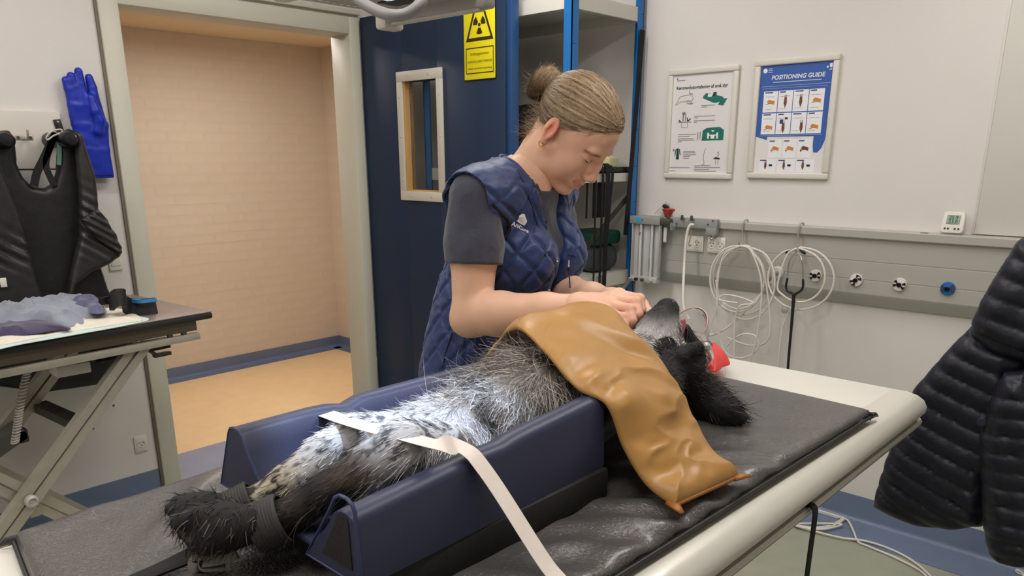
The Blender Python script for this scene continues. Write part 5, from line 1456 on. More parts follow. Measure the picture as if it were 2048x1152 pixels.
# hind legs
HN = [np.array((.60, .675, 1.112)), pz(806, 896, Y=.650), pz(742, 936, Y=.664), pz(645, 990, Y=.695), pz(560, 1036, Y=.722), pz(500, 1050, Y=.742)]
s.chain(HN, [.040, .031, .027, .0215, .0180, .020], .008)
HF = [np.array((.60, .765, 1.108)), pz(712, 876, Y=.765), pz(652, 909, Y=.762), pz(580, 960, Y=.766), pz(510, 1004, Y=.785), pz(455, 1022, Y=.80)]
s.chain(HF, [.038, .030, .026, .0205, .0170, .018], .008)
def paw(cx, axis, up, side, sc, seed):
    s.chain([cx-axis*.030*sc, cx, cx+axis*.016*sc], [.020*sc, .0275*sc, .025*sc], .012)
    for a, b, c in ((-.024, .000, .030), (-.009, .010, .041), (.009, .010, .041), (.024, .000, .031)):
        s.cone(cx+side*a*sc+up*b*sc+axis*(c-.016)*sc, cx+side*a*1.1*sc+up*(b-.004)*sc+axis*c*sc, .0125*sc, .0105*sc, .005)
    s.ell(cx-up*.014*sc+axis*.012*sc, (.016*sc, .016*sc, .012*sc), .006)
PN = pz(440, 1055, Y=.752); AN = nrm(pz(378, 1062, Y=.775)-PN); 
SN = nrm(np.cross(AN, (0, 0, 1.0))); UN = np.cross(SN, AN)
paw(PN, AN, nrm(UN*.5+SN*.8), nrm(UN*.85-SN*.5), 1.0, 1)
PF = pz(410, 1028, Y=.81); paw(PF, nrm(pz(368, 1022, Y=.83)-PF), UN, SN, .86, 2)
V, F = s.mesh(smooth=2)
def dog_masks(P):
    x, y, z = P[:, 0], P[:, 1], P[:, 2]
    m = {}
    def seg_d(pts):
        d = np.full(len(P), 1e9)
        for a, b in zip(pts[:-1], pts[1:]):
            e = b-a; t = np.clip(((P-a)@e)/(e@e), 0, 1); d = np.minimum(d, np.linalg.norm(P-a-t[:, None]*e, axis=1))
        return d
    dn, df = seg_d(HN), seg_d(HF)
    leg = (x < .60) & (np.minimum(dn, df) < .075)
    m['near'] = leg & (dn <= df); m['far'] = leg & (df < dn)
    m['paw'] = (np.linalg.norm(P-PN, axis=1) < .056) | (np.linalg.norm(P-PF, axis=1) < .05)
    m['head'] = x > 1.035
    m['fore'] = (np.linalg.norm(P-PW, axis=1) < .062) | ((x > 1.0) & (y < .655))
    m['ear'] = (x > 1.14) & (y < .69) & (z < 1.09) & ~(np.linalg.norm(P-PW, axis=1) < .05)
    return m
def dog_cols(P, rg):
    n = len(P); x, y, z = P[:, 0], P[:, 1], P[:, 2]; m = dog_masks(P)
    n1 = fbm(P, 30, 2); n2 = fbm(P*np.array([.7, 1.2, 1.2])+5, 105, 2); jit = rg.random(n)
    C = np.zeros((n, 3)); L3 = lambda c: np.array(lin(c))
    grey = L3((166, 158, 149)); dk = L3((52, 48, 46)); wh = L3((222, 220, 218)); blk = L3((24, 22, 22)); cream = L3((216, 204, 178)); brown = L3((78, 62, 52)); pink = L3((196, 160, 146))
    # torso roan
    mixv = np.clip((n1-.40)*3+(jit-.5)*1.1+.5, 0, 1)
    C[:] = dk+(grey*1.15-dk)*mixv[:, None]
    lt = np.clip((.80-x)/.12, 0, 1)*np.clip((fbm(P+9, 22, 2)-.36)*5+(jit-.5)*.7, 0, 1)
    C += (wh*.85-C)*lt[:, None]
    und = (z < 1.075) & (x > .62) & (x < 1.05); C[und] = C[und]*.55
    # thighs: white with dark ticking, shanks
    for key in ('near', 'far'):
        k = m[key]
        up = smoothstep(.44, .50, x) if key == 'near' else smoothstep(.40, .47, x)
        tick = np.clip((n2-.53)*9+(jit-.5)*1.1, 0, 1)
        white = wh+(dk-wh)*tick[:, None]*.85
        if key == 'near': low = blk*1.1+(brown*1.1-blk)*np.clip((n1-.45)*3+(jit-.5)*2.2, 0, 1)[:, None]
        else: low = cream+(dk-cream)*np.clip((n2-.47)*10+(jit-.5)*.5, 0, 1)[:, None]
        c = low+(white-low)*up[:, None]
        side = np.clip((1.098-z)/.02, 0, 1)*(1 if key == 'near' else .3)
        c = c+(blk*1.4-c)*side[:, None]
        C[k] = c[k]
    k = m['paw']; c = blk*1.7+(L3((112, 98, 86))-blk)*np.clip((jit-.62)*1.9, 0, .8)[:, None]; C[k] = c[k]
    k = m['head']
    thr = np.clip((n1-.38)*4+(jit-.5)*1.6+.55, 0, 1)
    c = blk*1.5+(L3((196, 192, 190))-blk)*thr[:, None]
    tip = smoothstep(1.172, 1.20, z); c = c+(blk*1.2-c)*tip[:, None]*.93
    back = smoothstep(1.195, 1.23, x-(z-1.1)*.25); c = c+(blk*1.2-c)*back[:, None]*.9
    C[k] = c[k]
    k = m['fore'] | m['ear']; C[k] = (blk*1.5)[None]*(0.8+4.5*jit[k]**4)[:, None]  # black coat; a few strands coloured much lighter as painted highlights
    return C*(.62+.75*jit)[:, None]
rg = np.random.default_rng(5)
class _Flat:
    def random(self, n): return np.full(n, .45)
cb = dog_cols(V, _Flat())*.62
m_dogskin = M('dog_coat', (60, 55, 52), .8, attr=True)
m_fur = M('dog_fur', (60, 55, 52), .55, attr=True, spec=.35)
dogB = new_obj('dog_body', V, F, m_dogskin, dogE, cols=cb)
# fur
def fur(n, seed, keep, length, width, flow, noise, droop, curl, lift, seg=4, name='fur', colmul=1.0):
    P, N, _ = sample_surface(V, F, n, seed)
    k = keep(P, N); P, N = P[k], N[k]
    rr = np.random.default_rng(seed+100)
    D = flow(P, N); D = D-N*((D*N).sum(1, keepdims=True)); D /= (np.linalg.norm(D, axis=1, keepdims=True)+1e-9)
    D = D+N*lift+rr.normal(size=P.shape)*noise
    L = length(P)*rr.uniform(.6, 1.25, len(P))
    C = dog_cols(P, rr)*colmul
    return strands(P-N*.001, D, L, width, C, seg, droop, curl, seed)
packs = []
mk = dog_masks
tor = lambda P, N: (lambda m: ~(m['near'] | m['far'] | m['paw'] | m['head'] | m['fore'] | m['ear']))(mk(P)) & (P[:, 0] > .50) & (P[:, 0] < 1.06)
packs.append(fur(36000, 1, lambda P, N: tor(P, N) & (N[:, 2] > -.35) & (P[:, 0] < .835+.12*np.clip((P[:, 1]-.74)/.06, 0, 1)), lambda P: .022+.034*smoothstep(.66, .80, P[:, 0]), .0010,
                 lambda P, N: np.stack([-.75+.9*(fbm(P, 16, 2)-.5)*2, 1.3*np.sign(P[:, 1]-DC)*np.abs(P[:, 1]-DC)/.08+1.6*(fbm(P+3, 14, 2)-.5)*2, -.15+0*P[:, 0]], 1), .18, .12, .20, .45, 5))
packs.append(fur(5200, 21, lambda P, N: tor(P, N) & (N[:, 2] > .1) & (P[:, 0] > .66) & (P[:, 0] < .825), lambda P: .055+0*P[:, 0], .0007,
                 lambda P, N: np.stack([-.5+0*P[:, 0], 2.4*(fbm(P+8, 18, 2)-.5)*2, .3+0*P[:, 0]], 1), .4, .10, .22, .8, 6, colmul=1.25))
legk = lambda P, N: (lambda m: (m['near'] | m['far']) & ~m['paw'])(mk(P))
packs.append(fur(40000, 2, legk, lambda P: .014+.003*smoothstep(.44, .56, P[:, 0]), .0010, lambda P, N: np.stack([-1+0*P[:, 0], .55+.5*(fbm(P, 20, 2)-.5)*2, -.45+0*P[:, 0]], 1), .12, .06, .08, .12, 4))
packs.append(fur(9000, 3, lambda P, N: legk(P, N) & (N[:, 2] < .2), lambda P: .042+0*P[:, 0], .0008, lambda P, N: np.stack([-.7+0*P[:, 0], -.3*np.sign(P[:, 1]-.75), -.5+0*P[:, 0]], 1), .22, .10, .14, .2, 5, colmul=.8))
packs.append(fur(14000, 4, lambda P, N: mk(P)['paw'], lambda P: .017+0*P[:, 0], .0013, lambda P, N: np.stack([-.5+0*P[:, 0], .6*(fbm(P, 40, 2)-.5)*2, -.6+0*P[:, 0]], 1), .28, .1, .18, .38, 4, colmul=1.5))
hd = lambda P, N: (lambda m: m['head'] & ~(m['fore'] | m['ear']))(mk(P))
packs.append(fur(34000, 6, hd, lambda P: .020-.012*smoothstep(1.15, 1.19, P[:, 2]), .0012, lambda P, N: np.stack([-.35+0*P[:, 0], 0*P[:, 0]-.15+1.0*(fbm(P, 30, 2)-.5), -1+0*P[:, 0]], 1), .2, .03, .12, .24, 4, colmul=1.15))
packs.append(fur(4500, 27, lambda P, N: mk(P)['ear'], lambda P: .05+0*P[:, 0], .0010, lambda P, N: np.stack([.8+0*P[:, 0], -.5+2*(fbm(P, 20, 2)-.5), -.3+0*P[:, 0]], 1), .3, .10, .25, .35, 6, colmul=1.6))
packs.append(fur(17000, 7, lambda P, N: (lambda m: m['fore'] | m['ear'])(mk(P)), lambda P: .016+.03*smoothstep(1.17, 1.24, P[:, 0])*(P[:, 2] < 1.09), .0013, lambda P, N: np.stack([.8+0*P[:, 0], -.4+1.2*(fbm(P, 20, 2)-.5), -.3+0*P[:, 0]], 1), .28, .08, .22, .3, 5))
Vs, Fs, Cs, n0 = [], [], [], 0
for (v_, f_, c_) in packs:
    Vs.append(v_); Fs.append(f_+n0); Cs.append(c_); n0 += len(v_)
Vs = np.concatenate(Vs); Vs[:, 2] = np.maximum(Vs[:, 2], MATZ+.001)
fo = new_obj('fur', Vs, np.concatenate(Fs), m_fur, dogE, smooth=False, cols=np.concatenate(Cs)); fo['kind'] = 'stuff'
# mouth parts
m_tongue = M('tongue', (190, 106, 118), .35, bump=(200, .2, .001), sss=.1)
tg = spline([pz(1352, 690, Y=.738), pz(1358, 668, Y=.733), pz(1364, 648, Y=.729), pz(1366, 638, Y=.727)], 16)
MB().tube(tg, [.010, .014, .012, .005], 14, flat=.45, up=(0, 1, 0)).build('tongue', m_tongue, dogE, smooth=True)
MB().tube(np.array([pz(1356, 706, Y=.715), pz(1357, 690, Y=.713), pz(1358, 672, Y=.713)]), [.006, .0048, .001], 10).build('canine_tooth', M('tooth', (232, 224, 204), .3), dogE, smooth=True)
MB().ball(pz(1340, 608, Y=.737), (.009, .012, .009), 14, 10).build('nose', M('nose_black', (16, 15, 16), .35), dogE, smooth=True)
m_pad = M('paw_pad', (30, 27, 27), .6, bump=(300, .4, .002))
MB().ball(PN+AN*.022-UN*.002-SN*.016, (.011, .011, .010), 12, 8).build('paw_pad', m_pad, dogE, smooth=True)
# breathing tube tie
MB().tube(spline([pz(1380, 690, Y=.70), pz(1386, 706, Y=.698), pz(1394, 726, Y=.70), pz(1402, 742, Y=.705)], 16), .0045, 8).build('breathing_tube', M('tube_pink', (226, 150, 140), .4), dogE, smooth=True)
MB().tube(spline([pz(1362, 686, Y=.70), pz(1380, 690, Y=.698), pz(1392, 698, Y=.70)], 10), .0022, 6).build('tube_tie', M('tie_white', (226, 214, 200), .6), dogE)
MB().box(pz(1405, 744, Y=.705)-.008, pz(1405, 744, Y=.705)+.006, .002).build('tube_connector', M('connector_yellow', (176, 130, 40), .4), dogE)

# swab in her fingers
s = SDF(at(1288, 626, D=1.44)-.03, at(1288, 626, D=1.44)+.03, .0016)
s.ell(at(1288, 622, D=1.442), (.006, .005, .012), .003); s.ell(at(1291, 634, D=1.44), (.0075, .006, .010), .003)
v_, f_ = s.mesh(smooth=1)
tag(new_obj('gauze_swab', v_, f_, M('gauze_white', (232, 228, 224), .9)), 'small white gauze swab pinched in her fingertips', 'swab')
# clear mask on the table beside the muzzle
mc = pz(1374, 655, Y=.79); mx = nrm(np.array([.75, -.2, -.6]))
mk_ = thing('anaesthesia_mask', mc-np.array([0, 0, .05]), 'clear cone mask with a pink rim behind the open mouth of the dog', 'mask')
MB().lathe([(.047, 0), (.048, .003), (.042, .010), (.028, .040), (.012, .055), (.012, .08), (.0105, .08), (.0105, .055), (.026, .04), (.040, .010), (.045, 0)], mc, mx, 32, cap=False).build('cone', m_clear, mk_, smooth=True)
a = np.linspace(0, 2*pi, 40, endpoint=False); ref = nrm(np.cross(mx, (0, 0, 1.0))); rf2 = np.cross(mx, ref)
MB().tube(mc+.0475*(np.outer(np.cos(a), ref)+np.outer(np.sin(a), rf2)), .0014, 8, closed=True).build('rim', M('rim_pink', (206, 164, 158), .4), mk_, smooth=True)
MB().tube(spline([mc+mx*.07, mc+mx*.10+np.array([.01, .01, -.02]), mc+np.array([.07, .03, -.10]), mc+np.array([.10, .05, -.128])], 20), .007, 10).build('mask_hose', M('milky_tube', (226, 220, 212), .3, trans=.4), mk_, smooth=True)

# red sandbag
m_red = M('red_vinyl', (214, 56, 52), .38, var=(8, .06), bump=(30, .2, .004))
o_ = heap('red_pad', [(1392, 700), (1402, 696), (1425, 694), (1442, 704), (1460, 727), (1446, 735), (1431, 745), (1412, 741), (1395, 738)], MATZ+.004, lambda x, y, r: .03*(1-r**2.5)+.002*(fbm(np.stack([x, y, 0*x], -1), 60, 2)-.5), m_red, 'small shiny red vinyl pad beside the dog head', 'pad', na=90, nr=24)

# straps on the hocks -------------------------------------------------------------------
m_web = M('grey_webbing', (58, 56, 54), .7, bump=(600, .5, .001))
def cuff(p, ax, r, w, label, name='hock_strap'):
    ax = nrm(ax); mb = MB()
    pr = [(r, -w/2), (r+.003, -w/2), (r+.003, w/2), (r, w/2), (r, -w/2)]
    mb.lathe(pr, p, ax, 28, cap=False)
    for k in range(int(w/.0035)):
        h_ = -w/2+.0018+k*.0035
        mb.lathe([(r+.0028, h_-.0011), (r+.0042, h_), (r+.0028, h_+.0011)], p, ax, 28, cap=False)
    return tag(mb.build(name, m_web), label, 'strap')
pn = pz(540, 1046, Y=.727); cuff(pn, HN[3]-HN[5], .0255, .034, 'grey ribbed strap around the dark hock of the dog')
pf = pz(484, 1016, Y=.793); cuff(pf, HF[3]-HF[5], .0235, .032, 'black ribbed strap around the spotted hock of the dog')
tag(strap_path([pz(445, 1092, Z=1.045), pz(415, 1100, Z=1.036), pz(380, 1112, Z=1.030), pz(330, 1134, Z=MATZ+.005), pz(270, 1160, Z=MATZ+.004), pz(200, 1192, Z=MATZ+.004)], .024, .003, 'tether_strap', m_black_matte, side=(.5, -.86, 0)), 'black strap running from the hind paws across the mat', 'strap')
tag(strap_path([pz(470, 1100, Z=1.052), pz(430, 1112, Z=1.040), pz(395, 1124, Z=1.032), pz(402, 1136, Z=MATZ+.006), pz(450, 1130, Z=MATZ+.006)], .022, .003, 'webbing_loop', M('webbing_pale', (120, 116, 108), .7, bump=(500, .6, .0015)), side=(.4, -.9, .1)), 'pale grey webbing loop lying under the hind paw', 'strap')

# white tape --------------------------------------------------------------------------------
TP = spline([at(634, 832, Y=.872), at(648, 826, Z=1.142), at(690, 840, Z=1.158), at(750, 858, Z=1.168), at(800, 870, Z=1.171), at(870, 888, Z=1.168), np.array((.540, .590, 1.161)), np.array((.548, .577, 1.154)), np.array((.552, .566, 1.143)), np.array((.560, .542, 1.112)), np.array((.572, .49, 1.045)), np.array((.578, .468, MATZ+.003)), np.array((.584, .44, TOP+.008))], 70)
rings = []
for i, p in enumerate(TP):
    t_ = nrm(TP[min(i+1, len(TP)-1)]-TP[max(i-1, 0)]); sd = nrm(np.array([1, .12, 0])-t_*(np.array([1, .12, 0])@t_)); nn = np.cross(t_, sd)
    w = .0118
    rings.append([p-sd*w-nn*.0003, p+sd*w-nn*.0003, p+sd*w+nn*.0003, p-sd*w+nn*.0003])
tpe = thing('adhesive_tape', (.575, .7, 1.15), 'long white tape pulled across the dog and both trough walls', 'tape')
MB().loft(rings).build('tape_strip', m_tape, tpe, auto=40)
G = bicubic([[at(715, 850, Z=1.166), at(745, 856, Z=1.170), at(780, 866, Z=1.172)], [at(735, 866, Z=1.164), at(760, 870, Z=1.170), at(792, 874, Z=1.170)], [at(748, 886, Z=1.150), at(766, 888, Z=1.158), at(780, 886, Z=1.158)]], 14, 14)
v_, f_ = shell(G, .0006); new_obj('gauze_fold', v_, f_, m_tape, tpe)

# tan lead cover over the chest ----------------------------------------------------------------
m_tan = M('tan_leather', (172, 128, 70), .40, var=(5, .10), bump=(260, .12, .001))
rows = [((.925, .948, 1.075), (1.10, .955, 1.075)), ((.925, .935, 1.118), (1.105, .93, 1.125)), ((.895, .87, 1.168), (1.095, .87, 1.172)), ((.845, .80, 1.208), (1.065, .81, 1.206)), ((.806, .735, 1.226), (1.035, .738, 1.218)),
        ((.790, .675, 1.205), (1.018, .672, 1.180)), ((.780, .612, 1.170), (1.005, .615, 1.150)), ((.792, .570, 1.152), (.990, .575, 1.112)), ((.803, .548, 1.095), (.982, .545, 1.078)), ((.806, .512, 1.052), (.965, .505, 1.050)), ((.807, .468, 1.034), (.948, .452, 1.034))]
ctrl = []
for k, (l, r_) in enumerate(rows):
    l = np.array(l); r_ = np.array(r_); line_ = []
    for j, t_ in enumerate((0, .33, .67, 1)):
        p = l+(r_-l)*t_
        if 2 <= k <= 7: p[2] += .006*math.sin(pi*t_)
        line_.append(p)
    ctrl.append(line_)
NU, NV = 190, 90
G = bicubic(np.array(ctrl), NU, NV)
Ug, Vg = np.meshgrid(np.linspace(0, 1, NU), np.linspace(0, 1, NV), indexing='ij')
du = np.gradient(G, axis=0); dv = np.gradient(G, axis=1); NN = np.cross(du, dv); NN /= np.linalg.norm(NN, axis=2, keepdims=True)
if NN[NU//2, NV//2, 2] < 0: NN = -NN; flipt = True
else: flipt = False
edg = np.minimum(np.minimum(Vg, 1-Vg)*.2, np.minimum(Ug+.05, 1-Ug)*.75)
puff = 1-np.exp(-edg/.018)
n_ = fbm(np.stack([Ug*9, Vg*2.0, 0*Ug], -1), 1.0, 3)
wr = .010*(1-np.abs(2*n_-1))**2.2
wr = wr+.008*np.sin((Ug*26-Vg*5+2*n_))*np.exp(-((Ug-.93)/.07)**2)*np.exp(-((Vg-.15)/.22)**2)
wr = wr+.010*np.exp(-(((Ug-.60)+.10*(Vg-.2))/.025)**2)*np.exp(-((Vg-.08)/.16)**2)-.008*np.exp(-(((Ug-.66)+.15*(Vg-.2))/.022)**2)*np.exp(-((Vg-.12)/.2)**2)
wr = wr+.007*np.exp(-(((Ug-.44)-.25*(Vg-.5))/.03)**2)*smoothstep(.35, .8, Vg)-.006*np.exp(-(((Ug-.50)-.25*(Vg-.5))/.03)**2)*smoothstep(.35, .8, Vg)
th = .004+(.008+.016*smoothstep(.55, .85, Ug))*puff
Gt = G+NN*(th*.6+wr*puff)[..., None]; Gb = G-NN*(th*.4)[..., None]
Gb[..., 2] = np.maximum(Gb[..., 2], MATZ+.002)
a_, b_ = NU, NV
Vt = np.concatenate([Gt.reshape(-1, 3), Gb.reshape(-1, 3)]); n_v = a_*b_
i = np.arange((a_-1)*(b_-1)); r_ = i//(b_-1); c_ = i % (b_-1); q = r_*b_+c_
Ff = [np.stack([q, q+1, q+b_+1, q+b_], 1), np.stack([q, q+b_, q+b_+1, q+1], 1)+n_v]
e = np.arange(b_-1); Ff.append(np.stack([e, e+n_v, e+1+n_v, e+1], 1)); e2 = (a_-1)*b_+e; Ff.append(np.stack([e2, e2+1, e2+1+n_v, e2+n_v], 1))
g = np.arange(a_-1)*b_; Ff.append(np.stack([g, g+b_, g+b_+n_v, g+n_v], 1)); g2 = g+b_-1; Ff.append(np.stack([g2, g2+n_v, g2+b_+n_v, g2+b_], 1))
Ff = np.concatenate(Ff)
if not flipt: pass
nchk = vnormals(Vt, Ff)
if nchk[(NU//2)*NV+NV//2, 2] < 0: Ff = Ff[:, ::-1]
tc_ = thing('lead_blanket', (.88, .7, 1.05), 'tan leather lead blanket draped over the chest of the dog', 'blanket')
new_obj('cover', Vt, Ff, m_tan, tc_)
edge_p = np.concatenate([Gt[-1]*.5+Gb[-1]*.5])
MB().tube(edge_p, .003, 6).build('hem', M('tan_hem', (150, 96, 36), .45), tc_, smooth=True)
for c0, d0 in ((edge_p[0], np.array([-.006, -.012, -.002])), (edge_p[-1], np.array([.012, -.008, .0]))):
    MB().tube(np.array([c0-d0*.6, c0+d0*.4, c0+d0*1.3]), [.010, .007, .0035], 8, flat=.5).build('corner_tab', MATS['tan_hem'], tc_, smooth=True)
# ================================================================== the woman
wf = np.array([.143, -.99, 0]); wr_ = np.array([-.99, -.143, 0]); wz = np.array([0, 0, 1.0])
BODY = np.stack([wr_, wf, wz], 1)                      # columns: right, front, up
woman = thing('person', (1.365, 1.35, 0), 'woman in a quilted navy vest bending over the dog', 'person')
HIP = np.array([1.365, 1.345, .92]); ABD = np.array([1.362, 1.305, 1.08]); CHE = np.array([1.357, 1.262, 1.265]); SHL_ = np.array([1.352, 1.238, 1.385])
NECK = np.array([1.364, 1.228, 1.430])
SR = SHL_+wr_*.172+np.array([0, 0, -.002]); SL = SHL_-wr_*.150+np.array([0, .018, -.004])
ER = np.array([1.150, 1.196, 1.132]); WR_ = at(1160, 616, D=1.512)
EL = np.array([1.468, 1.235, 1.14]); WL = np.array([1.345, .965, 1.165])
def torso(s, o, k=.05, neck=True):
    s.ell(HIP, np.array((.168, .122, .16))+o, k, BODY); s.ell(ABD, np.array((.142, .102, .19))+o, k, BODY)
    s.ell(CHE, np.array((.152, .102, .15))+o, k, BODY)
    for sg in (-1, 1): s.ell(CHE+wf*.070+wr_*sg*.070+np.array([0, 0, -.025]), .058+o, .04)
    s.chain([SR-wr_*.03, SHL_+np.array([0, 0, .008]), SL+wr_*.03], [.050+o, .062+o, .050+o], .04)
    if neck: s.cone(SHL_+np.array([0, 0, .02]), NECK, .07+o, .052+o, .03)
# head frame
HO = np.array([1.4082, 1.1318, 1.5212]); HF_ = np.array([.1399, -.6679, -.7309]); HU = np.array([.0546, -.7319, .6792]); HR = np.array([-.9887, -.1349, -.0659])
HM = np.stack([HF_, HU, HR], 1)
def hl(f, u, r): return HO+HM@np.array([f, u, r])
def loc(p): return HM.T@(np.array(p)-HO)
nb = loc(NECK); nb2 = loc(NECK-np.array([0, 0, .05]))
sh = SDF((-.20, -.26, -.10), (.135, .135, .10), .0018)
sh.ell((-.006, .034, 0), (.092, .083, .0715), .01)
sh.ell((.034, -.020, 0), (.056, .080, .058), .03)
sh.ell((.046, .050, 0), (.044, .044, .055), .02)
for g in (-1, 1):
    sh.chain([(.000, -.040, g*.050), (.020, -.078, g*.042), (.066, -.102, g*.012)], [.020, .016, .0135], .02)
    sh.ell((.056, -.030, g*.036), (.026, .026, .020), .018)
    sh.ell((.080, .027, g*.024), (.012, .009, .022), .012)
sh.ell((.078, -.101, 0), (.015, .013, .018), .012)
sh.ell((.078, -.066, 0), (.021, .024, .027), .015)
for g in (-1, 1):
    sh.ell((.097, .006, g*.031), (.016, .0105, .015), .010, sub=True)
    sh.ell((.0730, .0055, g*.0315), (.0135, .0115, .0145), .004)
    sh.chain([(.0845, .0035, g*.021), (.0868, .0005, g*.031), (.082, .002, g*.042)], [.0016, .0018, .0014], .003)
    sh.ell((.1005, -.0385, g*.0110), (.0095, .0070, .0055), .006)
    sh.cone((.104, -.0455, g*.0065), (.110, -.0445, g*.0065), .0015, .0013, .002, sub=True)
sh.chain([(.088, .022, 0), (.0985, -.006, 0), (.1085, -.030, 0)], [.0085, .0078, .0088], .010)
sh.ell((.1085, -.0335, 0), (.0090, .0082, .0090), .006)
sh.cone((.099, -.046, 0), (.0965, -.056, 0), .0045, .004, .006)
for g in (-1, 1):
    sh.cone((.0975, -.0605, 0), (.0815, -.0590, g*.0245), .0052, .0028, .004)
    sh.cone((.0945, -.0735, 0), (.0815, -.0620, g*.0230), .0060, .0030, .004)
    sh.cone((.1005, -.0672, 0), (.0845, -.0600, g*.0265), .0014, .0014, .002, sub=True)
    sh.ell((.090, -.018, g*.013), (.010, .020, .008), .010)
    # ears
    E0 = np.array([-.014, -.004, g*.0745]); Rr = np.eye(3)
    c_, s_ = math.cos(.25*g), math.sin(.25*g)
    Rr = np.array([[c_, 0, -s_], [0, 1, 0], [s_, 0, c_]])
    sh.ell(E0+np.array([0, .003, 0]), (.0175, .0300, .0062), .006, Rr)
    sh.ell(E0+np.array([.004, -.027, -.001*g]), (.0085, .0105, .0050), .005)
    sh.ell(E0+np.array([.003, .003, g*.0068]), (.0105, .0200, .0050), .003, Rr, sub=True)
    sh.chain([E0+np.array([-.004, .012, g*.004]), E0+np.array([-.006, -.002, g*.0045]), E0+np.array([.0, -.014, g*.004])], [.0028, .003, .003], .004)
    sh.ell(E0+np.array([.013, -.004, g*.003]), (.004, .006, .004), .003)
sh.chain([(-.040, -.026, 0), nb+(loc(HO)-nb)*.35+np.array([-.016, 0, 0]), nb, nb2], [.042, .0405, .046, .058], .018)
# tendon hint of the neck
sh.chain([(-.034, -.050, .036), nb+np.array([.030, 0, .020])], [.013, .010], .018)
for g in (-1, 1): sh.ell((.044, -.052, g*.034), (.030, .030, .019), .02)
Vh, Fh = sh.mesh(smooth=1)
def skin_cols(Vl, Vw, head=True):
    n = len(Vw); base = np.array(lin((226, 182, 154))); red = np.array(lin((206, 132, 112))); C = np.tile(base, (n, 1))
    if head:
        f, u, r = Vl[:, 0], Vl[:, 1], np.abs(Vl[:, 2])
        def blend(w, c): C[:] = C+(np.array(lin(c))-C)*w[:, None]
        g = lambda c, s_: np.exp(-(((f-c[0])/s_[0])**2+((u-c[1])/s_[1])**2+((r-c[2])/s_[2])**2))
        blend(.28*g((.06, -.03, .045), (.03, .022, .02)), (220, 150, 132))
        blend(.45*g((.110, -.035, 0), (.012, .014, .016)), (212, 138, 120))
        blend(.75*g((-.012, .004, .080), (.02, .034, .012)), (222, 128, 100))
        lipw = np.clip(1.3*np.exp(-(((u+.0672-.30*r)/.0080)**4))*(r < .0235)*(f > .082), 0, 1); blend(.6*lipw, (192, 112, 102))
        br = np.exp(-(((u-.0225+np.abs(r-.033)*.22)/.0034)**2))*((r > .014) & (r < .050))*(f > .05); blend(.40*br, (150, 112, 88))
        blend(.22*g((.086, .010, .031), (.02, .008, .014)), (196, 136, 118))
        hairz = smoothstep(.004, -.006, hairline(f, r)-u)*0
    n1 = fbm(Vw, 28, 2); C = C*(1+.10*(n1-.5))[:, None]
    return C
def hairline(f, r):
    """height above which hair grows, as seen from the side"""
    return np.interp(f, [-.12, -.07, -.03, .0, .03, .06, .085, .11], [-.075, -.055, -.012, .020, .038, .058, .074, .085])-.006*np.clip(r/.06, 0, 1)
Wh = HO+Vh@HM.T
sk_h = skin_cols(Vh, Wh)
# torso, arms ---------------------------------------------------------------------
sb_ = SDF((1.06, .86, .78), (1.60, 1.47, 1.47), .0042)
torso(sb_, 0.0)
def arm(s, S, E, W_, o=0.0, k=.02):
    m = S+(E-S)*.45; s.chain([S, m, E], [.053+o, .051+o, .043+o], k)
    d = E+(W_-E)*.28; s.chain([E, d, E+(W_-E)*.7, W_], [.043+o, .0455+o, .034+o, .0285+o], k)
arm(sb_, SR, ER, WR_); arm(sb_, SL, EL, WL)
sb_.ell(ER+np.array([-.006, .016, -.012]), .030, .02)
Vb, Fb = sb_.mesh(smooth=2)
# hands ------------------------------------------------------------------------------
def hand(W_, MCP, PIP, DIP, TIP, thumb, lo, hi, rad=(.0098, .0098, .0092, .0082)):
    s = SDF(lo, hi, .0016)
    F4 = (W_-np.array(MCP).mean(0)); 
    s.chain([W_+F4*.5, W_, W_-F4*.25], [.029, .0285, .026], .015)
    for i in range(4):
        a = W_+(MCP[i]-W_)*.15
        s.cone(a, MCP[i], .0165, .0128, .014)
    for i in range(4):
        r = rad[i]
        s.cone(MCP[i], PIP[i], r*1.12, r*1.02, .004); s.cone(PIP[i], DIP[i], r*1.02, r*.9, .002); s.cone(DIP[i], TIP[i], r*.9, r*.78, .002)
        s.ell(PIP[i], r*1.10, .003); s.ell(MCP[i], r*1.32, .006)
    s.chain(thumb, [.018, .0135, .0110, .0092], .008)
    return s.mesh(smooth=1)
px = lambda L: [at(u, v, D=d) for u, v, d in L]
MCP = px([(1238, 590, 1.470), (1229, 597, 1.453), (1219, 609, 1.438), (1209, 623, 1.428)])
PIP = px([(1279, 598, 1.435), (1272, 604, 1.412), (1260, 618, 1.398), (1245, 634, 1.392)])
DIP = px([(1283, 621, 1.425), (1277, 628, 1.400), (1265, 640, 1.388), (1250, 651, 1.384)])
TIP = px([(1275, 640, 1.436), (1268, 646, 1.412), (1256, 655, 1.402), (1240, 661, 1.398)])
TH = px([(1186, 606, 1.490), (1226, 628, 1.475), (1258, 645, 1.458), (1280, 652, 1.446)])
allp = np.array(MCP+PIP+DIP+TIP+TH+[WR_+(WR_-np.array(MCP[1]))*.5])
Vr, Fr = hand(WR_, MCP, PIP, DIP, TIP, TH, allp.min(0)-.045, allp.max(0)+.045)
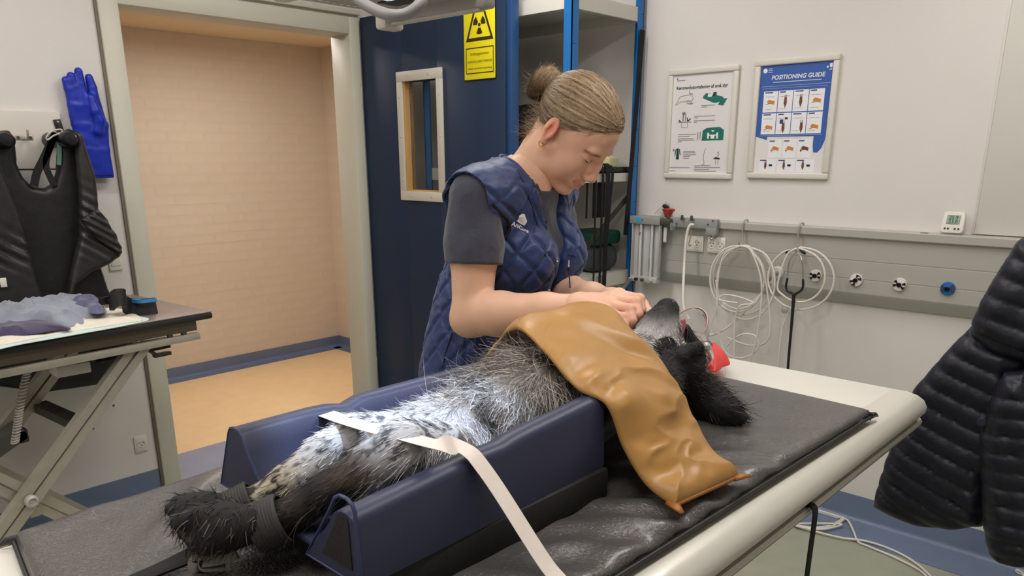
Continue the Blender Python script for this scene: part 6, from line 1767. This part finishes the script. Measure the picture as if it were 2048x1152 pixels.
# left hand, resting by the dog's head
dL = nrm(np.array([1.285, .85, 1.165])-WL); sL = nrm(np.cross(dL, wz)); uL = np.cross(sL, dL)
mcpL = [WL+dL*.082+sL*a+uL*.006 for a in (-.030, -.010, .010, .029)]
pipL = [p+dL*.036-uL*.012 for p in mcpL]; dipL = [p+dL*.008-uL*.024 for p in pipL]; tipL = [p-dL*.010-uL*.016 for p in dipL]
thL = [WL+dL*.02-sL*.018, WL+dL*.05-sL*.045-uL*.012, WL+dL*.08-sL*.048-uL*.022, WL+dL*.10-sL*.040-uL*.028]
allp = np.array(mcpL+pipL+dipL+tipL+thL+[WL-dL*.04])
Vl_, Fl_ = hand(WL, mcpL, pipL, dipL, tipL, thL, allp.min(0)-.045, allp.max(0)+.045)
def hand_cols(V, knuckles):
    C = skin_cols(None, V, False); red = np.array(lin((214, 142, 126)))
    d = np.min([np.linalg.norm(V-k, axis=1) for k in knuckles], 0)
    return C+(red-C)*(.55*np.exp(-(d/.016)**2))[:, None]
VV = np.concatenate([Wh, Vb, Vr, Vl_]); FF = np.concatenate([Fh, Fb+len(Wh), Fr+len(Wh)+len(Vb), Fl_+len(Wh)+len(Vb)+len(Vr)])
CC = np.concatenate([sk_h, skin_cols(None, Vb, False), hand_cols(Vr, PIP+DIP+TIP), hand_cols(Vl_, pipL+dipL)])
m_skin = M('skin', (226, 182, 154), .48, attr=True, sss=.12, bump=(500, .05, .0006), spec=.4)
new_obj('body', VV, FF, m_skin, woman, cols=CC)
# finger nails on the visible hand
for i in range(4):
    d = nrm(TIP[i]-DIP[i])
# lashes, earring
m_lash = M('eyelashes', (52, 36, 30), .6)
bvh0 = BVHTree.FromPolygons([tuple(p) for p in Vh], [tuple(int(i) for i in f) for f in Fh])
def onface(u, r):
    h_ = bvh0.ray_cast(Vector((.2, u, r)), Vector((-1, 0, 0)))
    return np.array(h_[0]) if h_[0] is not None else np.array([.08, u, r])
for g in (-1, 1):
    tt_ = np.linspace(0, 1, 15); Q_ = np.array([onface(.0035-.0050*math.sin(pi*t_)-.0005*t_, g*(.0215+.0225*t_)) for t_ in tt_])
    Q_[:, 0] = np.maximum(np.polyval(np.polyfit(tt_, Q_[:, 0], 2), tt_), Q_[:, 0]-.0005)+.0005
    P_ = [HO+HM@q_ for q_ in Q_]
    MB().tube(spline(P_, 20), [.0005, .0011, .0012, .0011, .0006], 6).build('eyelashes', m_lash, woman, smooth=True)
p = hl(-.008, -.040, .0755)
a = np.linspace(0, 2*pi, 24, endpoint=False)
MB().tube(p+.0065*(np.outer(np.cos(a), HF_)+np.outer(np.sin(a), HU))+np.outer(np.cos(a), HR)*.001, .0011, 6, closed=True).build('earring', M('gold', (214, 160, 84), .25, metal=1.0), woman, smooth=True)
# eyebrow hairs
rg = np.random.default_rng(9)
for g in (-1, 1):
    n = 150; r_ = rg.uniform(.016, .050, n)
    u_ = .0235-np.abs(r_-.033)*.22+rg.normal(0, .0014, n); Pw = []
    bv = bvh0
    for rr, uu in zip(r_, u_):
        h_ = bv.ray_cast(Vector((.2, uu, g*rr)), Vector((-1, 0, 0)))
        Pw.append(h_[0] if h_[0] is not None else Vector((.085, uu, g*rr)))
    Pw = np.array([tuple(p) for p in Pw]); D_ = np.stack([.15+0*r_, .25*np.sign(.035-r_), g*np.ones(n)], 1)+rg.normal(0, .15, (n, 3))
    v_, f_, c_ = strands(HO+Pw@HM.T, D_@HM.T, .006, .0005, np.tile(np.array(lin((150, 116, 88))), (n, 1)), 2, 0, .05, 4)
    o_ = new_obj('eyebrow', v_, f_, M('brow_hair', (146, 112, 86), .6) if g == -1 else MATS['brow_hair'], woman, smooth=False); o_['kind'] = 'stuff'

# hair -----------------------------------------------------------------------------------
sc_ = SDF((-.125, -.10, -.095), (.115, .14, .095), .0022)
sc_.ell((-.008, .036, 0), (.0985, .0905, .0790), .0)
sc_.ell((.040, .060, 0), (.048, .043, .058), .02)
X = sc_._pts((0, 0, 0), sc_.n)
hlv = (hairline(X[..., 0], np.abs(X[..., 2]))-X[..., 1])*.75
earc = .026-np.sqrt(((X[..., 0]+.012)/1.0)**2+((X[..., 1]+.002)/1.25)**2)
sc_.D = sc_.D+(.0085*np.exp(-np.clip(-hlv/.75, 0, 1)/.014)).astype(np.float32)
sc_.D = np.maximum(np.maximum(sc_.D, hlv), earc-.004).astype(np.float32)
BUN = loc(at(1084, 166, D=1.718))
bdir = nrm(BUN-np.array([-.03, .05, 0]))
base = BUN-bdir*.035
sc2 = SDF(BUN-.075, BUN+.075, .0024)
Xg = sc2._pts((0, 0, 0), sc2.n)-BUN
e1 = nrm(np.cross(bdir, (0, 0, 1.0))); e2 = np.cross(bdir, e1)
for k in range(26):
    t_ = k/25*2*pi*1.5; rr = .021+.004*math.sin(2.3*t_); pB = BUN+rr*(math.cos(t_)*e1+math.sin(t_)*e2)+bdir*(.012*math.sin(t_*.7)-.004)
    t2 = (k+1)/25*2*pi*1.5; rr2 = .021+.004*math.sin(2.3*t2); pC = BUN+rr2*(math.cos(t2)*e1+math.sin(t2)*e2)+bdir*(.012*math.sin(t2*.7)-.004)
    sc2.cone(pB, pC, .0150-.003*math.cos(t_*2), .0150-.003*math.cos(t2*2), .003)
sc2.cone(BUN, base-bdir*.02, .016, .024, .012)
sc2.D = sc2.D+(.004*(fbm(sc2._pts((0, 0, 0), sc2.n)*np.array([1.0, 1.0, 1.0]), 90, 2)-.5)).astype(np.float32)
V1, F1 = sc_.mesh(smooth=2); V2, F2 = sc2.mesh(smooth=1)
def combgroove(Vl, N):
    # ridges that run towards the bun
    d = Vl-BUN; r = np.linalg.norm(d, axis=1); ax = bdir
    a = np.arctan2(d@e1, d@e2); return a
a1 = combgroove(V1, None); N1 = vnormals(V1, F1)
V1 = V1+N1*(.0014*np.sin(a1*60+4*fbm(V1, 30, 2))+.0012*np.sin(a1*23))[:, None]
hv = np.concatenate([V1, V2]); hf = np.concatenate([F1, F2+len(V1)])
def hair_cols(P, rg, bun=False):
    n = fbm(P*np.array([1, 1, 1]), 60, 2); a = combgroove(P, None)
    t = np.clip(.5+.35*np.sin(a*37)+.5*(n-.5)+rg.normal(0, .17, len(P)), 0, 1)
    dkc = np.array(lin((108, 84, 62))); ltc = np.array(lin((206, 180, 146)))
    C = dkc+(ltc-dkc)*t[:, None]
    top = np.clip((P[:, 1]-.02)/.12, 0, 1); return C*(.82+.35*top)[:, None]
m_hairb = M('hair_base', (132, 104, 74), .5, attr=True, spec=.4)
m_hair = M('hair_strands', (132, 104, 74), .38, attr=True, spec=.55)
hb = new_obj('hair', HO+hv@HM.T, hf, m_hairb, woman, cols=hair_cols(hv, np.random.default_rng(3))*.8)
P_, N_, _ = sample_surface(V1, F1, 15000, 5)
k = N_@np.array([0, 0, 0])*0 == 0
D_ = BUN-bdir*.03-P_; D_ -= N_*((D_*N_).sum(1, keepdims=True)); D_ /= np.linalg.norm(D_, axis=1, keepdims=True)+1e-9
rg = np.random.default_rng(6)
v_, f_, c_ = strands(P_-N_*.0004, D_+N_*.05+rg.normal(0, .022, P_.shape), rg.uniform(.03, .065, len(P_)), .0007, hair_cols(P_, rg), 6, 0, .012, 8, N_, .035)
ec = np.array([-.008, .036, 0]); er = np.array([.0985, .0905, .0790]); qe = np.linalg.norm((v_-ec)/er, axis=1)
lim = 1.022+.05*smoothstep(.02, .07, v_[:, 0]); v_ = np.where((qe > lim)[:, None], ec+(v_-ec)*(lim/qe)[:, None]*1.0, v_)
vs, fs, cs, n0 = [v_], [f_], [c_], len(v_)
P_, N_, _ = sample_surface(V2, F2, 5200, 6)
T_ = np.cross(bdir, P_-BUN); T_ /= np.linalg.norm(T_, axis=1, keepdims=True)+1e-9
v_, f_, c_ = strands(P_, T_+N_*.06+rg.normal(0, .08, P_.shape), rg.uniform(.015, .035, len(P_)), .0007, hair_cols(P_, rg)*np.where(((P_-BUN)@np.array([0, 1.0, 0])) < -.005, .62, 1.4)[:, None], 5, 0, .05, 9, N_, .10)  # top highlight and darker underside of the bun painted into strand colour
vs.append(v_); fs.append(f_+n0); cs.append(c_); n0 += len(v_)
# fly-aways at the nape and round the bun
nap = np.stack([rg.uniform(-.098, -.045, 420), rg.uniform(-.075, .0, 420), rg.uniform(.0, .07, 420)], 1)
bvh = BVHTree.FromPolygons([tuple(p) for p in np.concatenate([V1, Vh])], [tuple(int(i) for i in f) for f in np.concatenate([F1, Fh+len(V1)])])
nn = [bvh.find_nearest(Vector(tuple(p))) for p in nap]; Pn = np.array([tuple(q[0]) for q in nn]); Nn = np.array([tuple(q[1]) for q in nn])
v_, f_, c_ = strands(Pn, np.array([-.6, -.6, .1])+rg.normal(0, .5, Pn.shape), rg.uniform(.02, .055, len(Pn)), .0005, hair_cols(Pn, rg)*1.1, 6, 0, .22, 10)
vs.append(v_); fs.append(f_+n0); cs.append(c_); n0 += len(v_)
Pb, Nb, _ = sample_surface(V2, F2, 260, 16)
v_, f_, c_ = strands(Pb, Nb+rg.normal(0, .6, Pb.shape), rg.uniform(.012, .04, len(Pb)), .0004, hair_cols(Pb, rg)*1.2, 6, 0, .2, 11)
vs.append(v_); fs.append(f_+n0); cs.append(c_); n0 += len(v_)
vw = HO+np.concatenate(vs)@HM.T
o_ = new_obj('hair_strands', vw, np.concatenate(fs), m_hair, woman, smooth=False, cols=np.concatenate(cs)); o_['kind'] = 'stuff'
hp = base-bdir*.012
a = np.linspace(0, 2*pi, 24, endpoint=False)
MB().tube(HO+(hp+.024*(np.outer(np.cos(a), e1)+np.outer(np.sin(a), e2)))@HM.T, .003, 6, closed=True).build('hair_tie', m_black, woman, smooth=True)

# t-shirt ----------------------------------------------------------------------------------
m_shirt = M('tshirt_charcoal', (62, 64, 78), .85, var=(10, .08), bump=(24, .45, .012), sheen=.3)
ss = SDF((1.06, 1.06, .92), (1.60, 1.47, 1.46), .0042)
torso(ss, .006, neck=False)
ss.cone(SHL_+np.array([0, 0, .02]), NECK-np.array([0, 0, .012]), .074, .058, .02)
HEM = .56
for S_, E_ in ((SR, ER), (SL, EL)):
    e = S_+(E_-S_)*.70
    ss.chain([S_+np.array([0, 0, .003]), S_+(E_-S_)*.35, e], [.0565, .0605, .0645], .025)
X = ss._pts((0, 0, 0), ss.n)
ss.D = ss.D+(.014*(fbm(X*np.array([1, 1, .8]), 17, 3)-.5)).astype(np.float32)
# cut: sleeve hems and neck opening
for S_, E_, W0 in ((SR, ER, wr_), (SL, EL, -wr_)):
    ax = nrm(E_-S_); hem = S_+(E_-S_)*HEM
    d_arm = np.linalg.norm((X-S_)-((X-S_)@ax)[..., None]*ax, axis=-1)
    cut = ((X-hem)@ax)
    reg = (d_arm < .085) & (cut > -.02) & (((X-CHE)@W0) > .115)
    ss.D = np.where(reg, np.maximum(ss.D, cut), ss.D).astype(np.float32)
ss.D = np.maximum(ss.D, .066-np.linalg.norm(X-(NECK+wf*.014+np.array([0, 0, .008])), axis=-1)).astype(np.float32)
Vt_, Ft_ = ss.mesh(smooth=6)
ts = new_obj('tshirt', Vt_, Ft_, m_shirt, woman)
ax = nrm(ER-SR); hm = SR+(ER-SR)*(HEM-.045); e1_ = nrm(np.cross(ax, wf)); e2_ = np.cross(ax, e1_)

# vest ------------------------------------------------------------------------------------------
m_vest = M('vest_navy_nylon', (34, 54, 102), .48, var=(9, .10), bump=(45, .35, .004), sheen=.15)
m_bind = M('vest_binding', (20, 22, 30), .6)
sv = SDF((1.04, 1.04, .86), (1.64, 1.52, 1.47), .0034)
torso(sv, .019, neck=False)
sv.chain([SR+wr_*.01, SHL_+np.array([0, 0, .006]), SL-wr_*.01], [.066, .078, .066], .03)
sv.ell(HIP+np.array([0, 0, .02]), (.205, .16, .20), .06, BODY)
sv.ell(ABD-wf*.012, (.182, .142, .2), .06, BODY)
sv.cone(SHL_+np.array([0, 0, .015])-wf*.01, NECK-np.array([0, 0, .02])-wf*.012, .082, .062, .025)
X = sv._pts((0, 0, 0), sv.n)
bx = (X-CHE)@wr_; by = (X-CHE)@wf; bz = X[..., 2]
# neck opening and V in front
def smax(a, b, k):
    h = np.clip(k-np.abs(a-b), 0, None)/k; return np.maximum(a, b)+h*h*k*.25
c_neck = .066-np.linalg.norm(X-(NECK+wf*.020+np.array([0, 0, .012])), axis=-1)
vw_ = .006+np.clip((bz-1.235)/.19, 0, 1)*.066
c_v = np.minimum((vw_-np.abs(bx+.004))*.9, (by+.01)*.8)
h_ = np.clip(.045-np.abs(c_neck-c_v), 0, None)/.045; c_open = np.maximum(c_neck, c_v)+h_*h_*.045*.25
sv.D = smax(sv.D, c_open, .012).astype(np.float32)
# arm holes
for S_, E_, sg in ((SR, ER, 1), (SL, EL, -1)):
    c0 = S_-wr_*sg*.012+np.array([0, 0, -.006]); q0 = S_+wr_*sg*.12+np.array([0, 0, -.05])
    c1 = S_+(E_-S_)*.34-wr_*sg*.0; 
    for (p, q, r) in ((c0+wr_*sg*.046, q0, .056), (c1+wr_*sg*.034, c1+wr_*sg*.12, .066)):
        sv.cone(p, q, r, r, .012, sub=True)
sv.D = np.maximum(sv.D, .905-bz).astype(np.float32)
Vv, Fv = sv.mesh(smooth=6)
Nv = vnormals(Vv, Fv)
rel = Vv-np.array([1.36, 1.29, 0]); ang_ = np.arctan2(rel@wr_, rel@wf); sarc = ang_*.185
hz = Vv[:, 2]
p_ = .050
def groove(x): 
    d = np.abs((x/p_) % 1-.5); d = .5-d
    return np.exp(-(d*p_/.0052)**2)
g1 = groove(sarc*.75+hz*.66+.01*(fbm(Vv, 10, 2)-.5)); g2 = groove(sarc*.75-hz*.66+.01*(fbm(Vv+4, 10, 2)-.5)+.02)
qmask = smoothstep(.895, .93, hz)*(1-smoothstep(1.40, 1.43, hz))
frontc = np.exp(-((rel@wr_+.004)/.022)**2)*(rel@wf > .05)       # plain placket band
puff_ = (1-np.maximum(g1, g2))*.0055*(1-frontc)*qmask
wrk = .010*(fbm(Vv*np.array([1, 1, .7]), 11, 2)-.5)+.006*(fbm(Vv*np.array([1.4, 1.4, 2.2]), 26, 2)-.5)
wrk = wrk*(.25+.75*smoothstep(.075, .12, np.linalg.norm(Vv-NECK, axis=1)))
sideg = np.exp(-((np.abs(ang_)-1.5)/.012)**2)*.003
pk = np.exp(-((hz-1.245)/.003)**2)*((np.abs(ang_+.75) < .28))*.0
Vv = Vv+Nv*(puff_+wrk-.003-sideg)[:, None]
vest = new_obj('vest', Vv, Fv, m_vest, woman)
bvv = BVHTree.FromPolygons([tuple(p) for p in Vv], [tuple(int(i) for i in f) for f in Fv])
def hitpx(u, v):
    d = at(u, v, D=1.0)-CO; h = bvv.ray_cast(Vector(tuple(CO)), Vector(tuple(nrm(d))))
    return (np.array(h[0]), np.array(h[1])) if h[0] is not None else (at(u, v, D=1.7), -CF)
# arm-hole binding: ring where the arm leaves the vest
for S_, E_, sg in ((SR, ER, 1),):
    ring = []
    for a in np.linspace(0, 2*pi, 48, endpoint=False):
        c = S_+np.array([0, 0, -.035]); dirv = nrm(math.cos(a)*wf+math.sin(a)*wz*1.0)
        o_ = c+wr_*sg*.10+dirv*np.array([.066, .066, .082])
        h_ = bvv.ray_cast(Vector(tuple(o_)), Vector(tuple(-wr_*sg)))
        if h_[0] is not None and (np.array(h_[0])-c)@(wr_*sg) > -.06: ring.append(np.array(h_[0])+wr_*sg*.001)
    if len(ring) > 8:
        R_ = np.array(ring)
        for _ in range(3): R_ = (np.roll(R_, 1, 0)+R_*2+np.roll(R_, -1, 0))/4
        MB().tube(R_, .0042, 8, closed=True).build('armhole_binding', m_bind, vest, smooth=True)
# collar binding round the neck opening
NC = NECK+wf*.022+np.array([0, 0, .012]); dN = Vv-NC; rN = np.linalg.norm(dN, axis=1); aN = np.arctan2(dN@wf, dN@wr_); rim = []
for a in np.linspace(math.pi*.80, math.pi*2.2, 34):
    w_ = np.abs((aN-a+pi) % (2*pi)-pi)
    k_ = np.where((w_ < .12) & (rN > .056) & (rN < .092))[0]
    if len(k_): rim.append(Vv[k_[np.argmax(Vv[k_, 2])]])
if len(rim) > 5:
    R_ = np.array(rim)
    for _ in range(4): R_[1:-1] = (R_[:-2]+2*R_[1:-1]+R_[2:])/4
    MB().tube(spline(R_, 70), .0050, 8).build('collar_binding', m_vest, vest, smooth=True)
# neck edge binding along the V
for pts in ([(1036, 340), (1046, 362), (1058, 395), (1075, 450), (1090, 510), (1099, 560)], [(1102, 385), (1094, 420), (1092, 455), (1098, 510)]):
    P_ = []
    for u, v in pts:
        h_ = hitpx(u, v); P_.append(h_[0]+h_[1]*.001)
    MB().tube(spline(P_, 30), .0022, 6).build('edge_binding', M('vest_edge', (26, 40, 78), .5) if 'vest_edge' not in MATS else MATS['vest_edge'], vest, smooth=True)
for u, v in ((1113, 520), (1097, 583), (1107, 586)):
    p, n_ = hitpx(u, v)
    MB().lathe([(.0048, .0), (.0052, .0018), (.0036, .0030), (.0024, .0016), (.0005, .0016)], p, n_, 16).build('snap_button', m_chrome, vest)
# pocket edges
for pts in ([(1136, 508), (1150, 512), (1166, 518)], [(1136, 508), (1138, 540), (1140, 575)], [(905, 665), (930, 672), (960, 690), (985, 706)], [(905, 665), (893, 700), (885, 735)]):
    P_ = [];
    for u, v in pts:
        h_ = hitpx(u, v); P_.append(h_[0]+h_[1]*.0008)
    MB().tube(spline(P_, 16), .0016, 6).build('pocket_seam', MATS['vest_edge'], vest, smooth=True)
p, n_ = hitpx(1137, 527)
MB().box(p-np.array([.001, .002, .008]), p+np.array([.001, .001, .008])).build('pocket_tag', m_inkwhite, vest)
# emblem and lettering on the chest
A_, nA = hitpx(1021, 452); B_, nB = hitpx(1056, 466); M_, nM = hitpx(1038, 446)
if np.linalg.norm(A_-B_) > .12: B_ = A_+np.array([.03, -.03, -.014])
axv = nrm(B_-A_); nv = nrm(nM+nA+nB); nv = nrm(nv-axv*(nv@axv)); ayv = np.cross(nv, axv)
wid = np.linalg.norm(B_-A_)
def onvest(W_, az):
    out = []
    for p in W_:
        h_ = bvv.ray_cast(Vector(tuple(p+nv*.04)), Vector(tuple(-nv)))
        out.append(np.array(h_[0])+nv*.0012 if h_[0] is not None else p)
    return np.array(out)
m_logo = M('embroidery_white', (232, 232, 236), .7)
text_obj('embroidered_lettering', 'AniCura', A_, axv, ayv, 1, m_logo, vest, 'LEFT', project=onvest, width=wid*1.02, bold=.015)
cr = np.array([(0, 0), (1, 0), (1.06, .45), (.86, .30), (.84, .62), (.66, .42), (.56, .86), (.45, .40), (.26, .80), (.26, .40), (.04, .52), (.10, .2)])
cr = cr[:, :]*np.array([wid*.52, wid*.50])
o_ = A_+axv*wid*.22+ayv*wid*.30
tri = bmesh.new(); vs_ = [tri.verts.new((p[0], p[1], 0)) for p in cr]; tri.faces.new(vs_)
bmesh.ops.triangulate(tri, faces=tri.faces[:]); bmesh.ops.subdivide_edges(tri, edges=tri.edges[:], cuts=2, use_grid_fill=True)
tri.verts.index_update(); Wc = np.array([o_+axv*v.co.x+ayv*v.co.y for v in tri.verts]); Fc = [[v.index for v in f.verts] for f in tri.faces]; tri.free()
new_obj('embroidered_emblem', onvest(Wc, nv), Fc, m_logo, vest, smooth=False)

# trousers and shoes (hidden by the table from here)
m_trou = M('trousers_navy', (34, 38, 52), .8, bump=(200, .2, .001)); m_shoe = M('shoe_white', (216, 214, 208), .5)
st_ = SDF((1.12, 1.14, .045), (1.62, 1.56, .96), .007)
st_.ell(HIP-np.array([0, 0, .02]), (.176, .132, .13), .03, BODY)
for sg in (-1, 1):
    hipj = HIP+wr_*sg*.088+np.array([0, 0, -.03]); kn = hipj+np.array([0, -.01, -.42])+wr_*sg*.012; an = kn+np.array([0, .015, -.385])
    st_.chain([hipj, kn, an], [.088, .064, .056], .03)
Vq, Fq = st_.mesh(smooth=2); new_obj('trousers', Vq, Fq, m_trou, woman)
for sg in (-1, 1):
    an = HIP+wr_*sg*.100+np.array([0, .005, -.885])
    s3 = SDF(an+np.array([-.16, -.24, -.06]), an+np.array([.16, .14, .12]), .006)
    s3.chain([an+np.array([0, .02, .035])*1, an+wf*.06+np.array([0, 0, .012]), an+wf*.155+np.array([0, 0, .004])], [.046, .044, .036], .02)
    V3, F3 = s3.mesh(smooth=2); V3[:, 2] = np.maximum(V3[:, 2], .004)
    new_obj('shoe', V3, F3, m_shoe, woman)

for o in bpy.data.objects:
    if '_w' in o: del o['_w']
